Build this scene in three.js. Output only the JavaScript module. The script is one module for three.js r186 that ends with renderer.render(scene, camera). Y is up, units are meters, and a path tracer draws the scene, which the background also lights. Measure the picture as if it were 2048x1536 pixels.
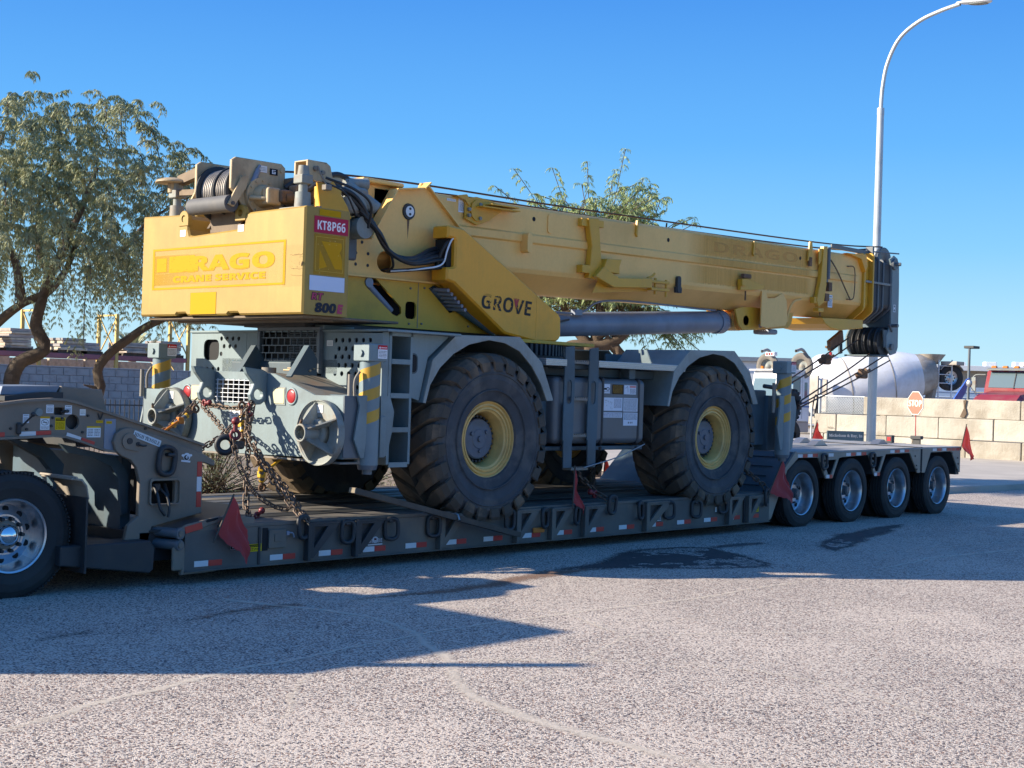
import * as THREE from 'three';
import { RoundedBoxGeometry } from 'three/addons/geometries/RoundedBoxGeometry.js';
import { mergeGeometries, toCreasedNormals } from 'three/addons/utils/BufferGeometryUtils.js';

// ---------------------------------------------------------------- camera, sky, sun, exposure
const scene = new THREE.Scene();
const camera = new THREE.PerspectiveCamera(30.26, 4 / 3, 0.3, 900);
{
  const r = new THREE.Vector3(0.67739972, 0.03084599, 0.73496813), u = new THREE.Vector3(-0.02385595, 0.9995161, -0.01996148);
  const f = new THREE.Vector3(0.73522821, 0.00401146, -0.67780778);
  camera.position.set(-11.03258, 1.80029, 10.49749);
  camera.setRotationFromMatrix(new THREE.Matrix4().makeBasis(r, u, f.negate()));
}

const SUN = new THREE.Vector3(-1, 0.55, -0.8).normalize();        // towards the sun
{
  const W = 1024, H = 512, d = new Float32Array(W * H * 4), v = new THREE.Vector3();
  const stops = [[0, .40, .56, .62], [.045, .30, .51, .63], [.10, .17, .41, .65], [.17, .092, .31, .64], [.27, .048, .205, .56], [.5, .035, .17, .50], [1, .025, .12, .38]];
  const K = 0.345;
  for (let j = 0; j < H; j++) for (let i = 0; i < W; i++) {
    const th = (i / W - 0.5) * 2 * Math.PI, ph = (j / H - 0.5) * Math.PI;
    v.set(Math.cos(ph) * Math.cos(th), Math.sin(ph), Math.cos(ph) * Math.sin(th));
    const e = Math.max(0, v.y); let c = stops[stops.length - 1];
    for (let k = 0; k < stops.length - 1; k++) if (e <= stops[k + 1][0]) {
      const a = stops[k], b = stops[k + 1], t = (e - a[0]) / (b[0] - a[0]);
      c = [0, 1, 2, 3].map(n => a[n] + (b[n] - a[n]) * t); break;
    }
    const s = Math.max(0, v.dot(SUN)), g = 0.55 * Math.pow(s, 8) + 0.9 * Math.pow(s, 48);
    let R = c[1] + g * 0.8, G = c[2] + g * 0.72, B = c[3] + g * 0.6;
    if (v.y < 0) { const t = Math.min(1, -v.y * 12); R += (0.22 - R) * t; G += (0.20 - G) * t; B += (0.18 - B) * t; }
    const o = (j * W + i) * 4; d[o] = R * K; d[o + 1] = G * K; d[o + 2] = B * K; d[o + 3] = 1;
  }
  const t = new THREE.DataTexture(d, W, H, THREE.RGBAFormat, THREE.FloatType);
  t.mapping = THREE.EquirectangularReflectionMapping; t.magFilter = THREE.LinearFilter; t.needsUpdate = true;
  scene.background = t; scene.environment = t;
}
const sun = new THREE.DirectionalLight(new THREE.Color(1, 0.89, 0.72), 2.25);
sun.position.copy(SUN).multiplyScalar(60); sun.castShadow = true; sun.shadow.radius = 1.2;
Object.assign(sun.shadow.camera, { left: -30, right: 30, top: 30, bottom: -30, near: 1, far: 140 });
sun.shadow.mapSize.set(4096, 4096);
scene.add(sun, sun.target);
const renderer = new THREE.WebGLRenderer({ antialias: true });
renderer.toneMapping = THREE.LinearToneMapping; renderer.toneMappingExposure = 4.6;
renderer.shadowMap.enabled = true;

// ---------------------------------------------------------------- helpers
let seed = 20240;
const rnd = () => { seed = (seed * 1664525 + 1013904223) >>> 0; return seed / 4294967296; };
const rr = (a, b) => a + (b - a) * rnd();
const V = (x, y, z) => new THREE.Vector3(x, y, z);
const used = {};
const numbered = n => { used[n] = (used[n] ?? -1) + 1; return used[n] ? n + '_' + String(used[n]).padStart(3, '0') : n; };
const BASE = new Map();
function T(name, label, category, base = [0, 0, 0], group) {       // a thing: group at its base
  const o = new THREE.Group(); o.name = numbered(name); o.position.set(...base); scene.add(o);
  o.userData = { label, category }; if (group) o.userData.group = group;
  BASE.set(o, base); return o;
}
function Gp(parent, name, label) { const g = new THREE.Group(); g.name = name; parent.add(g); BASE.set(g, BASE.get(parent) ?? [0, 0, 0]); if (label) g.userData.label = label; return g; }
function boxUV(g) {
  const p = g.attributes.position.array, n = g.attributes.normal.array, uv = new Float32Array(p.length / 3 * 2);
  for (let i = 0; i < p.length / 9; i++) {
    let X = 0, Y = 0, Z = 0;
    for (let k = 0; k < 3; k++) { const o = i * 9 + k * 3; X += n[o]; Y += n[o + 1]; Z += n[o + 2]; }
    X = Math.abs(X); Y = Math.abs(Y); Z = Math.abs(Z);
    for (let k = 0; k < 3; k++) {
      const o = i * 9 + k * 3, q = i * 6 + k * 2;
      if (Y > X && Y > Z) { uv[q] = p[o]; uv[q + 1] = p[o + 2]; } else if (X > Z) { uv[q] = p[o + 2]; uv[q + 1] = p[o + 1]; } else { uv[q] = p[o]; uv[q + 1] = p[o + 1]; }
    }
  }
  g.setAttribute('uv', new THREE.BufferAttribute(uv, 2));
}
function join(geos, keepUV) {
  const list = (Array.isArray(geos) ? geos.flat(9) : [geos]).map(g => { g = g.index ? g.toNonIndexed() : g.clone(); for (const k of Object.keys(g.attributes)) if (!['position', 'normal', 'uv', 'color'].includes(k)) g.deleteAttribute(k); if (!g.attributes.normal) g.computeVertexNormals(); g.morphAttributes = {}; return g; });
  const g = list.length > 1 ? mergeGeometries(list) : list[0];
  if (!keepUV) boxUV(g);
  return g;
}
function P(parent, name, geos, mat, label, keepUV) {               // a part or sub-part, authored in world coordinates
  const g = join(geos, keepUV), b = BASE.get(parent) ?? [0, 0, 0];
  g.translate(-b[0], -b[1], -b[2]);
  const m = new THREE.Mesh(g, mat); m.name = name; m.castShadow = m.receiveShadow = true;
  if (label) m.userData.label = label;
  BASE.set(m, b); parent.add(m); return m;
}
const PP = (parent, name, list, mat) => list.forEach(g => P(parent, name, g, mat));
function S(name, geos, mat, keepUV) { const m = new THREE.Mesh(join(geos, keepUV), mat); m.name = numbered(name); m.userData.kind = 'structure'; m.castShadow = m.receiveShadow = true; scene.add(m); return m; }
// geometry makers, world metres
const cube = (x0, x1, y0, y1, z0, z1) => new THREE.BoxGeometry(Math.abs(x1 - x0), Math.abs(y1 - y0), Math.abs(z1 - z0)).translate((x0 + x1) / 2, (y0 + y1) / 2, (z0 + z1) / 2);
const bx = (x0, x1, y0, y1, z0, z1, r = 0.008, s = 1) => new RoundedBoxGeometry(Math.abs(x1 - x0), Math.abs(y1 - y0), Math.abs(z1 - z0), s, Math.min(r, Math.abs(x1 - x0) / 2.01, Math.abs(y1 - y0) / 2.01, Math.abs(z1 - z0) / 2.01)).translate((x0 + x1) / 2, (y0 + y1) / 2, (z0 + z1) / 2);
function shape(pts, holes = []) {
  const s = pts.isShape ? pts : new THREE.Shape(pts.map(p => new THREE.Vector2(p[0], p[1])));
  for (const h of holes) s.holes.push(h.isPath || h.isShape ? h : new THREE.Path(h.map(p => new THREE.Vector2(p[0], p[1]))));
  return s;
}
function ext(pts, depth, { holes = [], b = 0, curve = 10 } = {}) {
  return new THREE.ExtrudeGeometry(shape(pts, holes), { depth: depth - 2 * b, bevelEnabled: b > 0, bevelSize: b, bevelThickness: b, bevelOffset: -b, bevelSegments: 1, curveSegments: curve }).translate(0, 0, b);
}
const pz = (pts, z0, z1, o) => ext(pts, z1 - z0, o).translate(0, 0, z0);                                   // (x,y) outline along z
const px = (pts, x0, x1, o) => ext(pts.isShape ? pts : pts.map(p => [p[0], p[1]]), x1 - x0, o).applyMatrix4(new THREE.Matrix4().set(0, 0, 1, x0, 0, 1, 0, 0, -1, 0, 0, 0, 0, 0, 0, 1)); // (-z,y) outline along x
const pzx = (pts, x0, x1, o = {}) => px(pts.map(p => [-p[0], p[1]]), x0, x1, { ...o, holes: (o.holes || []).map(h => h.map(p => [-p[0], p[1]])) });  // (z,y) outline along x
const py = (pts, y0, y1, o) => ext(pts.map(p => [p[0], -p[1]]), y1 - y0, o).rotateX(-Math.PI / 2).translate(0, y0, 0);  // (x,z) outline along y
const circ = (cx, cy, r, n = 16) => Array.from({ length: n }, (_, i) => [cx + r * Math.cos(i / n * 2 * Math.PI), cy + r * Math.sin(i / n * 2 * Math.PI)]);
const rrect = (x0, x1, y0, y1, r, n = 4) => { const o = []; for (const [cx, cy, a] of [[x1 - r, y1 - r, 0], [x0 + r, y1 - r, 1], [x0 + r, y0 + r, 2], [x1 - r, y0 + r, 3]]) for (let i = 0; i <= n; i++) { const t = (a + i / n) * Math.PI / 2; o.push([cx + r * Math.cos(t), cy + r * Math.sin(t)]); } return o; };
function cyl(a, b, r0, r1 = r0, n = 14, open = false) {
  const A = V(...a), B = V(...b), d = B.clone().sub(A), L = d.length();
  return new THREE.CylinderGeometry(r1, r0, L, n, 1, open).applyQuaternion(new THREE.Quaternion().setFromUnitVectors(V(0, 1, 0), d.normalize())).translate((A.x + B.x) / 2, (A.y + B.y) / 2, (A.z + B.z) / 2);
}
function bar(a, b, w, h) {
  const A = V(...a), B = V(...b), d = B.clone().sub(A), L = d.length(); d.normalize();
  const up = Math.abs(d.y) > 0.95 ? V(1, 0, 0) : V(0, 1, 0), s = V().crossVectors(up, d).normalize(), t = V().crossVectors(d, s);
  return new THREE.BoxGeometry(w, h, L).applyMatrix4(new THREE.Matrix4().makeBasis(s, t, d)).translate((A.x + B.x) / 2, (A.y + B.y) / 2, (A.z + B.z) / 2);
}
const tube = (pts, r, seg = 24, rad = 7, closed = false, tension = 0.5) => new THREE.TubeGeometry(new THREE.CatmullRomCurve3(pts.map(p => V(...p)), closed, 'centripetal', tension), seg, r, rad, closed);
const lat = (prof, n = 36) => new THREE.LatheGeometry(prof.map(p => new THREE.Vector2(p[0], p[1])), n).rotateX(Math.PI / 2);
const latC = (prof, n) => toCreasedNormals(lat(prof, n), .45);   // (radius, z), around z
const tor = (R, r, n = 20, m = 7) => new THREE.TorusGeometry(R, r, m, n);

// ---------------------------------------------------------------- procedural textures and materials
function noise(p, s) {                                             // periodic value noise, period p
  const h = new Float32Array(p * p); let q = s * 7919 + 13;
  for (let i = 0; i < h.length; i++) { q = (q * 1664525 + 1013904223) >>> 0; h[i] = q / 4294967296; }
  return (x, y) => {
    x = ((x % p) + p) % p; y = ((y % p) + p) % p;
    const i = Math.floor(x), j = Math.floor(y), a = x - i, b = y - j, u = a * a * (3 - 2 * a), w = b * b * (3 - 2 * b), i1 = (i + 1) % p, j1 = (j + 1) % p;
    return (h[j * p + i] * (1 - u) + h[j * p + i1] * u) * (1 - w) + (h[j1 * p + i] * (1 - u) + h[j1 * p + i1] * u) * w;
  };
}
function fbm(p, s, oct = 4, gain = 0.5) {
  const n = Array.from({ length: oct }, (_, k) => noise(p << k, s + k * 31)); let tot = 0, a = 1; for (let k = 0; k < oct; k++) { tot += a; a *= gain; }
  return (x, y) => { let v = 0, a = 1, f = 1; for (let k = 0; k < oct; k++) { v += a * n[k](x * p * f, y * p * f); a *= gain; f *= 2; } return v / tot; };
}
const smooth = (a, b, x) => { x = Math.min(1, Math.max(0, (x - a) / (b - a))); return x * x * (3 - 2 * x); };
const enc = v => Math.round(255 * (v <= 0.0031308 ? 12.92 * Math.max(0, v) : 1.055 * Math.pow(Math.min(1, v), 1 / 2.4) - 0.055));
function texPair(size, metres, fn, wantBump = true) {              // fn(u,v) -> [r,g,b,height] in linear values
  const c = new Uint8Array(size * size * 4), hgt = wantBump ? new Uint8Array(size * size * 4) : null;
  for (let j = 0; j < size; j++) for (let i = 0; i < size; i++) {
    const q = fn((i + .5) / size, (j + .5) / size), o = (j * size + i) * 4;
    c[o] = enc(q[0]); c[o + 1] = enc(q[1]); c[o + 2] = enc(q[2]); c[o + 3] = 255;
    if (hgt) { hgt[o] = hgt[o + 1] = hgt[o + 2] = Math.round(255 * Math.min(1, Math.max(0, q[3] ?? .5))); hgt[o + 3] = 255; }
  }
  const mk = (a, srgb) => { const t = new THREE.DataTexture(a, size, size); t.wrapS = t.wrapT = THREE.RepeatWrapping; t.magFilter = THREE.LinearFilter; t.minFilter = THREE.LinearMipmapLinearFilter; t.generateMipmaps = true; if (srgb) t.colorSpace = THREE.SRGBColorSpace; t.repeat.set(1 / metres, 1 / metres); t.needsUpdate = true; return t; };
  return [mk(c, true), hgt ? mk(hgt, false) : null];
}
let mseed = 3;
function paint({ c, dirt = [.12, .09, .06], d = .3, v = .25, streak = .3, rust = 0, rough = .5, metal = 0, bump = .0015, size = 256, m = 2, clear = 0 }) {
  const s = mseed += 5, a = fbm(4, s, 5), b = fbm(3, s + 1, 6, .6), st = noise(64, s + 2), st2 = noise(4, s + 3), f = noise(128, s + 4);
  const [map, bm] = texPair(size, m, (x, y) => {
    const n = a(x, y), k = smooth(.45, .75, b(x, y)) * d, sv = (st(x * 64, y * 4) * st2(x * 4, y * 4)) * streak, w = 1 + v * (n - .5) * 2 + (f(x * 128, y * 128) - .5) * .06;
    const q = Math.min(1, k + sv * .6), ru = rust * smooth(.62, .78, b(x + .37, y + .11));
    return [0, 1, 2].map(i => { let z = c[i] * w; z += (dirt[i] - z) * q; return z + ([.16, .06, .025][i] - z) * ru; }).concat([.5 + (n - .5) * .5 + (f(x * 128, y * 128) - .5) * .3]);
  }, bump > .0025);
  return new THREE.MeshPhysicalMaterial({ map, ...(bm ? { bumpMap: bm, bumpScale: bump } : {}), roughness: rough, metalness: metal, clearcoat: clear, clearcoatRoughness: .3 });
}
const flat = (c, rough = .6, metal = 0) => new THREE.MeshStandardMaterial({ color: new THREE.Color().setRGB(...c), roughness: rough, metalness: metal });
const M = {
  cw: paint({ c: [.365, .24, .048], dirt: [.31, .165, .03], d: .42, v: .14, streak: .6, rough: .52, rust: .03, m: 2.2, size: 512 }),  // crane yellow, kept darker here for the sunlit counterweight
  boom: paint({ c: [.87, .51, .15], dirt: [.60, .33, .07], d: .45, v: .09, streak: .2, rough: .45, rust: .03, m: 2.6, size: 512 }),  // lighter copy of the crane yellow, lifting the shaded boom side by colour
  cream: paint({ c: [.52, .40, .235], dirt: [.16, .10, .05], d: .5, v: .12, rough: .55, rust: .25, m: 1.1 }),
  fresh: paint({ c: [.66, .345, .025], dirt: [.40, .22, .05], d: .25, v: .08, streak: .15, rough: .42, m: 1.8 }),
  olive: paint({ c: [.64, .37, .035], dirt: [.30, .19, .03], d: .35, v: .1, streak: .2, rough: .5, m: 1.6 }),
  glossy: paint({ c: [.84, .37, .020], dirt: [.5, .28, .03], d: .3, v: .06, rough: .42, m: 1.4 }),
  grey: paint({ c: [.185, .245, .262], dirt: [.10, .10, .09], d: .35, v: .12, streak: .3, rough: .5, rust: .06, m: 1.7, size: 512 }),
  navy: paint({ c: [.062, .112, .148], dirt: [.05, .05, .045], d: .4, v: .15, rough: .55, m: 1.6 }),
  tank: paint({ c: [.105, .125, .145], dirt: [.11, .10, .09], d: .4, v: .1, rough: .4, m: 1.3 }),
  lift: paint({ c: [.21, .25, .33], dirt: [.12, .12, .12], d: .35, v: .1, rough: .4, m: 1.5 }),
  dusty: paint({ c: [.21, .20, .175], dirt: [.28, .16, .09], d: .5, v: .25, rough: .75, rust: .25, m: .9 }),
  float: paint({ c: [.25, .275, .26], dirt: [.22, .15, .09], d: .6, v: .2, rough: .65, rust: .35, m: .6 }),
  rim: paint({ c: [.74, .49, .16], dirt: [.20, .12, .05], d: .3, v: .1, rough: .45, rust: .12, m: .8 }),
  hub: paint({ c: [.10, .125, .17], dirt: [.08, .07, .06], d: .5, v: .15, rough: .45, m: .5 }),
  tyre: paint({ c: [.050, .053, .060], dirt: [.135, .125, .115], d: .6, v: .5, streak: 0, rough: .8, bump: .003, m: .8 }),
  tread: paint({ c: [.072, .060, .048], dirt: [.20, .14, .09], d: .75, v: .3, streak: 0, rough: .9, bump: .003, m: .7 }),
  treadsun: paint({ c: [.14, .10, .062], dirt: [.20, .145, .09], d: .75, v: .3, streak: 0, rough: .9, bump: .003, m: .7 }),  // lighter copy of tread for the far wheels, sunlight put into its brown
  roadtyre: paint({ c: [.020, .021, .023], dirt: [.06, .055, .05], d: .35, v: .25, streak: 0, rough: .75, m: .9 }),
  trailer: paint({ c: [.108, .104, .097], dirt: [.19, .15, .11], d: .65, v: .3, streak: .35, rough: .6, rust: .1, m: 1.9, size: 512 }),
  neck: paint({ c: [.195, .158, .122], dirt: [.25, .195, .145], d: .6, v: .22, streak: .3, rough: .62, rust: .08, m: 1.5, size: 512 }),
  skirt: paint({ c: [.30, .26, .21], dirt: [.17, .13, .10], d: .5, v: .2, streak: .4, rough: .6, m: 1.4 }),
  roller: paint({ c: [.105, .105, .11], dirt: [.16, .14, .12], d: .4, v: .2, rough: .7, m: .5 }),
  grime: paint({ c: [.17, .12, .075], dirt: [.07, .05, .04], d: .6, v: .3, rough: .7, m: .5 }),
  black: paint({ c: [.026, .029, .034], dirt: [.05, .045, .04], d: .4, v: .3, rough: .55, m: .9 }),
  deck: paint({ c: [.12, .11, .10], dirt: [.26, .21, .15], d: .6, v: .35, streak: .1, rough: .8, rust: .15, m: 1.2 }),
  deckgrey: paint({ c: [.34, .33, .32], dirt: [.16, .14, .12], d: .5, v: .2, streak: .1, rough: .7, m: 2.3 }),
  alu: paint({ c: [.62, .63, .66], dirt: [.28, .27, .26], d: .35, v: .08, rough: .28, metal: .9, m: .7, bump: .0004 }),
  chrome: flat([.85, .86, .88], .05, 1),
  checker: null,
  chain: paint({ c: [.13, .10, .08], dirt: [.20, .11, .06], d: .6, v: .4, rough: .55, metal: .5, m: .3, bump: 0 }),
  rusty: paint({ c: [.135, .075, .045], dirt: [.25, .16, .09], d: .5, v: .4, rough: .85, m: .4 }),
  rope: paint({ c: [.060, .036, .026], dirt: [.11, .06, .035], d: .5, v: .3, rough: .7, metal: .3, m: .3 }),
  cable: paint({ c: [.26, .24, .22], dirt: [.10, .08, .06], d: .5, v: .3, rough: .5, metal: .6, m: .4 }),
  hose: paint({ c: [.016, .018, .022], dirt: [.05, .045, .04], d: .3, v: .2, rough: .45, m: .5 }),
  yellow: flat([.62, .36, .02], .5), red: flat([.45, .025, .02], .5), white: flat([.72, .74, .76], .45),
  reflR: flat([.48, .03, .025], .35), reflW: flat([.62, .64, .66], .35), lampR: flat([.36, .025, .03], .3), lampC: flat([.62, .58, .36], .35), amber: flat([.55, .17, .02], .3),
  dark: flat([.008, .009, .011], .8), steel: flat([.35, .35, .36], .4, .8), hookred: flat([.17, .018, .022], .45),
  wood: paint({ c: [.075, .06, .048], dirt: [.13, .10, .07], d: .5, v: .4, streak: .6, rough: .85, m: .8 }),
  glassd: new THREE.MeshPhysicalMaterial({ color: new THREE.Color(.12, .17, .19), roughness: .08, metalness: .0, clearcoat: 1 }),
};
{
  const nz = noise(32, 77); const [map, bm] = texPair(128, .085, (x, y) => { const a = (Math.floor(x * 4) + Math.floor(y * 4)) % 2, u = (x * 4) % 1 - .5, w = (y * 4) % 1 - .5, p = a ? u + w : u - w, q = a ? u - w : u + w, k = smooth(.30, .18, Math.abs(p)) * smooth(.5, .38, Math.abs(q)); const t = .42 + .22 * k + (nz(x * 32, y * 32) - .5) * .1; return [t, t * .98, t * .94, k]; });
  M.checker = new THREE.MeshStandardMaterial({ map, bumpMap: bm, bumpScale: .004, metalness: .75, roughness: .38 });
}
// decals: one sheet of printed marks
const sheet = document.createElement('canvas'); sheet.width = sheet.height = 2048;
const ctx = sheet.getContext('2d'); const sheetTex = new THREE.CanvasTexture(sheet); sheetTex.colorSpace = THREE.SRGBColorSpace;
M.decal = new THREE.MeshPhysicalMaterial({ map: sheetTex, transparent: true, roughness: .6, specularIntensity: .3 });
let sx = 4, sy = 4, sh = 0;
function print(w, h, draw) {                                       // draws on a free rectangle, returns its uv
  if (sx + w + 6 > 2048) { sx = 4; sy += sh + 6; sh = 0; }
  ctx.save(); ctx.beginPath(); ctx.translate(sx, sy); ctx.rect(0, 0, w, h); ctx.clip(); draw(ctx, w, h); ctx.restore();
  const r = [sx / 2048, 1 - (sy + h) / 2048, (sx + w) / 2048, 1 - sy / 2048]; sx += w + 6; sh = Math.max(sh, h); return r;
}
function quad(r, w, h) { const g = new THREE.PlaneGeometry(w, h), u = g.attributes.uv; for (let i = 0; i < 4; i++) u.setXY(i, u.getX(i) ? r[2] : r[0], u.getY(i) ? r[3] : r[1]); return g; }
const onZ = (r, x0, x1, y0, y1, z, rot = 0) => quad(r, x1 - x0, y1 - y0).rotateZ(rot).translate((x0 + x1) / 2, (y0 + y1) / 2, z);
const onX = (r, z0, z1, y0, y1, x) => quad(r, Math.abs(z1 - z0), y1 - y0).rotateY(-Math.PI / 2).translate(x, (y0 + y1) / 2, (z0 + z1) / 2);    // faces -x
const decal = (parent, name, geo, label) => { const m = P(parent, name, geo, M.decal, label, true); m.castShadow = false; return m; };
function words(c, t, x, y, size, font = 'bold', fill = '#000', fam = 'sans-serif', maxw) { c.fillStyle = fill; c.font = font + ' ' + size + 'px ' + fam; c.textAlign = 'center'; c.textBaseline = 'middle'; c.fillText(t, x, y, maxw); }
function scribble(c, x, y, w, h, n, col = '#555') { c.fillStyle = col; for (let i = 0; i < n; i++) { let q = x; const yy = y + (i + .2) * h / n, hh = Math.max(1, h / n * .45); while (q < x + w) { const l = Math.min(rr(3, 12), x + w - q); c.fillRect(q, yy, l, hh); q += l + rr(2, 4); } } }
const lab = {
  note: print(60, 80, (c, w, h) => { c.fillStyle = '#dfe3e8'; c.fillRect(0, 0, w, h); scribble(c, 8, 6, w - 16, 12, 1); scribble(c, 8, 26, w - 16, h - 34, 7); }),
  small: print(64, 56, (c, w, h) => { c.fillStyle = '#e6e6e0'; c.fillRect(0, 0, w, h); c.strokeStyle = '#b9a'; c.strokeRect(1, 1, w - 2, h - 2); scribble(c, 8, 12, w - 16, 34, 3, '#999'); }),
  danger: print(96, 110, (c, w, h) => { c.fillStyle = '#e8e8ea'; c.fillRect(0, 0, w, h); c.fillStyle = '#c1272d'; c.fillRect(0, 0, w, 34); c.fillStyle = '#fff'; c.beginPath(); c.moveTo(10, 27); c.lineTo(19, 9); c.lineTo(28, 27); c.fill(); words(c, 'DANGER', 61, 19, 15, 'bold', '#fff'); scribble(c, 8, 44, w - 16, 58, 5); }),
  yel: print(80, 96, (c, w, h) => { c.fillStyle = '#e3bd1a'; c.fillRect(0, 0, w, h); c.fillStyle = '#161410'; c.fillRect(4, 8, w - 8, 20); words(c, 'WARNING', w / 2, 18, 14, 'bold', '#e3bd1a'); scribble(c, 6, 36, w - 12, 54, 6, '#2a2410'); }),
  caution: print(96, 60, (c, w, h) => { c.fillStyle = '#cdb31e'; c.fillRect(0, 0, w, h); c.fillStyle = '#111'; c.fillRect(6, 5, w - 12, 20); words(c, 'CAUTION', w / 2, 15, 15, 'bold', '#cdb31e'); scribble(c, 8, 32, w - 16, 22, 2, '#222'); }),
  nosmoke: print(72, 96, (c, w, h) => { c.fillStyle = '#dfe2e4'; c.fillRect(0, 0, w, h); c.fillStyle = '#d2a21a'; c.fillRect(0, 0, w, 14); c.strokeStyle = '#555'; c.lineWidth = 3; c.beginPath(); c.ellipse(w / 2, 42, 27, 20, 0, 0, 7); c.moveTo(18, 28); c.lineTo(55, 56); c.stroke(); c.fillStyle = '#444'; c.fillRect(20, 40, 34, 5); scribble(c, 6, 72, w - 12, 18, 2); }),
  spec: print(110, 84, (c, w, h) => { c.fillStyle = '#d9dde0'; c.fillRect(0, 0, w, h); c.fillStyle = '#d8ae1c'; c.fillRect(0, 0, w, 12); scribble(c, 8, 20, w / 2 - 12, 56, 5); scribble(c, w / 2 + 4, 20, w / 2 - 12, 56, 5); }),
  strip: print(80, 26, (c, w, h) => { c.fillStyle = '#d5a81a'; c.fillRect(0, 0, w, h); scribble(c, 8, 8, w - 16, 10, 1, '#6b5310'); }),
  plate: print(96, 100, (c, w, h) => { c.fillStyle = '#17181a'; c.fillRect(0, 0, w, h); c.strokeStyle = '#c8c8c8'; c.lineWidth = 2; c.strokeRect(2, 2, w - 4, h - 4); c.fillStyle = '#c9cbcd'; for (let i = 0; i < 5; i++) c.fillRect(rr(10, 40), 16 + i * 16, rr(30, 48), 9); }),
};
// ---------------------------------------------------------------- ground, road, pavement
{
  const N = 460, cx = new Float32Array(N * N), cy = new Float32Array(N * N), cr = new Float32Array(N * N), ck = new Float32Array(N * N);
  for (let i = 0; i < N * N; i++) { cx[i] = rnd(); cy[i] = rnd(); cr[i] = rr(.34, .72); ck[i] = rnd(); }
  const big = fbm(3, 7, 5), pat = fbm(6, 12, 4, .55), fine = noise(1024, 8), pal = [[.075, .062, .068], [.115, .088, .085], [.20, .115, .085], [.30, .255, .22], [.60, .54, .46], [.048, .042, .050]];
  const [map, bm] = texPair(2048, 6.2, (x, y) => {                 // stone chips in a pale dusty binder
    const gx = x * N, gy = y * N, ix = Math.floor(gx), iy = Math.floor(gy); let best = 9, id = 0;
    for (let a = -1; a <= 1; a++) for (let b = -1; b <= 1; b++) { const q = ((iy + b + N) % N) * N + (ix + a + N) % N, dx = gx - ix - a - cx[q], dy = gy - iy - b - cy[q], d = Math.hypot(dx * (1 + (ck[q] - .5) * .6), dy) / cr[q]; if (d < best) { best = d; id = q; } }
    const b = big(x, y), dust = smooth(.40, .66, pat(x, y)), f = fine(x * 1024, y * 1024), on = smooth(1.05, .8, best) * (ck[id] > .20 + dust * .24 ? 1 : .1), c = pal[Math.floor(ck[id] * 577) % 6], k = .50 + (b - .5) * .14 + (f - .5) * .12;
    return [k * 1.12 * (1 - on) + c[0] * on, k * .94 * (1 - on) + c[1] * on, k * .775 * (1 - on) + c[2] * on, .62 - on * .35 + smooth(1, .2, best) * on * .45 + (f - .5) * .2];
  });
  const asphalt = new THREE.MeshStandardMaterial({ map, bumpMap: bm, bumpScale: .010, roughness: .92 });
  const dirt = paint({ c: [.27, .20, .14], dirt: [.12, .09, .06], d: .5, v: .4, streak: 0, rough: .95, bump: .02, m: 3, size: 512 });
  const conc = paint({ c: [.43, .385, .33], dirt: [.26, .23, .20], d: .35, v: .16, streak: 0, rough: .9, bump: .004, m: 4.1, size: 512 });
  S('ground', new THREE.PlaneGeometry(1600, 1600).rotateX(-Math.PI / 2).translate(0, -.06, 0), dirt);
  S('road', py([[-120, -4.2], [12.5, -4.2], [13.6, -3.6], [14.3, -2.6], [15.2, -2.3], [19, -2.0], [26, -1.9], [60, -1.9], [60, 60], [-120, 60]], -.3, 0), asphalt);
  const K = [[-120, -4.2], [12.5, -4.2], [13.6, -3.6], [14.3, -2.6], [15.2, -2.3], [19, -2.0], [26, -1.9], [60, -1.9]];
  const off = d => K.map(([x, z], i) => [x, z - d * (i > 3 ? 1 : 1)]);
  S('kerb', py([...K, ...off(.17).reverse()], -.2, .13, { b: .015 }), conc);
  S('pavement', py([...off(.175), [60, -40], [16, -40], [13, -6.2], [-120, -6.2]], -.2, .105), conc);
  S('planting_strip', py([[-120, -6.2], [12.98, -6.2], [15.9, -39], [-120, -39]], -.2, .085), dirt);
  // seams filled with sand, wet patches and rust runs, kept on one thin sheet over the road
  const X0 = -9.5, X1 = 12.5, Z0 = -.2, Z1 = 8.8, TW = 2048, TH = 840, px4 = new Uint8Array(TW * TH * 4), w1 = fbm(9, 61, 5, .6), w2 = fbm(14, 67, 4, .6), gr = noise(1024, 70);
  const crv = (pts, n = 60, closed = false) => new THREE.CatmullRomCurve3(pts.map(p => V(p[0], 0, p[1])), closed).getPoints(n).map(p => [p.x, p.z]);
  const trails = [[[[-8.2, 3.95], [-7.6, 3.75], [-5.3, 3.2], [-3.2, 3.05], [-.5, 3.2], [2.6, 3.05], [9, 3.2], [12.4, 3.3]], .03, .6], [[[-4.0, .9], [-3.7, 2.2], [-4.1, 3.4], [-5.0, 4.6], [-5.25, 5.6], [-5.3, 7.2], [-5.2, 8.6]], .05, .55], [[[-3.4, 1.1], [-2.9, 2.1], [-2.3, 3.0], [-2.6, 3.9]], .022, .5], [[[-4.3, 3.9], [-3.2, 5.0], [-3.0, 5.9], [-3.4, 6.9]], .018, .5], [[[-2.6, 3.5], [-.2, 4.2], [1.4, 3.6], [3.6, 4.6]], .014, .4], [[[1.9, 3.3], [4, 4.3], [6, 5.6]], .014, .4], [[[-6.2, 4.4], [-5.2, 3.6], [-3.9, 4.2], [-3.3, 5.2]], .015, .45], [[[-4.6, 4.6], [-3.6, 4.4], [-2.6, 4.1], [-1.2, 4.9], [.4, 5.0]], .016, .5], [[[2.5, 2.9], [4.5, 2.4], [8, 2.9]], .013, .4]].map(([p, w, a]) => [crv(p, 70), w, a]);
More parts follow.
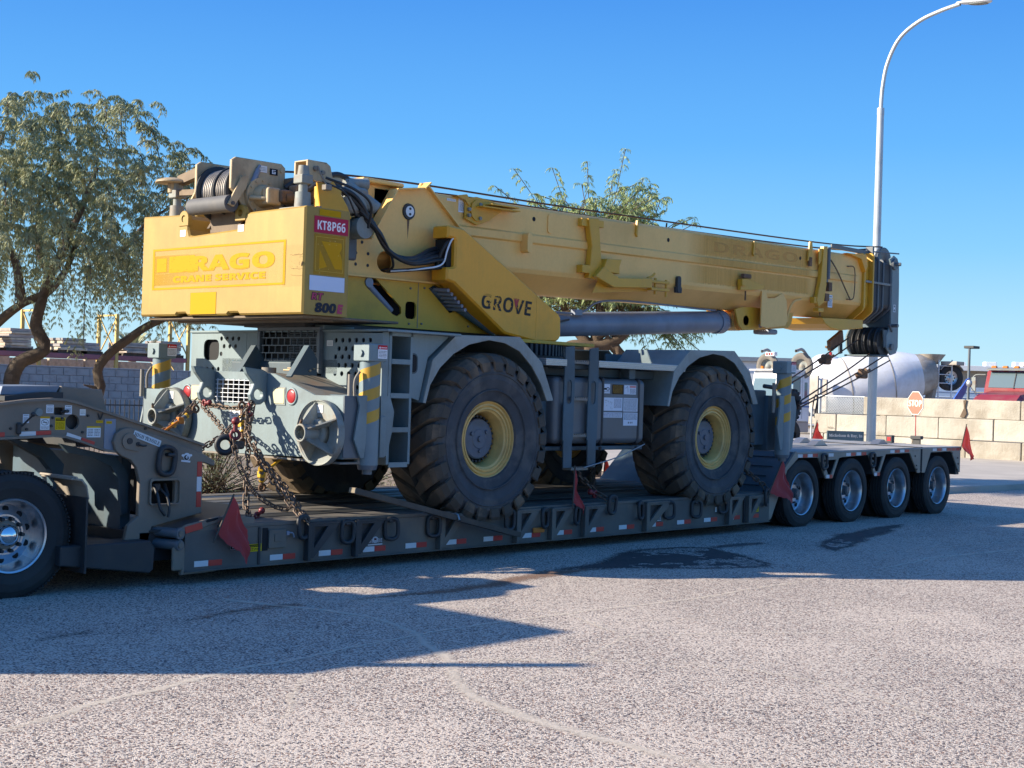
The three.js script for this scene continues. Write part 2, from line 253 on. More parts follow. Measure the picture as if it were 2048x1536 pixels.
  const blobs = [[[[-.3, 1.15], [.6, 1.5], [1.3, 2.05], [2.0, 2.25], [2.55, 1.75], [3.0, .75], [2.4, .45], [1.5, .55], [.6, .9]], [.060, .048, .045], .96, .16], [[[4.1, 1.9], [5.2, 1.65], [6.6, 1.15], [7.2, .95], [7.0, .7], [5.6, .95], [4.6, 1.35]], [.07, .058, .055], .9, .2], [[[6.5, 1.0], [8, .75], [8.3, .6], [6.9, .65]], [.08, .066, .06], .85, .12], [[[2.9, .87], [4.1, .92], [4.1, .8], [3, .75]], [.09, .08, .075], .8, .1],
    [[[-3.4, 1.58], [-2.6, 1.66], [-1.8, 1.64], [-1, 1.6], [-.3, 1.46], [.3, 1.3], [-.4, 1.12], [-1.2, 1.27], [-2.4, 1.42]], [.22, .125, .08], .75, .3], [[[-5.0, 1.57], [-4.4, 1.52], [-3.7, 1.5], [-3.7, 1.36], [-4.6, 1.40]], [.19, .115, .08], .7, .2], [[[-6.1, 1.64], [-5.6, 1.57], [-5.6, 1.46], [-6.0, 1.53]], [.19, .12, .09], .6, .15], [[[-2.9, 7.6], [-2.2, 7.0], [-1.6, 6.9], [-1.9, 7.4], [-2.5, 8.0]], [.16, .12, .10], .45, .3]].map(([p, c, a, wv]) => [crv(p, 70, true), c, a, wv]);
  const inside = (x, z, p) => { let q = false; for (let i = 0, j = p.length - 1; i < p.length; j = i++) if ((p[i][1] > z) !== (p[j][1] > z) && x < (p[j][0] - p[i][0]) * (z - p[i][1]) / (p[j][1] - p[i][1]) + p[i][0]) q = !q; return q; };
  const dist = (x, z, p, closed) => { let m = 1e9; for (let i = closed ? 0 : 1, j = closed ? p.length - 1 : 0; i < p.length; j = i++) { const dx = p[i][0] - p[j][0], dz = p[i][1] - p[j][1], t = Math.min(1, Math.max(0, ((x - p[j][0]) * dx + (z - p[j][1]) * dz) / (dx * dx + dz * dz + 1e-9))), d = (x - p[j][0] - t * dx) ** 2 + (z - p[j][1] - t * dz) ** 2; if (d < m) m = d; } return Math.sqrt(m); };
  const box = p => [Math.min(...p.map(q => q[0])) - .5, Math.max(...p.map(q => q[0])) + .5, Math.min(...p.map(q => q[1])) - .5, Math.max(...p.map(q => q[1])) + .5];
  for (const t of trails) t.box = box(t[0]); for (const t of blobs) t.box = box(t[0]);
  for (let j = 0; j < TH; j++) for (let i = 0; i < TW; i++) {
    const x = X0 + (i + .5) / TW * (X1 - X0), z = Z1 - (j + .5) / TH * (Z1 - Z0), u = i / TW, v = j / TH, n = w1(u, v * .42) - .5, m = w2(u + .3, v * .42) - .5, g = gr(u * 1024, v * 430); let A = 0, C = [.74, .65, .53];
    for (const t of trails) { const b = t.box; if (x < b[0] || x > b[1] || z < b[2] || z > b[3]) continue; const d = dist(x + n * .34, z + m * .34, t[0], false), a = t[2] * smooth(t[1] * 1.5, t[1] * .4, d + (g - .5) * .05 + Math.abs(n) * t[1] * 2) * smooth(-.40, -.10, m + .35 * n); if (a > A) A = a; }
    for (const t of blobs) { const b = t.box; if (x < b[0] || x > b[1] || z < b[2] || z > b[3]) continue; const X = x + n * t[3] * 4, Z = z + m * t[3] * 2, d = dist(X, Z, t[0], true) * (inside(X, Z, t[0]) ? 1 : -1), a = t[2] * smooth(-.03, .12 * (1 + t[3]), d + (g - .5) * .10) * (.78 + .5 * w2(u * 3 % 1, v * 1.3 % 1) * (g > .3 ? 1 : .6)); if (a > .02) { const k = a / (a + A * (1 - a)); C = C.map((q, c) => q + (t[1][c] - q) * k); A = a + A * (1 - a); } }
    const o = (j * TW + i) * 4, s = .85 + g * .3; px4[o] = enc(C[0] * s); px4[o + 1] = enc(C[1] * s); px4[o + 2] = enc(C[2] * s); px4[o + 3] = Math.round(255 * A);
  }
  const st = new THREE.DataTexture(px4, TW, TH); st.colorSpace = THREE.SRGBColorSpace; st.magFilter = THREE.LinearFilter; st.needsUpdate = true;
  S('road_stains', new THREE.PlaneGeometry(X1 - X0, Z1 - Z0).rotateX(-Math.PI / 2).translate((X0 + X1) / 2, .0025, (Z0 + Z1) / 2), new THREE.MeshStandardMaterial({ map: st, transparent: true, roughness: .8 }), true);
}

// ---------------------------------------------------------------- the crane
const crane = T('mobile_crane', 'large yellow and blue grey rough terrain crane chained down on the flat trailer', 'crane', [0, .515, -1.5]);
// wheels
function tyreLathe(R, hw, rin, groove, n) {
  const pr = [[rin, -hw * .74], [rin + .02, -hw * .84], [R * .74, -hw], [R * .86, -hw * .99], [R * .955, -hw * .84]];
  if (groove) for (let k = 0; k < 5; k++) { const a = -.74 + k * .37, d = .045; if (k) pr.push([R * .994, (a - d) * hw], [R * .962, (a - d * .6) * hw], [R * .962, (a + d * .6) * hw], [R * .994, (a + d) * hw]); else pr.push([R * .985, a * hw]); }
  else pr.push([R * .985, -hw * .6], [R * .99, 0], [R * .985, hw * .6]);
  if (groove) pr.push([R * .985, hw * .74]);
  pr.push([R * .955, hw * .84], [R * .86, hw * .99], [R * .74, hw], [rin + .02, hw * .84], [rin, hw * .74]);
  return lat(pr, n);
}
function lug(a0, side, R, hw) {                                    // one bar of a big tyre's tread, shoulder to crown
  const st = [[1.0, .80, 0], [1.0, .90, .01], [.93, .965, .03], [.78, 1.0, .06], [.40, 1.005, .15], [.0, 1.008, .27]];
  const pos = [], idx = [], wid = [.085, .092, .10, .105, .098, .07];
  st.forEach(([z, r, da], i) => {
    const w = wid[i], c = a0 + da, r1 = (r - (i < 2 ? .0 : .075)) * R, zz = z * hw * side * (i < 2 ? .985 : 1), zo = z * hw * side * (i < 2 ? 1.045 : 1);
    for (const [aa, rad, zq] of [[c - w, r1, zz], [c - w * .86, r * R, zo], [c + w * .86, r * R, zo], [c + w, r1, zz]]) pos.push(rad * Math.cos(aa), rad * Math.sin(aa), zq);
    if (i) for (let k = 0; k < 3; k++) { const p = (i - 1) * 4 + k, q = i * 4 + k; side > 0 ? idx.push(p, p + 1, q, q, p + 1, q + 1) : idx.push(p, q, p + 1, q, q + 1, p + 1); }
  });
  const e = (st.length - 1) * 4; side > 0 ? idx.push(e, e + 1, e + 2, e, e + 2, e + 3, 0, 2, 1, 0, 3, 2) : idx.push(e, e + 2, e + 1, e, e + 3, e + 2, 0, 1, 2, 0, 2, 3);
  const g = new THREE.BufferGeometry(); g.setAttribute('position', new THREE.Float32BufferAttribute(pos, 3)); g.setIndex(idx);
  const f = g.toNonIndexed(); f.computeVertexNormals(); f.setAttribute('uv', new THREE.Float32BufferAttribute(new Float32Array(f.attributes.position.count * 2), 2)); return f;
}
function squash(g, deckZ) {                                        // the tyre's weight on the deck
  const p = g.attributes.position;
  for (let i = 0; i < p.count; i++) {
    const z = p.getZ(i), f = z < deckZ ? -.742 : -.742 - .12 * smooth(deckZ, deckZ + .07, z), y = p.getY(i);
    if (y < f) { p.setY(i, f + (y - f) * .03); p.setX(i, p.getX(i) * 1.015); if (z > deckZ - .1) p.setZ(i, z + .02); }
  }
  g.computeVertexNormals(); return g;
}
function craneWheel(treadMat) {
  const w = new THREE.Group(); w.name = 'wheel';
  const R = .925, hw = .37, lugs = [];
  for (let i = 0; i < 25; i++) { lugs.push(lug(i / 25 * Math.PI * 2, 1, R, hw), lug((i + .5) / 25 * Math.PI * 2, -1, R, hw)); }
  const tg = tyreLathe(R * .945, hw, .40, false, 90);
  P(w, 'tyre', squash(tg.toNonIndexed(), .27), M.tyre);
  P(w, 'sidewall_ring', lat([[.52, hw * .955], [.525, hw * .985], [.535, hw * .985], [.54, hw * .96]], 60), M.tyre); P(w, 'sidewall_ring', lat([[.70, hw * .985], [.705, hw * 1.02], [.715, hw * 1.02], [.72, hw * .985]], 60), M.tyre);
  P(w, 'tread', squash(join(lugs), .27), treadMat);
  P(w, 'rim', latC([[.40, .18], [.42, .25], [.428, .28], [.418, .292], [.403, .288], [.395, .262], [.386, .258], [.380, .275], [.364, .278], [.356, .256], [.346, .252], [.341, .268], [.326, .270], [.318, .250], [.302, .240], [.290, .205], [.282, .12], [.278, -.06], [.20, -.08]], 72), M.rim);
  P(w, 'hub', [latC([[0, .165], [.10, .165], [.11, .158], [.205, .152], [.218, .14], [.226, -.08]], 40), cyl([0, 0, .16], [0, 0, .185], .035, .03, 12), ...[0, 1, 2].map(k => cyl([.13 * Math.cos(k * 2.1 + .6), .13 * Math.sin(k * 2.1 + .6), .15], [.13 * Math.cos(k * 2.1 + .6), .13 * Math.sin(k * 2.1 + .6), .178], .024, .02, 10))], M.hub);
  P(w, 'wheel_bolts', Array.from({ length: 28 }, (_, k) => cyl([.243 * Math.cos(k * Math.PI / 14), .243 * Math.sin(k * Math.PI / 14), -.07], [.243 * Math.cos(k * Math.PI / 14), .243 * Math.sin(k * Math.PI / 14), .125], .016, .016, 6)), M.black);
  return w;
}
{
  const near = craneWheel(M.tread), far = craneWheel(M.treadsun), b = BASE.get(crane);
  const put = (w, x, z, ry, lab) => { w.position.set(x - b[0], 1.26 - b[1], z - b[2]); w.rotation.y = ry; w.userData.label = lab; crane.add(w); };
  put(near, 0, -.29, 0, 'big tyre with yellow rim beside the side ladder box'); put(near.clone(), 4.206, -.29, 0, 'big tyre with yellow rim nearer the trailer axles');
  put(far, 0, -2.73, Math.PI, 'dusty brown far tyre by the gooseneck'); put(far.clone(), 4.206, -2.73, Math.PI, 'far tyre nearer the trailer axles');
}
// axles and chassis
P(crane, 'axle', [cyl([0, 1.26, -.5], [0, 1.26, -2.5], .13), bx(-.25, .25, 1.05, 1.45, -1.75, -1.25, .05), bx(-.16, .16, 1.16, 1.36, -2.4, -.6, .03)], M.rim);
P(crane, 'axle', [cyl([4.2, 1.26, -.5], [4.2, 1.26, -2.5], .13), bx(3.95, 4.45, 1.05, 1.45, -1.75, -1.25, .05), bx(4.04, 4.36, 1.16, 1.36, -2.4, -.6, .03)], M.rim);
P(crane, 'chassis_frame', [bx(-1.9, 5.75, 1.30, 2.02, -2.02, -1.0, .02), bx(.95, 3.1, 1.12, 1.98, -2.6, -.72, .03), bx(5.2, 5.6, 1.15, 1.9, -2.9, -.1, .02), bx(-1.6, 5.6, 1.9, 2.06, -2.6, -.62, .01), cube(-1.44, -.6, 1.7, 2.3, -2.9, -.62)], M.navy);
// rear body
{
  const body = [[.19, 1.69], [-.24, 1.69], [-.87, 1.885], [-1.1, 1.90], [-1.95, 1.90], [-2.17, 1.885], [-2.80, 1.69], [-3.2, 1.69], [-3.2, 1.03], [.19, 1.09]];
  const slot = rrect(-1.83, -1.235, 1.585, 1.815, .05);
  P(crane, 'rear_plate', pzx(body, -2.2, -2.17, { holes: [slot], b: .004 }), M.grey);
  P(crane, 'rear_box', [pzx(body, -2.17, -2.0, { holes: [slot] }), pzx([[.186, 1.688], [-.24, 1.688], [-.87, 1.883], [-2.17, 1.883], [-2.80, 1.688], [-3.196, 1.688], [-3.196, 1.66], [-2.81, 1.66], [-2.2, 1.85], [-.84, 1.85], [-.23, 1.66], [.186, 1.66]], -2.0, -1.6), cube(-2.0, -1.9, 1.05, 1.66, .14, .186), cube(-2.0, -1.6, 1.05, 1.66, -3.19, -3.14)], M.dusty);
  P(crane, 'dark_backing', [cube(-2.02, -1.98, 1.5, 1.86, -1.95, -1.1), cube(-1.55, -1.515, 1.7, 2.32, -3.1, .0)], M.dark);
  const bars = []; for (let k = 0; k < 7; k++) bars.push(cyl([-2.212, 1.575, -1.81 + k * .092], [-2.212, 1.825, -1.81 + k * .092], .006, .006, 5)); for (let k = 0; k < 6; k++) bars.push(cyl([-2.216, 1.59 + k * .044, -1.84], [-2.216, 1.59 + k * .044, -1.225], .0045, .0045, 5));
  P(crane, 'grille', bars, M.white);
  P(crane, 'end_plate', bx(-2.2, -1.88, 1.10, 1.695, .187, .205, .004), M.tank); P(crane, 'end_plate', bx(-2.2, -1.88, 1.10, 1.695, -3.215, -3.2, .004), M.tank);
  P(crane, 'bottom_flange', [bx(-2.215, -1.9, 1.04, 1.06, -3.2, .19, .004)], M.dusty);
  // perforated hood panels and radiator grille
  const dots = (z0, n, y0, rows) => { const o = []; for (let r = 0; r < rows; r++) for (let k = 0; k < n - (r % 2); k++) o.push(circ(z0 + k * .105 + (r % 2) * .052, y0 - r * .085, .026, 10)); return o; };
  P(crane, 'hood_panel', pzx([[-.88, 1.87], [-.88, 2.335], [.05, 2.32], [.05, 1.66], [-.26, 1.66]], -1.6, -1.585, { holes: [...dots(-.66, 6, 2.25, 5), ...dots(-.42, 4, 1.775, 1)] }), M.grey);
  P(crane, 'hood_panel', pzx([[-2.16, 1.87], [-2.16, 2.35], [-3.19, 2.36], [-3.19, 1.66], [-2.78, 1.66]], -1.6, -1.585, { holes: [rrect(-2.95, -2.66, 2.03, 2.26, .07), ...dots(-2.62, 4, 2.27, 3).slice(0, 8).filter(c => c[0][0] > -2.6), ...dots(-2.98, 7, 1.93, 1), ...dots(-2.93, 6, 1.84, 1), ...dots(-2.50, 3, 2.015, 1)] }), M.grey);
  P(crane, 'hood_panel', [pzx([[-1.87, 1.88], [-1.87, 2.36], [-2.155, 2.35], [-2.155, 1.88]], -1.6, -1.58), bx(-1.62, -.6, 2.335, 2.36, -3.2, .15, .006), bx(-1.62, -1.2, 2.36, 2.41, -1.9, -.84, .01)], M.grey);
  P(crane, 'radiator_frame', [bx(-1.66, -1.6, 2.35, 2.39, -1.9, -.85), bx(-1.66, -1.6, 1.90, 1.955, -1.9, -.85), bx(-1.66, -1.6, 1.955, 2.35, -1.9, -1.85), bx(-1.66, -1.6, 1.955, 2.35, -.90, -.85), ...[0, 1, 2, 3].map(k => cube(-1.64, -1.625, 2.03 + k * .08, 2.04 + k * .08, -1.85, -.9)), ...Array.from({ length: 5 }, (_, r) => Array.from({ length: 9 }, (_, k) => cube(-1.64, -1.626, 1.96 + r * .08, 2.03 + r * .08, -1.82 + k * .105 + (r % 2) * .05, -1.812 + k * .105 + (r % 2) * .05)))], M.tank);
  P(crane, 'radiator_slats', Array.from({ length: 24 }, (_, k) => cube(-1.60, -1.57, 1.965 + k * .016, 1.970 + k * .016, -1.42, -.9)), M.tank);
  P(crane, 'hood_side', [cube(-1.583, -1.513, 1.66, 2.33, .028, .047), cube(-1.583, -1.513, 1.66, 2.33, -3.2, -3.18)], M.grey);
  // towing lugs
  const lugOut = [[-2.2, 1.90], [-2.26, 1.925], [-2.48, 1.945], [-2.45, 1.88], [-2.36, 1.78], [-2.375, 1.735], [-2.405, 1.67], [-2.38, 1.60], [-2.33, 1.57], [-2.27, 1.575], [-2.2, 1.62]];
  for (const z of [-1.02, -1.89]) { P(crane, 'towing_lug', pz(lugOut, z - .03, z + .03, { holes: [circ(-2.30, 1.675, .055, 14)], b: .008 }), M.grey); P(crane, 'boom_rest', [pz([[-2.17, 1.88], [-1.98, 2.16], [-1.94, 2.16], [-1.85, 2.05], [-1.85, 1.88]], z - .02 + .36, z + .02 + .36, { b: .004 }), bar([-2.19, 1.86, z + .36], [-1.97, 2.18, z + .36], .08, .02)], M.navy); }
  P(crane, 'filler_cap', cyl([-2.1, 1.88, -1.1], [-2.1, 1.95, -1.1], .075, .075, 18), M.dusty);
  P(crane, 'sight_rods', [cyl([-1.95, 1.93, -1.05], [-1.95, 1.93, -.62], .01), cyl([-1.9, 1.95, -1.05], [-1.9, 1.95, -.62], .008)], M.cream);
  for (const z of [-.59, -2.36]) { const t = P(crane, 'tail_light', [lat([[0, .02], [.05, .018], [.068, .008], [.07, 0]], 24).rotateY(-Math.PI / 2).translate(-2.2, 1.667, z)], M.lampR); P(t, 'bezel', tor(.078, .012, 24).rotateY(Math.PI / 2).translate(-2.203, 1.667, z), M.grey); }
  for (const z of [-.79, -2.19]) { const t = P(crane, 'reverse_light', bx(-2.214, -2.2, 1.59, 1.74, z - .09, z + .09, .03, 3), M.lampC); P(t, 'bezel', bx(-2.208, -2.198, 1.575, 1.755, z - .105, z + .105, .03, 3), M.float); }
  decal(crane, 'label', onX(lab.small, -1.6, -1.42, 1.41, 1.53, -2.204)); decal(crane, 'label', onX(lab.small, -.80, -.70, 2.19, 2.25, -1.604));
}
// outriggers: box, jack, foot, and the two pads hung on the rear plate
function outrigger(x, z, s, top, h) {
  const o = Gp(crane, 'outrigger');
  const stripe = M.jack;
  P(o, 'jack_tube', cyl([x, 1.03, z], [x, top - .16, z], .102, .102, 32, true), stripe, undefined, true);
  P(o, 'jack_head', [bx(x - .12, x + .11, top - .17, top, z - .115, z + .115, .012), cyl([x - .14, top - .09, z], [x - .119, top - .09, z], .036, .03, 6)], M.grey);
  P(o, 'jack_foot', [cyl([x, .985, z], [x, 1.03, z], .09, .10, 20), cyl([x, .94, z], [x, .985, z], .05, .05, 12)], M.tank);
  P(o, 'beam_box', [bx(x - .13, x + .14, 1.08, h, z - .75 * s, z - .16 * s, .01)], M.navy);
  P(o, 'jack_bracket', [pz([[x - .02, h], [x - .20, h], [x - .17, h - .1], [x - .23, h - .42], [x - .14, 1.1], [x - .10, 1.1]], z + .05 * s - .01, z + .05 * s + .012), pz([[x + .14, h], [x + .26, h], [x + .32, h - .15], [x + .30, h - .35], [x + .24, 1.12], [x + .16, 1.1]], z - .01, z + .012), bx(x + .13, x + .20, 1.1, h - .2, z - .1, z + .03, .006)], M.grey);
  P(o, 'hydraulic_pipe', [tube([[x - .17, 1.65, z - .02], [x - .17, top - .35, z - .02], [x - .13, top - .27, z]], .014, 10), cyl([x - .25, 1.6, z], [x - .25, top - .3, z], .022)], M.dusty);
  decal(o, 'warning_label', onZ(lab.danger, x - .01, x + .11, top - .14, top - .01, z + .118));
  return o;
}
{
  const n = fbm(4, 900, 4);
  const [map] = texPair(512, 1, (x, y) => { const t = (y * 4.6 - x * 1 + 6.55) % 1, k = n(x, y), st = t > .5 && y > .36 && k > .2; const c = st ? [.50, .285, .03] : [.16, .215, .24]; const w = .8 + k * .4; return c.map(q => q * w); }, false);
  map.repeat.set(1, 1); M.jack = new THREE.MeshStandardMaterial({ map, roughness: .45 });
}
const ors = [outrigger(-1.87, .18, 1, 2.2, 1.7), outrigger(5.68, .12, 1, 2.3, 1.83), outrigger(-1.98, -3.2, -1, 2.2, 1.7)];
function pad(z, y) {
  const o = Gp(crane, 'outrigger_pad'), f = g => g.rotateY(-Math.PI / 2).translate(-2.27, y, z);
  P(o, 'disc', f(lat([[0, 0], [.29, 0], [.305, .012], [.315, .03], [.312, .0], [.315, -.05], [.30, -.055], [0, -.055]], 48)), M.float);
  P(o, 'socket', [cyl([-2.3, y, z], [-2.50, y, z], .085, .075, 20, true), cyl([-2.31, y, z], [-2.46, y, z], .07, .06, 20, true), f(tor(.078, .012, 20).translate(0, 0, .232)), f(lat([[0, .001], [.15, .001], [.12, .06], [.085, .06]], 24))], M.float);
  P(o, 'gusset', [0, 1, 2, 3, 4].map(k => { const a = k * 1.2566 + .5, g = ext([[.06, 0], [.295, 0], [.295, .02], [.10, .21], [.06, .21]], .014).translate(0, 0, -.008).rotateX(Math.PI / 2); g.rotateZ(a); return f(g); }), M.float);
  P(o, 'retaining_pin', [cyl([-2.46, y + .08, z - .06], [-2.56, y + .13, z + .09], .013)], M.rusty);
  decal(o, 'paper_tag', onX(lab.small, z - .045, z + .045, y + .19, y + .27, -2.275));
}
pad(-.07, 1.33); pad(-2.56, 1.40);
// fenders
{
  const out = [[-1.025, 1.641], [-.903, 2.084], [-.574, 2.351], [.406, 2.378], [.781, 2.112], [.995, 1.693]];
  const arch = [[.885, 1.685], [.78, 1.87], [.62, 2.06], [.41, 2.22], [.17, 2.30], [-.08, 2.32], [-.38, 2.26], [-.61, 2.15], [-.80, 2.0], [-.93, 1.82], [-.985, 1.635]];
  const inner = [[.983, 1.686], [.771, 2.104], [.40, 2.366], [-.57, 2.339], [-.892, 2.079], [-1.012, 1.641]];
  for (const dx of [0, 4.165]) {
    const t = a => a.map(p => [p[0] + dx, p[1] + (dx ? .018 : 0)]), o = Gp(crane, 'fender', dx ? 'fender nearer the trailer axles' : 'fender beside the ladder box');
    P(o, 'arch_plate', pz(t([...out, ...arch]), .03, .05, { b: .003 }), M.fend ??= paint({ c: [.27, .30, .29], dirt: [.16, .14, .11], d: .45, v: .15, streak: .3, rough: .55, rust: .2, m: 1.1 }));
    P(o, 'top_plate', pz(t([...out, ...inner]), -.98, .03), dx ? M.lift2 ?? M.navy2 ?? M.grey : M.grey);
    P(o, 'inner_guard', [cube(-1.0 + dx, .98 + dx, 1.70, 2.3, -.99, -.97)], M.navy);
    const f = a => a.map(p => [p[0] + dx, p[1] + (dx ? .018 : 0)]), o2 = Gp(crane, 'fender', dx ? 'far side fender nearer the trailer axles' : 'far side fender above the dusty tyre');
    P(o2, 'arch_plate', pz(f([...out, ...arch]), -3.09, -3.07), M.grey); P(o2, 'top_plate', pz(f([...out, ...inner]), -3.07, -2.05), M.grey);
  }
  // step box beside the first fender
  const sb = Gp(crane, 'step_box'); const sx0 = -1.51, sx1 = -1.19;
  P(sb, 'side_plate', [cube(sx0, sx0 + .035, 1.02, 2.35, -.34, .05), cube(sx1 - .03, sx1, 1.02, 2.35, -.34, .05), cube(sx0, sx1, 2.30, 2.36, -.34, .05), cube(sx0, sx1, 1.02, 2.3, -.36, -.34)], M.grey);
  for (const y of [2.04, 1.70, 1.36, 1.01]) P(sb, 'step', [cube(sx0 + .036, sx1 - .031, y, y + .012, -.33, .048), cube(sx0 + .036, sx1 - .031, y - .02, y + .03, .04, .052)], M.grey);
  P(crane, 'fender_filler', [pz([[-1.19, 2.36], [-.60, 2.355], [-.93, 2.10], [-1.04, 1.66], [-1.19, 1.70]], -.02, .0), pz([[-1.19, 2.36], [-.60, 2.355], [-.62, 2.33], [-1.19, 2.335]], -.6, .0)], M.grey);
  P(crane, 'handhold', pz(rrect(-1.19, -1.07, 1.93, 2.14, .055), .0, .004, { holes: [rrect(-1.175, -1.085, 1.945, 2.125, .04)] }), M.navy);
  P(crane, 'handhold_opening', pz(rrect(-1.175, -1.085, 1.945, 2.125, .04), .001, .003), M.dark);
}
// tank, ladder and walkway
{
  const tk = P(crane, 'fuel_tank', bx(1.10, 2.79, 1.20, 1.97, -.62, -.02, .07, 4), M.tank);
  for (const x of [1.23, 1.93, 2.62]) { P(tk, 'strap', [bx(x, x + .05, 1.19, 1.98, -.63, -.008, .055, 4), cube(x + .02, x + .03, 1.12, 1.19, -.04, -.03), cyl([x + .025, 1.12, -.035], [x + .025, 1.16, -.035], .022, .022, 6)], M.black); }
  P(crane, 'tank_shelf', [bx(1.05, 2.85, 1.12, 1.17, -.7, -.1, .01), cube(.9, 1.1, 1.1, 1.9, -.72, -.15)], M.navy);
  const sheetLab = (w, h, f) => print(w, h, (c, a, b) => { c.fillStyle = '#d5dae4'; c.fillRect(0, 0, a, b); c.strokeStyle = '#666'; c.strokeRect(2, 2, a - 4, b - 4); f(c, a, b); });
  decal(tk, 'label', onZ(sheetLab(56, 80, (c, w, h) => { c.fillStyle = '#222'; c.fillRect(6, 34, 18, 16); c.lineWidth = 5; c.strokeStyle = '#222'; c.beginPath(); c.arc(37, 42, 11, 0, 7); c.stroke(); scribble(c, 6, 58, 44, 14, 2); }), 1.955, 2.085, 1.79, 1.905, -.016));
  decal(tk, 'label', onZ(print(90, 80, (c, w, h) => { c.fillStyle = '#3a2c18'; c.fillRect(0, 0, w, h); scribble(c, 6, 6, w - 12, h - 12, 7, '#b98a3a'); }), 2.125, 2.335, 1.785, 1.90, -.016));
  decal(tk, 'label', onZ(sheetLab(110, 84, (c, w, h) => { c.fillStyle = '#d98c86'; c.fillRect(52, 6, 54, 18); scribble(c, 54, 32, 50, 44, 5); c.strokeStyle = '#333'; c.lineWidth = 2; c.beginPath(); c.moveTo(14, 30); c.lineTo(34, 14); c.lineTo(38, 66); c.stroke(); }), 2.345, 2.585, 1.785, 1.90, -.016));
  decal(tk, 'label', onZ(sheetLab(170, 120, (c, w, h) => { c.strokeStyle = '#444'; for (let i = 0; i < 14; i++) { c.beginPath(); c.arc(rr(12, 76), rr(20, 100), rr(3, 9), 0, rr(2, 6)); c.stroke(); } scribble(c, 94, 10, 66, 84, 10, '#667'); }), 1.96, 2.33, 1.585, 1.745, -.016));
  decal(tk, 'label', onZ(sheetLab(130, 130, (c, w, h) => scribble(c, 8, 8, w - 16, h - 16, 14, '#555')), 2.34, 2.625, 1.58, 1.745, -.016));
  decal(tk, 'label', onZ(sheetLab(170, 50, (c, w, h) => scribble(c, 8, 8, w - 16, h - 16, 3, '#556')), 1.96, 2.33, 1.505, 1.57, -.016));
  decal(tk, 'label', onZ(sheetLab(130, 120, (c, w, h) => { scribble(c, 8, 8, w - 16, 60, 6, '#555'); words(c, 'B-01', w / 2, 92, 22, 'bold', '#333'); }), 2.345, 2.63, 1.41, 1.57, -.016));
  const ld = Gp(crane, 'ladder');
  const rail = x0 => pz([[x0, 2.30], [x0 + .15, 2.32], [x0 + .17, 1.9], [x0 + .165, 1.25], [x0 + .15, 1.24], [x0 + .155, .93], [x0 + .01, .93], [x0 + .0, 1.24], [x0 - .015, 1.25], [x0 - .01, 1.95]], .02, .04, { holes: [rrect(x0 + .035, x0 + .12, 1.66, 1.93, .042)], b: .003 });
  P(ld, 'rail', rail(1.20), M.navyl ?? M.navy); P(ld, 'rail', rail(1.63), M.navy);
  for (const y of [2.12, 1.70, 1.28, .90]) P(ld, 'rung', [cube(1.36, 1.66, y, y + .025, -.10, .03), ...Array.from({ length: 7 }, (_, k) => cube(1.37 + k * .04, 1.39 + k * .04, y + .025, y + .04, .005, .03))], M.dusty);
  P(crane, 'walkway', [bx(.86, 1.22, 2.085, 2.165, -.55, .045, .006), bx(1.79, 3.50, 2.09, 2.17, -.75, .045, .006)], M.checker);
  P(crane, 'walkway_bracket', [bx(2.5, 2.62, 1.97, 2.09, -.2, -.06), bx(1.22, 1.79, 2.06, 2.12, -.6, -.05), bx(.9, 3.6, 1.98, 2.08, -.9, -.25)], M.navy);
  P(crane, 'brake_cable', tube([[2.72, 1.19, .03], [2.2, 1.05, .06], [1.55, .93, .06]], .008, 12, 5), M.steel);
}
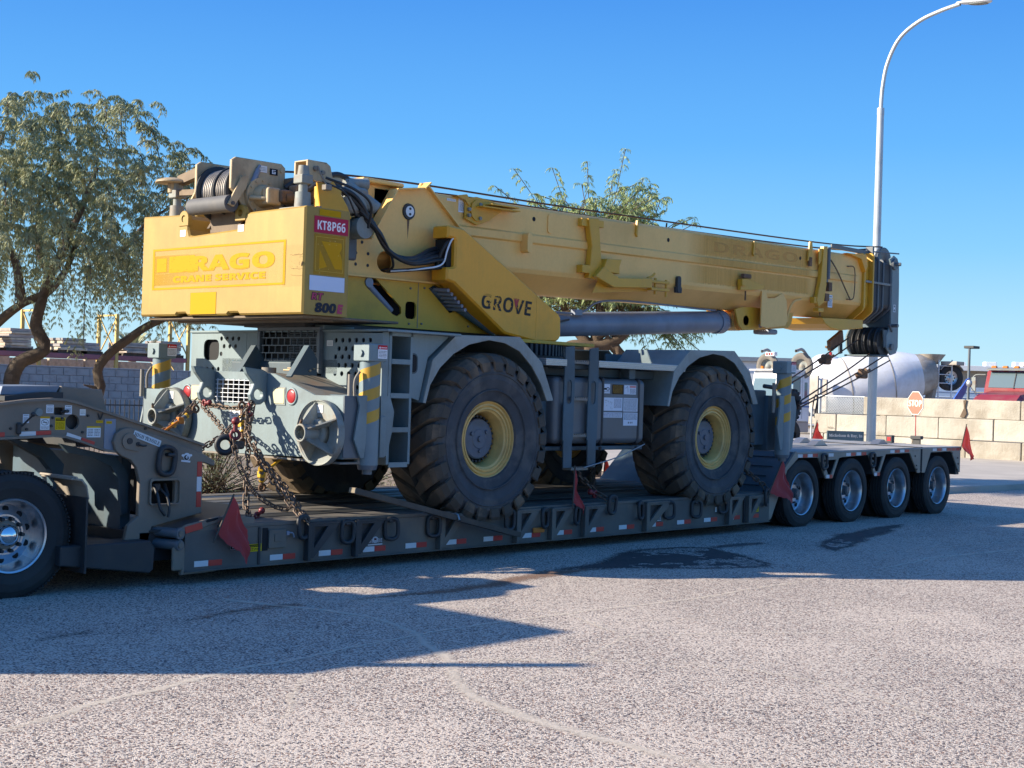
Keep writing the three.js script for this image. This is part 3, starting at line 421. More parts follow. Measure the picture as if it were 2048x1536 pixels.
// turntable and superstructure
{
  const ring = []; ring.push(cyl([1.48, 2.06, -1.5], [1.48, 2.22, -1.5], .95, .95, 60)); for (let k = 0; k < 84; k++) { const a = k / 84 * Math.PI * 2; ring.push(cube(-.018, .018, 2.215, 2.345, .93, .985).rotateY(0).applyMatrix4(new THREE.Matrix4().makeRotationY(a)).translate(1.48, 0, -1.5)); } ring.push(cyl([1.48, 2.21, -1.5], [1.48, 2.345, -1.5], .94, .94, 60));
  P(crane, 'slewing_ring', ring, M.black);
  P(crane, 'turntable_plate', [bx(.2, 2.42, 2.35, 2.39, -2.4, -.55, .006), ], M.olive); P(crane, 'turntable_bottom', bx(-1.75, 1.4, 2.385, 2.438, -2.02, -.98, .006), M.black);
  const slotA = [[-.965, 2.955], [-.86, 2.965], [-.80, 2.93], [-.45, 2.665], [-.44, 2.60], [-.50, 2.56], [-.57, 2.58], [-.95, 2.84], [-.99, 2.90]];
  const slotB = rrect(-.385, -.225, 2.545, 2.735, .045);
  const slotC = [[-.04, 2.90], [.05, 2.95], [.14, 2.92], [.40, 2.72], [.36, 2.66], [.30, 2.645]];
  const body = [[-2.0, 2.44], [1.35, 2.44], [1.35, 2.55], [1.2, 2.97], [-1.25, 2.955], [-2.0, 2.95]];
  for (const z of [-.97, -2.03]) P(crane, 'turntable_side', pz(body, z, z + .025, { holes: z > -1.5 ? [slotA, slotB, slotC] : [] }), M.olive);
  P(crane, 'side_panel_seam', [cube(-.205, -.195, 2.45, 2.96, -.943, -.942), ...[[-.11, 2.90], [-.32, 2.88], [-.14, 2.50], [-.33, 2.49], [.6, 2.51], [-1.0, 2.49]].map(q => cyl([q[0], q[1], -.945], [q[0], q[1], -.93], .012, .012, 6))], M.dusty);
  P(crane, 'turntable_core', [cube(-1.9, 1.3, 2.45, 2.9, -1.99, -1.15)], M.dark);
  P(crane, 'hydraulic_cylinder', [cyl([-.93, 2.90, -.99], [-.55, 2.62, -1.0], .035), cyl([-.93, 2.90, -1.02], [-.93, 2.90, -.93], .055, .055, 14)], M.lift); P(crane, 'hydraulic_cylinder', cyl([.02, 2.90, -.98], [.9, 2.46, -.82], .05), M.navy); PP(crane, 'pipe_stub', [...[0, 1, 2, 3, 4, 5].map(k => cyl([.03 + k * .055, 2.90 - k * .04, -1.05], [.05 + k * .055, 2.88 - k * .04, -.72], .022, .022, 8))], M.lift);
  // boom pivot plates
  const piv = [[-1.95, 2.955], [-1.95, 3.30], [-1.25, 3.33], [-.98, 3.36], [-.62, 3.93], [-.50, 3.955], [-.235, 3.985], [-.19, 4.06], [-.12, 4.06], [.42, 3.60], [.42, 3.2], [.6, 2.97]];
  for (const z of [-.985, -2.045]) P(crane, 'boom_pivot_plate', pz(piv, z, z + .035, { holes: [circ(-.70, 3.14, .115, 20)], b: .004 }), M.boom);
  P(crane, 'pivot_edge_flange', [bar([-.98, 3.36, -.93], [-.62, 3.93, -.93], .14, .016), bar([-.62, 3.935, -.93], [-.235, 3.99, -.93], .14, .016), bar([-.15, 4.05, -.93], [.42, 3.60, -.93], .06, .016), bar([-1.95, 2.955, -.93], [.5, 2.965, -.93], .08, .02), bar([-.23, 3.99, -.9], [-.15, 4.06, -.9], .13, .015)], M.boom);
  P(crane, 'pivot_pin', [cyl([-.38, 3.72, -.96], [-.38, 3.72, -.93], .095, .085, 24)], M.black); P(crane, 'pivot_pin_cap', [cyl([-.38, 3.72, -.935], [-.38, 3.72, -.922], .06, .06, 20)], M.white); P(crane, 'pivot_bolts', [cyl([-.38, 3.75, -.925], [-.38, 3.75, -.915], .014), cyl([-.38, 3.69, -.925], [-.38, 3.69, -.915], .014)], M.black);
  PP(crane, 'bolt_hole', [[-1.12, 3.20], [-.95, 3.205], [-1.12, 3.08], [-.95, 3.08], [-1.04, 3.32]].map(q => cyl([q[0], q[1], -.948], [q[0], q[1], -.945], .018, .018, 12)), M.black);
  P(crane, 'grease_drip', [pz([[-.40, 3.635], [-.36, 3.635], [-.372, 3.52], [-.38, 3.42], [-.388, 3.52]], -.9495, -.9485)], M.rusty);
  P(crane, 'hoist_cylinder_end', [cyl([-1.5, 3.45, -1.25], [-1.5, 3.45, -.8], .17, .17, 24), bx(-1.95, -1.1, 3.1, 3.42, -1.4, -.93, .05)], M.tank);
}
// counterweight
{
  const cw = Gp(crane, 'counterweight');
  const zc = -1.475, prof = [[-.1, 2.458], [-.1, 3.488], [-.93, 3.478], [-1.02, 3.472], [-1.045, 3.455], [-1.05, 3.38], [-1.09, 3.33], [-1.16, 3.32], [-1.93, 3.29], [-1.985, 3.30], [-2.01, 3.36], [-2.015, 3.47], [-2.05, 3.51], [-2.12, 3.52], [-2.85, 3.54], [-2.85, 2.468], [-2.2, 2.466], [-2.17, 2.49], [-2.02, 2.49], [-1.99, 2.464], [-1.3, 2.46], [-1.27, 2.485], [-1.12, 2.485], [-1.09, 2.46]];
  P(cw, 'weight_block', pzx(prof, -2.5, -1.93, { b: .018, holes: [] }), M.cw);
  for (const z of [-1.11, -1.955 - .13]) P(cw, 'lifting_eye', pzx([...Array.from({ length: 13 }, (_, i) => [z + .085 * Math.cos(i * Math.PI / 12), 3.475 + .085 * Math.sin(i * Math.PI / 12)]), [z - .085, 3.40], [z + .085, 3.40]], -2.51, -2.46, { holes: [circ(z, 3.475, .042, 14)], b: .004 }), M.cw);
  for (const z of [-1.10, -2.10]) decal(cw, 'label', onX(lab.small, z - .05, z + .05, 3.29, 3.36, -2.5035));
  P(cw, 'lower_plate', [bx(-2.44, -1.2, 2.43, 2.456, -2.78, -.16, .008), bx(-2.2, -1.95, 2.41, 2.46, -2.6, -.3, .01)], M.grime);
  // faded lettering left by removed decals
  const faded = print(1000, 330, (c, w, h) => {
    c.clearRect(0, 0, w, h); const Y = '#b68c00'; c.globalAlpha = .06; c.fillStyle = Y; c.fillRect(0, 0, w, h); c.globalAlpha = 1; c.strokeStyle = Y; c.lineWidth = 15; c.strokeRect(12, 14, w - 24, h - 28);
    c.globalAlpha = .55; const g = c.createLinearGradient(0, 0, w * .45, 0); g.addColorStop(0, Y); g.addColorStop(1, 'rgba(190,146,0,0)'); c.fillStyle = g; c.fillRect(20, 60, w * .45, 230);
    c.globalAlpha = 1; c.fillStyle = Y; c.beginPath(); c.moveTo(40, 80); c.lineTo(118, 80); c.lineTo(118, 186); c.lineTo(40, 186); c.fill();
    c.fillRect(140, 70, 200, 130);
    c.lineJoin = 'round'; c.strokeStyle = Y; c.fillStyle = Y; c.textBaseline = 'middle'; c.lineWidth = 9;
    const put = (t, x, y, s, sc) => { c.save(); c.translate(x, y); c.scale(sc, 1); c.font = 'bold ' + s + 'px sans-serif'; c.textAlign = 'left'; c.strokeText(t, 0, 0); c.fillText(t, 0, 0); c.restore(); };
    put('DRAGO', 150, 140, 150, 1.50); c.lineWidth = 5; put('CRANE SERVICE', 170, 250, 64, 1.46);
    c.globalCompositeOperation = 'destination-out'; for (let i = 0; i < 260; i++) { c.globalAlpha = rr(.2, .9); c.fillRect(rr(20, w), rr(30, h - 30), rr(1, 14), rr(1, 3)); } c.globalAlpha = .8; c.fillRect(30, 196, 260, 4); c.fillRect(250, 190, 600, 2);
  });
  decal(cw, 'faded_lettering', onX(faded, -2.65, -.365, 2.735, 3.185, -2.5032), 'ghost of removed lettering in brighter yellow');
  decal(cw, 'scratches', onX(print(200, 260, (c, w, h) => { c.clearRect(0, 0, w, h); c.fillStyle = 'rgba(60,40,25,.05)'; c.fillRect(0, 0, w, h); c.strokeStyle = '#6b4a2a'; c.lineWidth = 1; for (const y of [60, 64, 150, 190]) { c.beginPath(); c.moveTo(w, y); for (let x = w; x > rr(40, 110); x -= 14) c.lineTo(x, y + rr(-5, 5)); c.stroke(); } c.fillStyle = '#3a2416'; for (let i = 0; i < 26; i++) c.fillRect(w - Math.pow(rnd(), 2) * 120, rr(70, 150), rr(1, 4), rr(1, 4)); c.beginPath(); c.ellipse(w - 6, 120, 5, 16, .3, 0, 7); c.fill(); }), -.42, -.115, 2.72, 3.12, -2.5036));
  const patch = print(64, 64, (c, w, h) => { c.fillStyle = '#bd8f02'; c.fillRect(0, 0, w, h); });
  decal(cw, 'paint_patch', onX(patch, -1.93, -1.48, 2.475, 2.70, -2.5032));
  // right side: number plate, ghost panel, white blank, model lettering
  decal(cw, 'number_plate', onZ(print(300, 96, (c, w, h) => { c.fillStyle = '#b02d49'; c.fillRect(0, 0, w, h); words(c, 'KT8P66', w / 2, h / 2 + 3, 74, 'bold', '#ece9ea', 'sans-serif', 270); }), -2.39, -1.965, 3.245, 3.405, -.0965));
  decal(cw, 'ghost_panel', onZ(print(220, 290, (c, w, h) => { c.globalAlpha = .55; c.fillStyle = '#c89320'; c.fillRect(0, 0, w, h); c.globalAlpha = .5; c.strokeStyle = '#d9b45e'; c.lineWidth = 4; c.strokeRect(14, 20, w - 28, h - 46); c.globalAlpha = .9; c.fillStyle = '#cf9612'; c.beginPath(); c.moveTo(52, 50); c.lineTo(190, 50); c.quadraticCurveTo(205, 90, 180, 120); c.quadraticCurveTo(205, 160, 200, 240); c.lineTo(150, 240); c.fill(); c.beginPath(); c.moveTo(40, 110); c.lineTo(95, 230); c.lineTo(40, 250); c.fill(); c.fillStyle = '#ead9a0'; for (let i = 0; i < 14; i++) c.fillRect(rr(20, 200), rr(30, 280), rr(2, 5), rr(2, 5)); }), -2.385, -1.995, 2.845, 3.235, -.0968));
  decal(cw, 'ghost_patch', onZ(patch, -2.33, -2.06, 3.415, 3.475, -.0968));
  decal(cw, 'white_plate', onZ(print(64, 32, (c, w, h) => { c.fillStyle = '#ccd6ea'; c.fillRect(0, 0, w, h); }), -2.43, -1.99, 2.69, 2.835, -.0965));
  decal(cw, 'model_lettering', onZ(print(320, 200, (c, w, h) => {
    c.clearRect(0, 0, w, h); const it = (t, x, y, s, f, o, sc = 1) => { c.save(); c.translate(x, y); c.transform(sc, 0, -.12, 1, 0, 0); c.font = 'bold ' + s + 'px sans-serif'; c.textAlign = 'left'; c.textBaseline = 'alphabetic'; c.lineJoin = 'round'; c.lineWidth = 9; c.strokeStyle = o; c.strokeText(t, 0, 0); c.fillStyle = f; c.fillText(t, 0, 0); c.restore(); };
    it('RT', 26, 84, 84, '#b24763', '#4a2c3a', 1); it('800', 60, 188, 108, '#2f333c', '#2f333c', 1); it('E', 246, 188, 104, '#b24763', '#b24763', .85);
  }), -2.445, -1.975, 2.475, 2.695, -.0965));
}
// winches on top
{
  const plate = [[-2.33, 3.42], [-2.60, 3.72], [-2.60, 4.00], [-2.55, 4.035], [-1.98, 4.04], [-1.93, 4.0], [-1.93, 3.6], [-2.15, 3.45]];
  const wn = Gp(crane, 'main_winch', 'winch with cable drum above the counterweight');
  P(wn, 'winch_base', [bx(-2.44, -1.94, 3.30, 3.52, -1.72, -1.18, .02), pz([[-2.46, 3.36], [-2.2, 3.36], [-2.2, 3.62], [-2.3, 3.60]], -1.74, -1.70), pz([[-2.46, 3.36], [-2.2, 3.36], [-2.2, 3.62], [-2.3, 3.60]], -1.22, -1.18)], M.grime);
  for (const z of [-1.17, -1.76]) P(wn, 'side_plate', pz(plate, z - .02, z + .02, { b: .006 }), M.cream);
  P(wn, 'drum', [cyl([-2.33, 3.72, -1.74], [-2.33, 3.72, -1.20], .20, .20, 28), lat([[.2, -.26], [.29, -.26], [.29, -.235], [.2, -.235]], 32).translate(-2.33, 3.72, -1.47), lat([[.2, .235], [.29, .235], [.29, .26], [.2, .26]], 32).translate(-2.33, 3.72, -1.47), lat([[.2, -.012], [.262, -.012], [.262, .012], [.2, .012]], 32).translate(-2.33, 3.72, -1.47)], M.black);
  const hx = []; for (let i = 0; i <= 15 * 22; i++) { const a = i / 22 * Math.PI * 2; hx.push([-2.33 + .235 * Math.cos(a), 3.72 + .235 * Math.sin(a), -1.70 + i / (15 * 22) * .46]); }
  P(wn, 'wound_cable', tube(hx, .0125, 700, 5), M.cable);
  P(wn, 'tension_roller', [cyl([-2.60, 3.565, -1.80], [-2.60, 3.565, -1.14], .085, .085, 26), cyl([-2.60, 3.565, -1.84], [-2.60, 3.565, -1.10], .02)], M.roller);
  P(wn, 'roller_arm', [pz([[-2.50, 3.84], [-2.42, 3.86], [-2.44, 3.74], [-2.585, 3.53], [-2.655, 3.55]], -1.135, -1.115), pz([[-2.50, 3.84], [-2.42, 3.86], [-2.44, 3.74], [-2.585, 3.53], [-2.655, 3.55]], -1.84, -1.815), cyl([-2.48, 3.83, -1.84], [-2.48, 3.83, -1.12], .025), pz([[-2.46, 3.86], [-2.40, 3.84], [-2.33, 3.66], [-2.36, 3.65], [-2.44, 3.72]], -1.15, -1.135)], M.cream);
  P(wn, 'gearbox', [cyl([-2.25, 3.67, -1.15], [-2.25, 3.67, -1.10], .19, .19, 32), cyl([-2.25, 3.67, -1.10], [-2.25, 3.67, -1.0], .12, .10, 24), ...Array.from({ length: 12 }, (_, k) => cyl([-2.25 + .16 * Math.cos(k * .5236), 3.67 + .16 * Math.sin(k * .5236), -1.1], [-2.25 + .16 * Math.cos(k * .5236), 3.67 + .16 * Math.sin(k * .5236), -1.085], .013, .013, 6)), bx(-2.33, -2.15, 3.57, 3.75, -1.02, -.9, .03), tube([[-2.42, 3.64, -1.08], [-2.32, 3.63, -.95], [-2.24, 3.62, -.95]], .022, 12)], M.cream);
  P(wn, 'hydraulic_motor', [bx(-2.2, -1.98, 3.6, 3.74, -1.0, -.86, .03), cyl([-2.13, 3.66, -.9], [-1.86, 3.67, -.85], .055), bx(-2.05, -1.8, 3.62, 3.8, -.95, -.8, .03), cyl([-1.95, 3.72, -1.0], [-1.75, 3.72, -.8], .05), cyl([-1.9, 3.6, -1.1], [-1.9, 3.85, -1.1], .06), bx(-1.95, -1.7, 3.75, 3.9, -1.2, -1.0, .03)], M.grime);
  P(wn, 'actuator', [cyl([-2.29, 3.94, -1.13], [-2.39, 3.72, -1.13], .028), cyl([-2.27, 3.985, -1.13], [-2.31, 3.92, -1.13], .014)], M.lift);
  decal(wn, 'label', onZ(lab.small, -2.27, -2.17, 3.92, 3.99, -1.142)); const lg = print(90, 56, (c, w, h) => { c.fillStyle = '#1c2028'; c.fillRect(0, 0, w, h); c.fillStyle = '#dfe3ea'; c.fillRect(24, 10, 42, 36); c.fillStyle = '#1c2028'; c.fillRect(34, 16, 32, 9); c.fillRect(34, 31, 22, 6); });
  decal(wn, 'logo_plate', onZ(lg, -2.135, -2.035, 3.91, 3.975, -1.142)); P(wn, 'plate_pin', cyl([-1.985, 3.97, -1.15], [-1.985, 3.97, -1.135], .022), M.cream);
  const w2 = Gp(crane, 'second_winch', 'pale side plate of the second winch behind the hose reel');
  P(w2, 'side_plate', pz([[-1.62, 3.55], [-1.62, 4.0], [-1.1, 4.01], [-1.06, 3.96], [-1.06, 3.6]], -1.19, -1.15, { b: .006 }), M.cream); P(w2, 'side_plate', pz([[-1.62, 3.55], [-1.62, 4.0], [-1.1, 4.01], [-1.06, 3.96], [-1.06, 3.6]], -1.89, -1.85, { b: .006 }), M.cream); P(w2, 'drum', cyl([-1.36, 3.7, -1.85], [-1.36, 3.7, -1.2], .19, .19, 24), M.cable);
  decal(w2, 'logo_plate', onZ(lg, -1.30, -1.20, 3.88, 3.945, -1.146));
  // counterweight hoist post, mast and mushroom cap
  for (const [x, z] of [[-2.28, -.42], [-2.3, -2.52]]) P(crane, 'hoist_post', [cyl([x, 3.48, z], [x, 3.66, z], .085, .075, 18), cyl([x, 3.66, z], [x, 3.74, z], .045), bx(x - .07, x + .07, 3.74, 3.83, z - .07, z + .07, .012), cyl([x, 3.83, z], [x, 3.92, z], .06, .05, 14), bx(x - .16, x + .16, 3.47, 3.50, z - .16, z + .16, .006), cyl([x + .12, 3.5, z + .1], [x + .12, 3.53, z + .1], .03)], M.float);
  P(crane, 'lifting_bracket', [pz([[-2.34, 3.48], [-2.10, 3.48], [-2.05, 3.60], [-2.17, 3.60], [-2.2, 3.55], [-2.28, 3.55]], -2.42, -2.30, { b: .01 })], M.cw);
  P(crane, 'mushroom_cap', [lat([[0, .06], [.09, .055], [.17, .03], [.185, .005], [.17, 0], [0, 0]], 32).rotateX(-Math.PI / 2).translate(-2.34, 3.90, -2.56), cyl([-2.34, 3.8, -2.56], [-2.34, 3.9, -2.56], .05)], M.cream);
  P(crane, 'cap_arm', [bar([-2.28, 3.93, -2.5], [-2.35, 4.0, -1.92], .08, .1), bar([-2.3, 3.8, -2.5], [-2.4, 3.76, -2.0], .05, .06)], M.grime);
  P(crane, 'hose_mast', [pz([[-2.0, 3.49], [-2.06, 3.79], [-1.89, 3.80], [-1.86, 3.84], [-1.66, 3.6], [-1.60, 3.48]], -.50, -.475, { b: .004 }), bx(-1.95, -1.72, 3.48, 3.78, -.66, -.5, .01)], M.fresh); P(crane, 'mast_head', [pz([[-2.10, 3.80], [-2.19, 3.84], [-2.19, 3.985], [-1.95, 4.0], [-1.90, 3.97], [-1.86, 3.84], [-1.89, 3.80]], -.50, -.47, { b: .004 }), pz([[-2.19, 3.84], [-2.19, 3.985], [-1.95, 4.0], [-1.90, 3.97], [-1.86, 3.84]], -.68, -.66), bx(-2.19, -1.95, 3.985, 4.0, -.68, -.47, .004)], M.cream);
  PP(crane, 'mast_fitting', [cyl([-2.10, 3.92, -.47], [-2.10, 3.92, -.43], .026), cyl([-2.01, 3.89, -.47], [-2.01, 3.89, -.44], .022), [tube([[-2.10, 3.94, -.43], [-2.06, 3.82, -.39], [-2.02, 3.76, -.38]], .010, 8), bx(-2.05, -1.97, 3.71, 3.77, -.42, -.35, .01)]], M.dusty);
  P(crane, 'hose_reel_block', [bx(-1.45, -1.15, 3.58, 3.86, -1.05, -.72, .04), cyl([-1.38, 3.88, -.85], [-1.05, 3.66, -.72], .07), cyl([-1.35, 3.9, -.9], [-1.1, 3.92, -.82], .06), cyl([-1.2, 3.45, -.95], [-1.2, 3.45, -.72], .12)], M.float);
}
// hoses
{
  const h = (name, pts, r) => P(crane, name, tube(pts, r, 40, 8), M.hose);
  for (let k = 0; k < 4; k++) h('hose', [[-1.62 + k * .05, 3.84 + k * .02, -.78 - k * .03], [-1.38, 3.76 - k * .03, -.70 - k * .04], [-1.14 + k * .03, 3.52 - k * .03, -.70], [-.92 + k * .04, 3.26 - k * .015, -.70 - k * .02], [-.55, 3.13 + k * .015, -.72], [-.12, 3.20 + k * .04, -.70 - k * .04], [.12, 3.23 + k * .045, -.72 - k * .03]], .024 + (k % 2) * .006);
  h('hose', [[-1.3, 3.62, -.7], [-1.0, 3.35, -.66], [-.72, 3.08, -.80], [-.70, 3.05, -1.0]], .014);
  h('hose', [[-.68, 3.04, -.97], [-.45, 3.07, -.74], [-.1, 3.12, -.7], [.1, 3.16, -.7]], .020);
  h('hose', [[.06, 3.48, -.68], [-.05, 3.40, -.66], [-.1, 3.28, -.70], [-.12, 3.1, -.75]], .02);
  P(crane, 'white_stripe_hose', tube([[.08, 3.50, -.64], [-.03, 3.42, -.62], [-.09, 3.30, -.62], [-.13, 3.16, -.64], [-.4, 3.08, -.69], [-.66, 3.04, -.9]], .010, 30, 6), M.white);
  h('hose', [[-2.04, 3.80, -.42], [-1.85, 3.70, -.30], [-1.66, 3.50, -.34]], .010); h('hose', [[-2.0, 3.84, -.42], [-1.75, 3.74, -.26], [-1.52, 3.62, -.28], [-1.44, 3.4, -.4]], .014);
  h('hose', [[-1.6, 3.95, -.9], [-1.4, 3.98, -.9], [-1.2, 3.85, -.85], [-1.1, 3.6, -.8]], .03); h('hose', [[-1.95, 3.72, -.8], [-1.75, 3.86, -.75], [-1.5, 3.85, -.8]], .03); h('hose', [[-2.0, 3.78, -1.05], [-1.85, 3.9, -.95], [-1.6, 3.9, -.9]], .035);
  h('hose', [[2.0, 2.74, -1.25], [2.4, 2.66, -1.25], [2.8, 2.72, -1.3]], .014);
}
// hose cover
{
  const cv = Gp(crane, 'hose_cover'), face = [[-.10, 3.57], [-.07, 3.585], [.13, 3.575], [.17, 3.56], [1.80, 2.72], [1.84, 2.68], [1.85, 2.46], [1.82, 2.42], [1.76, 2.385], [1.40, 2.37], [1.36, 2.375], [.88, 2.44], [.83, 2.46], [.02, 2.955], [-.06, 2.97], [-.10, 2.985], [-.10, 3.12], [.0, 3.13], [.02, 3.15], [.02, 3.42], [.0, 3.445], [-.10, 3.45]];
  P(cv, 'face_plate', pz(face, -.86, -.60, { b: .022 }), M.glossy);
  P(cv, 'face_seam', [cube(1.385, 1.39, 2.42, 2.93, -.6, -.5985)], M.fresh);
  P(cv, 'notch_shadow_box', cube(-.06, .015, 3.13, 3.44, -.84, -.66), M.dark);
  decal(cv, 'maker_lettering', onZ(print(420, 150, (c, w, h) => {
    c.clearRect(0, 0, w, h); c.save(); c.transform(1.1, 0, -.08, 1, 10, 0); words(c, 'GROVE', w / 2 - 20, h / 2 + 4, 118, 'bold', '#3b3a36', 'sans-serif', 360); c.restore();
    c.fillStyle = '#b04a4a'; c.beginPath(); c.moveTo(262, 34); c.lineTo(306, 34); c.lineTo(284, 96); c.fill();
    c.globalCompositeOperation = 'destination-out'; for (let i = 0; i < 46; i++) { c.lineWidth = rr(2, 7); c.beginPath(); const x = rr(0, w), y = rr(20, h - 20); c.moveTo(x, y); c.lineTo(x + rr(-26, 26), y + rr(-24, 24)); c.stroke(); } c.globalAlpha = .8; c.fillRect(30, 28, 90, 22); c.fillRect(90, 46, 70, 12);
  }), .41, 1.33, 2.63, 2.93, -.5975, -.055));
}
// boom
{
  const bm = Gp(crane, 'boom'), sl = .0165;
  const shear = g => { const p = g.attributes.position; for (let i = 0; i < p.count; i++) p.setY(i, p.getY(i) + sl * p.getX(i)); g.computeVertexNormals(); return g; };
  const sec = (hw, top, bot, ch, r = .05) => { const o = []; for (let i = 0; i <= 5; i++) { const t = i / 5 * Math.PI / 2; o.push([-1.48 + hw - r + r * Math.cos(t), top - r + r * Math.sin(t)]); } for (let i = 0; i <= 5; i++) { const t = Math.PI / 2 + i / 5 * Math.PI / 2; o.push([-1.48 - hw + r + r * Math.cos(t), top - r + r * Math.sin(t)]); } const c2 = .30; o.push([-1.48 - hw, bot + ch], [-1.48 - hw + .02, bot + ch - .05], [-1.48 - hw + c2 - .03, bot + .015], [-1.48 - hw + c2, bot], [-1.48 + hw - c2, bot], [-1.48 + hw - c2 + .03, bot + .015], [-1.48 + hw - .02, bot + ch - .05], [-1.48 + hw, bot + ch]); return o; };
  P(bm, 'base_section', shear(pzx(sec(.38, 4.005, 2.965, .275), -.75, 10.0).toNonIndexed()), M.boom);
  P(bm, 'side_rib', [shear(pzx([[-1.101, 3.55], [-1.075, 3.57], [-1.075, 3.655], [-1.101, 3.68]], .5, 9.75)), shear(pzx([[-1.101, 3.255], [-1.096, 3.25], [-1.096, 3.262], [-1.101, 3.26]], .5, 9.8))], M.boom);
  if (0) P(bm, 'faded_paint_patch', [shear(pzx([[-1.099, 3.32], [-1.0985, 3.32], [-1.0985, 3.55], [-1.099, 3.55]], 5.3, 7.9)), shear(pzx([[-1.099, 3.69], [-1.0985, 3.69], [-1.0985, 3.93], [-1.099, 3.93]], 5.3, 8.2)), shear(pzx([[-1.0745, 3.565], [-1.0735, 3.565], [-1.0735, 3.66], [-1.0745, 3.66]], 5.4, 8.2))], M.fresh2 ?? M.fresh);
  const fp = print(620, 160, (c, w, h) => { c.clearRect(0, 0, w, h); for (let i = 0; i < 620; i += 2) { const e = Math.min(1, i / 90) * Math.min(1, (w - i) / 30); c.fillStyle = 'rgba(214,158,44,' + (.34 * e * rr(.85, 1.15)).toFixed(3) + ')'; c.fillRect(i, rr(0, 7), 2, h - rr(0, 14)); } });
  decal(bm, 'faded_paint_patch', [onZ(fp, 5.0, 8.36, 3.79, 4.09, -1.0985, .0165), onZ(fp, 5.0, 8.36, 3.39, 3.65, -1.0985, .0165), onZ(fp, 5.0, 8.36, 3.675, 3.775, -1.0735, .0165)]);
  const gb = print(520, 110, (c, w, h) => { c.clearRect(0, 0, w, h); c.globalAlpha = .28; c.save(); c.scale(1.35, 1); words(c, 'DRAGO', w / 2.7, h / 2 + 3, 100, 'bold', '#e6ae60'); c.restore(); });
  decal(bm, 'ghost_lettering', onZ(gb, 5.5, 8.1, 3.83, 4.05, -1.0972, .0165));
  // collars at the end of each section
  const rim = (x0, x1, hw, top, bot, mat, name) => P(bm, name, pzx(sec(hw, top + sl * x0, bot + sl * x0, .26, .06), x0, x1, { b: .008, holes: [] }), mat);
  rim(9.92, 9.97, .43, 4.05, 2.90, M.fresh, 'section_collar'); rim(10.0, 10.16, .37, 3.99, 2.96, M.fresh, 'collar_neck'); rim(10.17, 10.21, .45, 4.07, 2.87, M.fresh, 'section_collar');
  rim(10.22, 10.40, .40, 4.0, 2.93, M.navyd ?? M.black, 'section_head'); rim(10.41, 10.44, .42, 4.03, 2.90, M.tank, 'section_collar'); rim(10.45, 10.60, .38, 3.98, 2.95, M.black, 'section_head'); rim(10.61, 10.64, .40, 4.0, 2.92, M.tank, 'section_collar'); rim(10.65, 10.90, .36, 3.96, 2.98, M.black, 'section_head'); rim(10.91, 10.935, .38, 3.98, 2.95, M.tank, 'section_collar');
  P(bm, 'cross_rib', [bx(9.97, 10.8, 3.74, 3.775, -1.07, -1.045, .004)], M.float);
  P(bm, 'lower_flange', [pz([[9.92, 2.98], [9.92, 3.12], [8.62, 3.08], [8.72, 2.99], [8.9, 2.93], [9.2, 2.91]], -1.92, -1.05, { b: .01 })], M.fresh);
  P(bm, 'upper_flange', [pz([[9.3, 4.16], [9.92, 4.18], [9.97, 4.0], [9.9, 3.9], [9.75, 4.1]], -1.12, -1.02, { b: .008 })], M.glossy);
  P(bm, 'top_guide', [bx(9.1, 10.35, 4.22, 4.29, -1.22, -1.19, .006), bx(10.3, 10.36, 4.2, 4.36, -1.25, -1.12, .006), cyl([10.35, 4.28, -1.15], [11.2, 4.32, -1.12], .012)], M.tank);
  // nose with sheaves
  const nose = [[10.95, 3.1], [10.95, 4.05], [10.86, 4.20], [11.0, 4.27], [11.12, 4.23], [11.18, 4.1], [11.20, 3.8], [11.22, 2.72], [11.16, 2.62], [10.98, 2.58], [10.82, 2.70], [10.80, 2.90]];
  for (const z of [-1.13, -1.87]) P(bm, 'nose_plate', pz(nose, z, z + .035, { b: .006 }), M.grey);
  P(bm, 'nose_web', [bx(10.96, 11.14, 3.0, 4.1, -1.84, -1.13, .02)], M.navy);
  P(bm, 'nose_pin', [cyl([11.0, 4.12, -1.1], [11.0, 4.12, -1.06], .10, .09, 24), cyl([11.0, 4.12, -1.07], [11.02, 4.12, -.98], .035, .03), cyl([10.98, 3.08, -1.1], [10.98, 3.08, -.98], .03), cyl([10.95, 2.72, -1.1], [10.95, 2.72, -1.05], .055), bar([10.85, 3.1, -1.08], [10.97, 2.98, -1.08], .03, .03)], M.tank);
  const shv = (x, y, z) => lat([[.04, -.03], [.24, -.03], [.255, -.028], [.225, -.006], [.225, .006], [.255, .028], [.24, .03], [.04, .03], [.04, -.03]], 32).translate(x, y, z);
  for (let k = 0; k < 5; k++) P(bm, 'sheave', shv(10.86, 2.80, -1.66 + k * .115), M.black);
  for (let k = 0; k < 2; k++) P(bm, 'sheave', shv(10.98, 4.16, -1.6 + k * .3), M.tank);
  P(bm, 'sheave_guard', [bx(10.66, 11.0, 2.55, 2.58, -1.80, -1.14, .006), pz([[10.52, 3.0], [10.62, 3.0], [10.66, 2.6], [10.56, 2.58]], -1.86, -1.83), pz([[10.70, 3.0], [10.84, 3.0], [10.84, 2.75], [10.74, 2.7]], -1.12, -1.10)], M.navy);
  decal(bm, 'emblem', onZ(print(60, 84, (c, w, h) => { c.clearRect(0, 0, w, h); c.strokeStyle = '#dfe6ea'; c.lineWidth = 7; c.strokeRect(10, 8, 40, 26); c.strokeRect(10, 46, 40, 26); c.fillStyle = '#dfe6ea'; c.fillRect(12, 36, 36, 6); }), 11.0, 11.1, 3.3, 3.45, -1.0925));
  // fittings along the side, heights before the slope is added
  const at = g => shear(g.index ? g.toNonIndexed() : g);
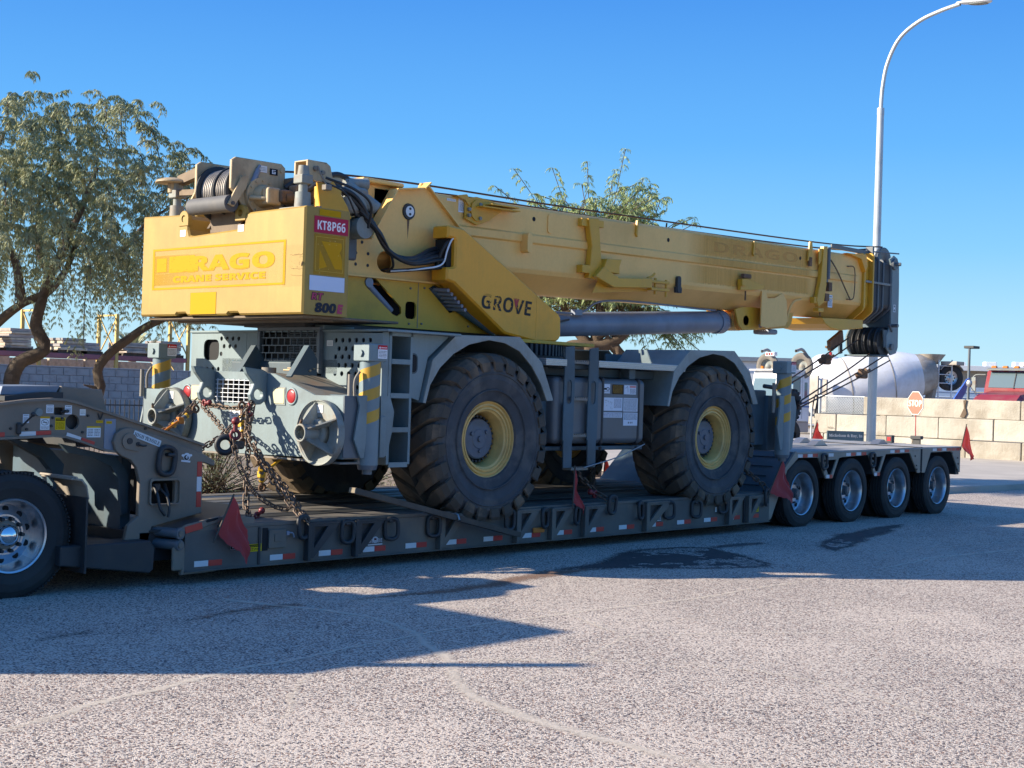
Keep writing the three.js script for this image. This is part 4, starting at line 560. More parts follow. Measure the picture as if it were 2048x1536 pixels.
  P(bm, 'rope_bracket', [at(pz(circ(.82, 3.86, .13, 10), -1.06, -1.04)), at(pz([[.62, 3.75], [.62, 3.99], [.80, 4.02], [1.05, 4.0], [1.30, 3.93], [1.02, 3.76], [.82, 3.69]], -1.09, -1.06, { b: .004 })), at(bx(.78, 1.42, 3.895, 3.91, -1.06, -.93, .003)), at(bx(.95, 1.42, 3.935, 3.95, -1.12, -.95, .003)), at(pz([[.45, 4.0], [.62, 4.03], [.66, 3.98], [.66, 3.9], [.6, 3.96]], -1.2, -1.04))], M.fresh);
  PP(bm, 'bracket_bolt', [[.66, 3.86], [.66, 3.79], [.84, 3.93], [.84, 3.77]].map(q => at(cyl([q[0], q[1], -1.05], [q[0], q[1], -1.02], .022, .022, 8))), M.float);
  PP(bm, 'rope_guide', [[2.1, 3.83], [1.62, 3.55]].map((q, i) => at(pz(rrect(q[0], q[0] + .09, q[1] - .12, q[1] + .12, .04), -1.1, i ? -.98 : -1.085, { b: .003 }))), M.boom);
  PP(bm, 'side_hole', [[1.85, 3.86], [4.6, 3.83], [8.0, 3.83]].map(q => at(cyl([q[0], q[1], -1.101], [q[0], q[1], -1.097], .028, .028, 14))), M.dark);
  decal(bm, 'label', [onZ(lab.small, .35, .50, 3.94, 3.97, -1.0975), onZ(lab.note, .54, .69, 3.83, 4.0, -1.0975)]);
  const jib = Gp(crane, 'jib_mount');
  P(jib, 'upright', [at(pz([[2.78, 3.95], [2.98, 3.97], [3.05, 3.5], [3.10, 3.25], [2.98, 3.18], [2.82, 3.2], [2.86, 3.6]], -1.09, -1.0, { b: .008 })), at(bx(2.68, 2.80, 3.85, 3.95, -1.1, -1.03, .005)), at(bx(2.68, 2.84, 3.26, 3.36, -1.1, -1.0, .005)), at(bx(2.97, 3.12, 3.86, 3.95, -1.1, -1.03, .005))], M.fresh);
  P(jib, 'arm', [at(pz([[2.86, 3.22], [3.25, 3.10], [4.05, 3.14], [4.05, 3.27], [3.35, 3.23], [3.02, 3.35]], -1.03, -.93, { b: .008 })), at(pz([[3.02, 3.3], [3.10, 3.46], [3.40, 3.47], [3.36, 3.38], [3.36, 3.28]], -1.05, -.94, { b: .006 })), at(bx(4.05, 4.45, 3.11, 3.15, -1.02, -.94)), at(bx(4.05, 4.45, 3.21, 3.25, -1.02, -.94)), at(cyl([4.18, 3.06, -.98], [4.18, 3.28, -.98], .02)), at(cyl([4.42, 3.04, -.98], [4.42, 3.27, -.98], .018)), at(tube([[4.0, 3.27, -.98], [4.1, 3.30, -.98], [4.16, 3.34, -.98]], .016, 8))], M.fresh);
  P(jib, 'shadow_plate', [at(pz([[2.95, 3.02], [3.05, 3.17], [4.1, 3.13], [4.1, 3.1]], -1.06, -1.05))], M.fresh);
  PP(bm, 'hook_eye', [[3.85, 3.97], [6.65, 3.92]].map(q => at(pz([[q[0], q[1] - .12], [q[0] + .02, q[1] + .06], [q[0] + .05, q[1] + .06], [q[0] + .04, q[1] - .05], [q[0] + .03, q[1] - .16]], -1.1, -1.07))), M.fresh);
  P(bm, 'link_plate', [at(pz(rrect(4.78, 4.86, 3.12, 3.35, .04), -1.09, -1.05)), at(bx(4.76, 4.90, 3.12, 3.2, -1.1, -1.06))], M.black);
  P(bm, 'latch', [at(pz([[6.28, 3.24], [6.28, 3.40], [6.44, 3.42], [6.9, 3.33], [6.85, 3.28], [6.5, 3.25]], -1.08, -1.02, { b: .005 })), at(bx(6.27, 6.36, 3.30, 3.40, -1.08, -.99))], M.fresh); P(bm, 'latch_bolt', [at(bx(6.32, 6.52, 3.42, 3.48, -1.06, -1.0, .01)), at(cyl([6.46, 3.1, -1.06], [6.46, 3.24, -1.06], .012))], M.rusty);
  P(bm, 'stow_bracket', [at(pz([[8.55, 4.05], [8.66, 4.06], [8.66, 3.45], [8.60, 3.18], [8.44, 3.10], [8.38, 3.2], [8.48, 3.5]], -1.08, -1.01, { b: .006 })), at(pz([[8.16, 3.8], [8.22, 4.10], [8.28, 4.11], [8.30, 4.0], [8.26, 3.8]], -1.09, -1.06, { b: .004 })), at(bx(8.32, 8.44, 3.15, 3.25, -1.1, -1.02)), at(bx(8.42, 8.58, 3.02, 3.08, -1.1, -1.0)), at(pz([[8.44, 3.75], [8.44, 4.0], [8.55, 4.02], [8.6, 3.9]], -1.05, -1.03))], M.fresh);
  P(bm, 'stow_cylinder', [at(cyl([8.74, 3.55, -1.04], [8.74, 4.05, -1.04], .035)), at(bx(8.66, 8.80, 3.50, 4.04, -1.09, -1.06))], M.tank); P(bm, 'stow_pins', [at(bx(8.72, 8.82, 3.36, 3.5, -1.07, -1.0)), at(cyl([8.55, 2.96, -1.05], [8.55, 3.08, -1.05], .012)), at(bx(8.62, 8.74, 3.2, 3.32, -1.07, -1.0)), at(bx(8.2, 8.28, 3.72, 3.86, -1.08, -1.05))], M.rusty);
  P(bm, 'hand_rail', [at(tube([[9.42, 3.80, -1.09], [9.56, 3.80, -1.05], [9.60, 3.72, -1.05], [9.60, 3.4, -1.05], [9.56, 3.28, -1.05], [9.42, 3.27, -1.09]], .009, 20)), at(tube([[8.85, 3.86, -1.06], [9.0, 3.72, -1.04], [9.3, 3.42, -1.04], [9.5, 3.26, -1.06]], .011, 16))], M.rusty);
  decal(bm, 'label', onZ(lab.note, 8.86, 9.0, 3.26, 3.46, -1.0975));
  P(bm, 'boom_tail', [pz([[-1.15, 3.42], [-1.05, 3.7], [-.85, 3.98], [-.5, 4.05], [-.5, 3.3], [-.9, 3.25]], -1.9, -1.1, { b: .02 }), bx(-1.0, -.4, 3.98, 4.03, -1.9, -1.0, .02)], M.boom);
  P(bm, 'hoist_cable', [tube([[-2.33, 3.96, -1.5], [-.8, 4.10, -1.45], [3, 4.16, -1.35], [9.5, 4.32, -1.3], [10.95, 4.42, -1.3]], .012, 60, 5), tube([[-1.3, 3.9, -1.45], [.2, 4.06, -1.5], [5, 4.14, -1.5], [9.8, 4.28, -1.5], [10.98, 4.40, -1.6]], .012, 60, 5)], M.rope);
  // lift cylinder and foot
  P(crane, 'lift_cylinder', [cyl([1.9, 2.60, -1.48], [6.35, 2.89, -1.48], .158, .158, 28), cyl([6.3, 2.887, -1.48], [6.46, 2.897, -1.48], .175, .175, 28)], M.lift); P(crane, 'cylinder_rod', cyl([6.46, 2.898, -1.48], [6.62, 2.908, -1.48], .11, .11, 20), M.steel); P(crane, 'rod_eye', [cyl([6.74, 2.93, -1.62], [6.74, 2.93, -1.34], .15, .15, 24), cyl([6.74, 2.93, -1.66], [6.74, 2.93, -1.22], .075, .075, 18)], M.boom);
  P(crane, 'cylinder_pipe', [tube([[2.6, 2.80, -1.36], [3.1, 2.83, -1.33], [3.4, 2.98, -1.34], [6.2, 3.05, -1.4]], .014, 24), bx(2.9, 3.05, 2.78, 2.86, -1.36, -1.28, .01)], M.lift);
  for (const z of [-1.25, -1.74]) P(crane, 'lift_lug', pz([[6.55, 2.86], [6.66, 2.78], [6.95, 2.80], [7.9, 2.88], [8.0, 2.95], [8.05, 3.12], [6.9, 3.14], [6.6, 3.12], [6.45, 3.08]], z, z + .03, { b: .004 }), M.fresh);
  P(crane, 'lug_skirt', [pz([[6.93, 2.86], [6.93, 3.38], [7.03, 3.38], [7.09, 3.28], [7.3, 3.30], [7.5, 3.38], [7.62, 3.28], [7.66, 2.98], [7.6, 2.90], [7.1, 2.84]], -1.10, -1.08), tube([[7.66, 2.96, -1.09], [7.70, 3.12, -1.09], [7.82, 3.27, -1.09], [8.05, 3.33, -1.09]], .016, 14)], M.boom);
  P(crane, 'rubber_stop', [bar([7.0, 2.86, -1.14], [7.35, 3.08, -1.14], .04, .05), bx(7.35, 7.6, 2.76, 2.84, -1.5, -1.2, .03)], M.lift);
}
// ropes from the boom nose down to the chassis
{
  const rp = Gp(crane, 'hoist_ropes', 'rusty ropes slung from the boom nose to the carrier front');
  const L = [[[10.45, 2.86, -1.6], [6.6, 1.97, -.53]], [[10.62, 2.84, -1.5], [6.6, 1.94, -.47]], [[10.95, 2.64, -1.42], [6.6, 1.75, -.20]], [[11.1, 2.56, -1.3], [6.6, 1.70, -.20]], [[11.15, 2.50, -1.2], [6.6, 1.66, -.21]]];
  L.forEach(([a, b], k) => P(rp, 'rope', tube([a, [a[0] * .6 + b[0] * .4, a[1] * .6 + b[1] * .4 - .02, a[2] * .6 + b[2] * .4], b], .013, 14, 6), M.rope));
  const on = (k, t) => L[k][0].map((v, i) => v + (L[k][1][i] - v) * t);
  for (const [k, t] of [[1, .47], [4, .33]]) { const c = on(k, t); P(rp, 'rusty_socket', [bx(c[0] - .11, c[0] + .09, c[1] - .07, c[1] + .09, c[2] - .05, c[2] + .05, .03), cyl([c[0] - .12, c[1] - .03, c[2] - .07], [c[0] - .02, c[1] + .06, c[2] + .08], .045), cyl([c[0] + .02, c[1], c[2]], [c[0] + .35, c[1] + .085, c[2] - .08], .022)], M.rusty); }
  { const c = on(0, .10); P(rp, 'red_wedge', [bar([c[0] - .05, c[1] + .1, c[2]], [c[0] - .62, c[1] - .10, c[2] + .1], .06, .17), bar([c[0] - .5, c[1] - .16, c[2] + .1], [c[0] - .8, c[1] - .12, c[2] + .15], .03, .03)], M.hookred2 ?? M.rusty); }
}
// ---------------------------------------------------------------- the trailer
const trl = T('lowboy_trailer', 'dark low flat-bed trailer carrying the crane, with curved gooseneck and four rear axles', 'trailer', [1.2, 0, -1.5]);
{
  // main beam and deck
  P(trl, 'side_beam', [bx(-3.8, 5.6, .123, .475, -.03, -.004, .004), bx(-3.8, 5.6, .11, .125, -.12, .012, .003), bx(-3.45, 5.6, .475, .512, -.16, 0, .006)], M.trailer);
  P(trl, 'side_beam', [cube(-3.8, 5.6, .12, .5, -3.0, -2.97)], M.trailer);
  P(trl, 'cross_member', Array.from({ length: 15 }, (_, k) => cube(-3.3 + k * .62, -3.22 + k * .62, .2, .44, -2.95, -.05)), M.black);
  P(trl, 'belly_plate', cube(-3.3, 5.55, .19, .2, -2.95, -.05), M.black);
  for (let k = 0; k < 11; k++) { const z = -.19 - k * .255; P(trl, 'deck_plank', bx(-3.1, 5.55, .465 + (k % 2) * .008, .508 + (k % 3) * .003, z - .23, z, .008), [M.deck, M.black, M.trailer, M.deck, M.black][k % 5]); }
  // folding outrigger brackets, lashing rings, reflectors
  const brk = (x, s = .34) => { const o = P(trl, 'outrigger_bracket', [pz([[x, .48], [x + s, .48], [x + s, .45], [x + .045, .15], [x, .15]], .02, .055, { holes: [[[x + .05, .445], [x + .05, .25], [x + s * .62, .445]]], b: .004 }), bx(x - .035, x, .13, .485, -.004, .07, .006), bx(x, x + s + .02, .465, .49, 0, .06, .004)], Math.round(x * 10) % 3 ? M.trailer : M.black); P(trl, 'bracket_shade', pz([[x + .052, .443], [x + .052, .26], [x + s * .6, .443]], .001, .006), M.black); return o; };  // black panel on the beam stands in for shade inside the bracket
  for (const x of [-2.44, -1.85, -.70, .47, 1.05, 1.63, 2.80]) brk(x, x === 2.80 ? .48 : .34); brk(4.57, .32); brk(5.03, .32);
  const ring = new THREE.TubeGeometry(new THREE.CatmullRomCurve3([[0, .075], [.05, .06], [.062, -.02], [.05, -.09], [0, -.11], [-.05, -.09], [-.062, -.02], [-.05, .06]].map(p => V(p[0], p[1], 0)), true), 28, .0195, 7, true).scale(1.12, 1.12, 1.1);
  for (const [x, y] of [[-1.97, .395], [-1.40, .395], [-.81, .395], [.34, .40], [.92, .40], [1.48, .41], [2.67, .41], [3.25, .39], [3.83, .38], [4.42, .41], [-2.52, .47], [2.12, .50], [5.45, .47]]) P(trl, 'lashing_ring', [ring.clone().rotateY(rr(-.5, .5)).rotateZ(rr(-.12, .12)).translate(x, y, .045), bx(x - .035, x + .035, y + .045, y + .085, -.004, .06, .012)], M.black);
  const refl = (x, y, w = .15, z = .0, broken) => { P(trl, 'white_reflector', bx(x, x + w, y - .026, y + .026, z - .002, z + .003, .002), broken ? M.reflOld ?? M.reflW : M.reflW); P(trl, 'red_reflector', bx(x + w + .003, x + 2 * w, y - .026, y + .026, z - .002, z + .003, .002), M.reflR); };
  for (const x of [-3.70, -2.87, -2.29, -1.73, -1.16, -.58, -.02, .60, 1.15, 1.73, 2.31, 2.89, 3.48, 4.06, 4.60, 5.05]) refl(x, .178 + (x + 3.7) * .0035, x > 4.5 ? .142 : .148);
  P(trl, 'marker_light', [bx(.76, .95, .215, .275, 0, .022, .028, 4)], M.amber);
  const globe = print(120, 60, (c, w, h) => { c.clearRect(0, 0, w, h); c.fillStyle = '#c9c6c8'; c.beginPath(); c.arc(60, 22, 20, 0, 7); c.fill(); words(c, 'GLOBE', 60, 26, 32, 'bold', '#d8d5d6', 'sans-serif', 112); c.strokeStyle = '#3a3236'; c.lineWidth = 1.2; c.strokeText('GLOBE', 60, 26, 112); c.fillStyle = '#d8d5d6'; c.fillRect(10, 46, 100, 7); c.fillStyle = '#5b2630'; c.fillRect(52, 12, 16, 12); });
  decal(trl, 'maker_mark', onZ(globe, -1.69, -1.46, .21, .31, .0035)); decal(trl, 'maker_mark', onZ(globe, 2.92, 3.16, .235, .31, .0035));
  decal(trl, 'label', onZ(lab.plate, -3.32, -3.17, .28, .42, .0035)); decal(trl, 'caution_label', onZ(lab.caution, -3.13, -2.97, .25, .32, .0035)); decal(trl, 'label', onZ(lab.caution, 4.66, 4.80, .25, .32, .0035)); decal(trl, 'label', onZ(lab.caution, 5.12, 5.33, .26, .33, .0035)); decal(trl, 'label', onZ(lab.small, 4.30, 4.34, .30, .36, .0035));
  P(trl, 'toolbox_door', [bx(-2.90, -2.70, .27, .44, -.002, .02, .004), bx(-2.84, -2.76, .33, .40, .02, .026, .003)], M.trailer); P(trl, 'toolbox_recess', cube(-2.96, -2.90, .25, .46, -.003, .002), M.dark); P(trl, 'toolbox_latch', [tube([[-2.68, .40, .01], [-2.64, .40, .035], [-2.62, .36, .035]], .008, 8), bx(-2.70, -2.67, .38, .42, 0, .03, .004)], M.lift); PP(trl, 'beam_seam', [bx(-3.01, -2.985, .13, .47, -.002, .01, .003), bx(4.95, 4.975, .13, .47, 0, .02, .003)], M.black);
  // front corner and hinge rollers
  P(trl, 'corner_post', [pz([[-3.83, .09], [-3.46, .10], [-3.46, .50], [-3.40, .585], [-3.55, .565], [-3.79, .475]], -.05, -.005, { b: .006 }), pz([[-3.46, .47], [-3.05, .47], [-3.05, .56], [-3.36, .60], [-3.42, .58]], -.05, -.004, { b: .006 })], M.neck);
  P(trl, 'ramp_cover', [py([[-4.05, -.30], [-3.82, -.02], [-3.33, -.02], [-3.05, -.2], [-3.05, -.95], [-4.0, -.95]], .50, .515).applyMatrix4(new THREE.Matrix4().set(1, 0, 0, 0, .19, 1, 0, .715, 0, 0, 1, 0, 0, 0, 0, 1)), cube(-4.1, -3.2, .2, .45, -2.9, -.25)], M.black);
  P(trl, 'rollers', [cyl([-3.95, .46, -.35], [-3.86, .455, -.01], .042, .042, 16), cyl([-3.95, .355, -.35], [-3.86, .355, -.01], .046, .046, 16), cyl([-3.86, .455, -.012], [-3.855, .455, .012], .055, .05, 16), cyl([-3.86, .355, -.012], [-3.855, .355, .012], .052, .045, 16)], M.tank);
  P(trl, 'roller_pin', [cyl([-3.855, .455, .012], [-3.853, .455, .022], .028), cyl([-3.855, .355, .012], [-3.853, .355, .022], .028), bx(-3.92, -3.80, .13, .34, -.04, .0, .02)], M.neck);
  P(trl, 'slotted_arm', [pz([[-3.86, .50], [-3.80, .53], [-3.45, .59], [-3.38, .575], [-3.42, .545], [-3.78, .455]], -.02, .005, { b: .005 })], M.neck); P(trl, 'slot', pz([[-3.60, .555], [-3.57, .568], [-3.47, .58], [-3.46, .57], [-3.50, .555], [-3.58, .54]], .002, .007), M.dark); P(trl, 'red_reflector', bx(-.09, .09, -.03, .03, -.002, .003, .002).rotateZ(.2).translate(-3.72, .50, .006), M.reflR);
  // gooseneck
  const g = Gp(trl, 'gooseneck', 'curved brown gooseneck joining the trailer to the tractor');
  const up = [[-7.2, 1.53], [-5.9, 1.545], [-5.41, 1.57], [-5.18, 1.60], [-4.95, 1.615], [-4.83, 1.61], [-4.71, 1.585], [-4.46, 1.515], [-4.03, 1.395], [-3.44, 1.225]];
  const lo = [[-3.44, 1.08], [-4.33, 1.15], [-4.44, 1.165], [-4.54, 1.195], [-4.69, 1.245], [-4.82, 1.28], [-4.94, 1.29], [-5.17, 1.28], [-5.9, 1.25], [-7.2, 1.22]];
  for (const z of [-.33, -2.71]) P(g, 'side_plate', pz([...up, ...lo], z, z + .035, { holes: z > -1 ? [circ(-4.755, 1.415, .062, 20), rrect(-4.925, -4.835, 1.475, 1.535, .012)] : [], b: .004 }), M.neck);
  P(g, 'top_rail', [pz([...up, ...up.slice().reverse().map(p => [p[0], p[1] - .022])], -.34, -.265), pz([...lo, ...lo.slice().reverse().map(p => [p[0], p[1] + .02])], -.34, -.265)], M.neck);
  P(g, 'gooseneck_core', [pz([...up.map(p => [p[0], p[1] - .03]), ...lo.map(p => [p[0], p[1] + .03])], -.55, -.36), pz([...up.map(p => [p[0], p[1] - .03]), ...lo.map(p => [p[0], p[1] + .03])], -2.66, -2.45), cube(-4.6, -4.2, 1.2, 1.36, -2.5, -.5), cyl([-6.8, 1.35, -1.3], [-4.4, 1.3, -1.3], .09), cyl([-6.8, 1.35, -1.75], [-4.4, 1.3, -1.75], .09)], M.black);
  P(g, 'blue_panel', [bx(-4.455, -4.345, 1.165, 1.445, -.298, -.288, .003)], M.lift);
  P(g, 'hatch', [pz([[-5.25, 1.63], [-5.23, 1.70], [-4.71, 1.712], [-4.75, 1.64]], -1.3, -.6)], M.lift); P(g, 'hatch_tarp', pz([[-5.25, 1.58], [-4.95, 1.60], [-4.72, 1.61], [-4.72, 1.66], [-4.9, 1.66], [-5.25, 1.62]], -1.2, -.52), M.black);
  P(g, 'raised_box', pz([[-4.74, 1.60], [-4.70, 1.712], [-4.31, 1.69], [-4.24, 1.45], [-4.6, 1.55]], -1.3, -.58, { b: .008 }), M.neck);
  // swing arm of the neck, with its foot
  const arm = [[-4.30, 1.36], [-4.36, 1.32], [-4.385, 1.25], [-4.36, 1.17], [-4.30, 1.125], [-4.21, 1.09], [-4.15, 1.02], [-4.115, .90], [-4.12, .6], [-4.22, .52], [-4.25, .38], [-4.22, .27], [-4.12, .24], [-4.03, .30], [-3.98, .50], [-3.46, .60], [-3.465, 1.06], [-3.34, 1.02], [-3.33, 1.065], [-3.45, 1.13], [-3.90, 1.285], [-4.23, 1.37]];
  P(g, 'swing_arm', pz(arm, -.30, -.25, { holes: [rrect(-4.01, -3.75, .70, .905, .03)], b: .006 }), M.neck);
  P(g, 'swing_arm', pz(arm, -2.75, -2.7), M.neck);
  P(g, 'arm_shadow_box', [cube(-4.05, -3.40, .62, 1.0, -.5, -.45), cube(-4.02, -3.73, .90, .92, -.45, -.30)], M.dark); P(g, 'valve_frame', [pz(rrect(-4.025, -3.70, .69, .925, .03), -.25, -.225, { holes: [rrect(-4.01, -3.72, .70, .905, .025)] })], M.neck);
  P(g, 'valve_hoses', [tube([[-3.93, .86, -.32], [-3.94, .78, -.24], [-3.93, .66, -.2], [-3.88, .60, -.2]], .014, 16), tube([[-3.88, .84, -.32], [-3.84, .76, -.24], [-3.84, .66, -.2], [-3.85, .58, -.2]], .012, 16), bx(-3.95, -3.86, .80, .88, -.42, -.3, .02), cyl([-3.80, .86, -.35], [-3.81, .76, -.27], .018)], M.black);
  P(g, 'pivot_cover', [cyl([-4.235, 1.252, -.25], [-4.235, 1.252, -.235], .072, .072, 32), cyl([-4.16, 1.225, -.25], [-4.16, 1.225, -.237], .05, .05, 24), bar([-4.235, 1.195, -.243], [-4.14, 1.18, -.243], .013, .03)], M.neck); P(g, 'pivot_bolt', [cyl([-4.237, 1.255, -.236], [-4.237, 1.255, -.226], .028, .026, 20), cyl([-4.155, 1.228, -.237], [-4.155, 1.228, -.225], .02, .02, 12), tube([[-4.155, 1.228, -.225], [-4.12, 1.215, -.215], [-4.08, 1.215, -.22]], .009, 8)], M.black);
  P(g, 'lashing_ring', [ring.clone().scale(1.15, 1.15, 1.3).rotateZ(-.12).translate(-3.865, 1.10, -.22), bx(-3.87, -3.79, 1.115, 1.15, -.26, -.19, .015)], M.black);
  decal(g, 'lettering_plate', onZ(print(360, 70, (c, w, h) => { c.fillStyle = '#c8d0d4'; c.beginPath(); c.roundRect ? c.roundRect(0, 0, w, h, 10) : c.rect(0, 0, w, h); c.fill(); words(c, 'HIGH TENSILE', w / 2, h / 2 + 2, 48, 'bold', '#1d2126', 'serif', 336); c.fillRect(176, 12, 4, 36); }), -4.205, -3.915, 1.245, 1.305, -.2405 + .0, -.335));
  decal(g, 'emblem', onZ(print(110, 100, (c, w, h) => { c.clearRect(0, 0, w, h); c.fillStyle = '#d6d9de'; c.beginPath(); c.ellipse(55, 40, 34, 36, 0, 0, 7); c.fill(); c.beginPath(); c.ellipse(18, 28, 15, 12, 0, 0, 7); c.ellipse(92, 28, 15, 12, 0, 0, 7); c.fill(); c.save(); c.rotate(.12); c.fillRect(10, 68, 90, 18); c.restore(); c.fillStyle = '#26282d'; c.beginPath(); c.ellipse(52, 48, 24, 24, 0, 0, 7); c.fill(); c.fillStyle = '#d6d9de'; c.beginPath(); c.ellipse(58, 42, 13, 16, .5, 0, 7); c.fill(); c.fillStyle = '#26282d'; c.fillRect(54, 40, 12, 8); }), -3.705, -3.585, 1.055, 1.15, -.2405));
  for (const [y0, y1, m] of [[.93, 1.065, M.reflR], [.795, .928, M.reflW], [.655, .793, M.reflR]]) P(g, m === M.reflR ? 'red_reflector' : 'white_reflector', bx(-3.525, -3.475, y0, y1, -.252, -.246, .002), m);
  const rz = (x, y, w, a, m, n) => P(g, n, bx(-w / 2, w / 2, -.024, .024, -.002, .003, .002).rotateZ(a).translate(x, y, -.29), m);
  rz(-5.42, 1.305, .12, .02, M.reflR, 'red_reflector'); rz(-5.16, 1.312, .145, .03, M.reflW, 'white_reflector'); rz(-5.02, 1.317, .14, .04, M.reflR, 'red_reflector'); rz(-4.745, 1.285, .14, -.30, M.reflW, 'white_reflector'); rz(-4.61, 1.243, .13, -.29, M.reflR, 'red_reflector');
  const zz = -.2935, D = (n, r, x0, x1, y0, y1) => decal(g, n, onZ(r, x0, x1, y0, y1, zz));
  D('label', lab.note, -5.0, -4.932, 1.488, 1.558); D('label', lab.note, -4.83, -4.765, 1.48, 1.555); D('label', lab.small, -4.692, -4.635, 1.47, 1.525); D('label', lab.nosmoke, -5.05, -4.965, 1.35, 1.46); D('warning_label', lab.yel, -4.915, -4.822, 1.35, 1.452); D('label', lab.spec, -4.62, -4.487, 1.285, 1.38); D('label', lab.strip, -4.535, -4.468, 1.408, 1.43); D('label', lab.note, -5.205, -5.15, 1.405, 1.478); decal(g, 'label', onZ(lab.strip, -4.44, -4.385, 1.402, 1.424, -.2865));
  P(g, 'gauge', [cyl([-5.07, 1.495, -.298], [-5.07, 1.495, -.275], .033, .031, 24)], M.float); P(g, 'control_lever', [cyl([-5.235, 1.36, -.29], [-5.165, 1.475, -.20], .008), new THREE.SphereGeometry(.02, 14, 10).translate(-5.165, 1.48, -.2), bx(-5.265, -5.225, 1.31, 1.41, -.295, -.26, .018, 3), cyl([-4.86, 1.50, -.29], [-4.83, 1.51, -.24], .012), bx(-4.86, -4.82, 1.495, 1.52, -.26, -.23, .01), tube([[-4.52, 1.49, -.29], [-4.50, 1.44, -.285], [-4.48, 1.49, -.28]], .006, 8)], M.black);
  P(g, 'small_bolts', [[-5.31, 1.36], [-5.17, 1.355], [-4.94, 1.45], [-4.855, 1.445], [-4.95, 1.38], [-4.615, 1.47], [-4.66, 1.33], [-4.05, 1.36]].map(q => cyl([q[0], q[1], -.295], [q[0], q[1], -.28], .012, .01, 8)), M.black);
  P(g, 'neck_web', [pz([[-4.7, 1.22], [-4.15, 1.10], [-4.02, .95], [-4.02, .6], [-4.08, .58], [-4.12, .9], [-4.2, 1.02], [-4.38, 1.10], [-4.62, 1.14]], -.62, -.58), pz([[-4.95, 1.27], [-4.45, 1.15], [-4.30, 1.0], [-4.33, .78], [-4.40, .78], [-4.42, .95], [-4.52, 1.06], [-4.75, 1.18]], -1.3, -1.2), cube(-4.05, -3.95, .45, 1.1, -2.6, -.65)], M.navy);
  P(g, 'neck_foot', [pz([[-4.95, .24], [-4.10, .12], [-4.06, .15], [-4.05, .34], [-4.10, .40], [-4.95, .40]], -.40, -.08, { b: .01 }), cube(-4.95, -4.0, .16, .36, -2.8, -.4), cyl([-4.24, .34, -.2], [-4.24, .34, -.1], .05, .045, 16)], M.black);
  P(g, 'far_neck_panel', [pz([[-4.75, .62], [-4.75, .95], [-4.60, 1.0], [-4.38, .85], [-4.2, .62]], -1.9, -1.86), bx(-4.9, -4.1, .52, .62, -1.9, -1.2, .01)], M.neck);
  // rear bogie
  const skirt = [[5.62, .13], [5.66, .15], [6.04, .80], [6.32, .97], [6.86, .965], [7.08, .66], [7.27, .66], [7.44, .95], [7.52, .962], [8.32, .985], [8.50, .68], [8.66, .68], [8.85, .99], [9.63, 1.0], [9.90, .68], [9.99, .68], [9.99, 1.085], [6.27, 1.05], [5.97, .80], [5.60, .47], [5.56, .15]];
  P(trl, 'bogie_skirt', pz(skirt, -.03, -.006, { holes: [[[7.01, .925], [7.145, .715], [7.235, .715], [7.37, .93]], [[8.41, .95], [8.54, .735], [8.63, .735], [8.76, .96]]], b: .003 }), M.skirt);
  P(trl, 'bogie_skirt', pz([[10.05, .68], [10.15, .68], [10.34, 1.0], [11.08, 1.01], [11.36, .67], [11.41, .66], [11.41, 1.085], [10.05, 1.085]], -.03, -.006, { b: .003 }), M.skirt);
  P(trl, 'wheel_arch', [pz([[6.05, .80], [6.33, .975], [6.86, .97], [7.08, .665], [7.27, .665], [7.44, .955], [8.32, .99], [8.50, .685], [8.66, .685], [8.85, .995], [9.63, 1.005], [9.9, .69], [10.15, .69], [10.34, 1.005], [11.08, 1.015], [11.38, .665], [11.40, .69], [11.10, 1.03], [10.32, 1.02], [10.12, .71], [9.92, .71], [9.65, 1.02], [8.83, 1.01], [8.64, .70], [8.52, .70], [8.34, 1.005], [7.42, .97], [7.25, .68], [7.1, .68], [6.88, .985], [6.32, .99], [6.04, .815]], -.72, -.03)], M.black);
  P(trl, 'rear_deck', [pz([[6.25, 1.052], [11.42, 1.088], [11.42, 1.072], [6.25, 1.03]], -3.0, -.0), cube(6.6, 11.2, .8, 1.03, -2.3, -.75)], M.deckgrey); P(trl, 'deck_joint', cube(9.995, 10.045, .7, 1.09, -2.99, -.004), M.dark);
  P(trl, 'deck_ribs', [cube(6.3, 11.4, 1.082, 1.09, -1.02, -.98), cube(6.3, 11.4, 1.082, 1.09, -2.02, -1.98), ...[7.5, 9.4].map(x => pz([[x - .18, 1.07], [x + .22, 1.07], [x + .06, 1.16], [x - .04, 1.15]], -1.9, -1.75)), ...[8.6, 10.6].map(x => pz([[x - .18, 1.07], [x + .22, 1.07], [x + .06, 1.16], [x - .04, 1.15]], -1.15, -1.0))], M.steel);
  P(trl, 'ramp', [pz([[5.58, .50], [6.25, 1.045], [6.25, 1.03], [5.6, .48]], -2.98, -.035)], M.navy2 ?? M.navy); P(trl, 'ramp_slot', [0, 1, 2, 3].map(k => bx(-.006, .006, -.004, .004, -2.0, -.22, .003).rotateZ(0).translate(5.68 + k * .155, .592 + k * .126, 0)), M.dark);
  P(trl, 'ramp_edge', pz([[5.60, .48], [6.28, 1.05], [6.24, 1.06], [5.56, .50]], -.035, .0, { b: .003 }), M.skirt);
  const wr = [[6.30, .996, 'w'], [6.42, .997, 'r'], [6.56, .999, 'w'], [6.70, 1.0, 'r'], [7.14, 1.0, 'w'], [7.64, 1.0, 'w'], [7.78, 1.004, 'r'], [7.94, 1.006, 'w'], [8.10, 1.008, 'r'], [8.98, 1.03, 'w'], [9.14, 1.034, 'r'], [9.30, 1.036, 'w'], [9.46, 1.038, 'r'], [10.40, 1.045, 'w'], [10.57, 1.045, 'r'], [10.74, 1.045, 'w'], [10.92, 1.045, 'r'], [11.08, 1.045, 'r'], [11.24, 1.045, 'r']];
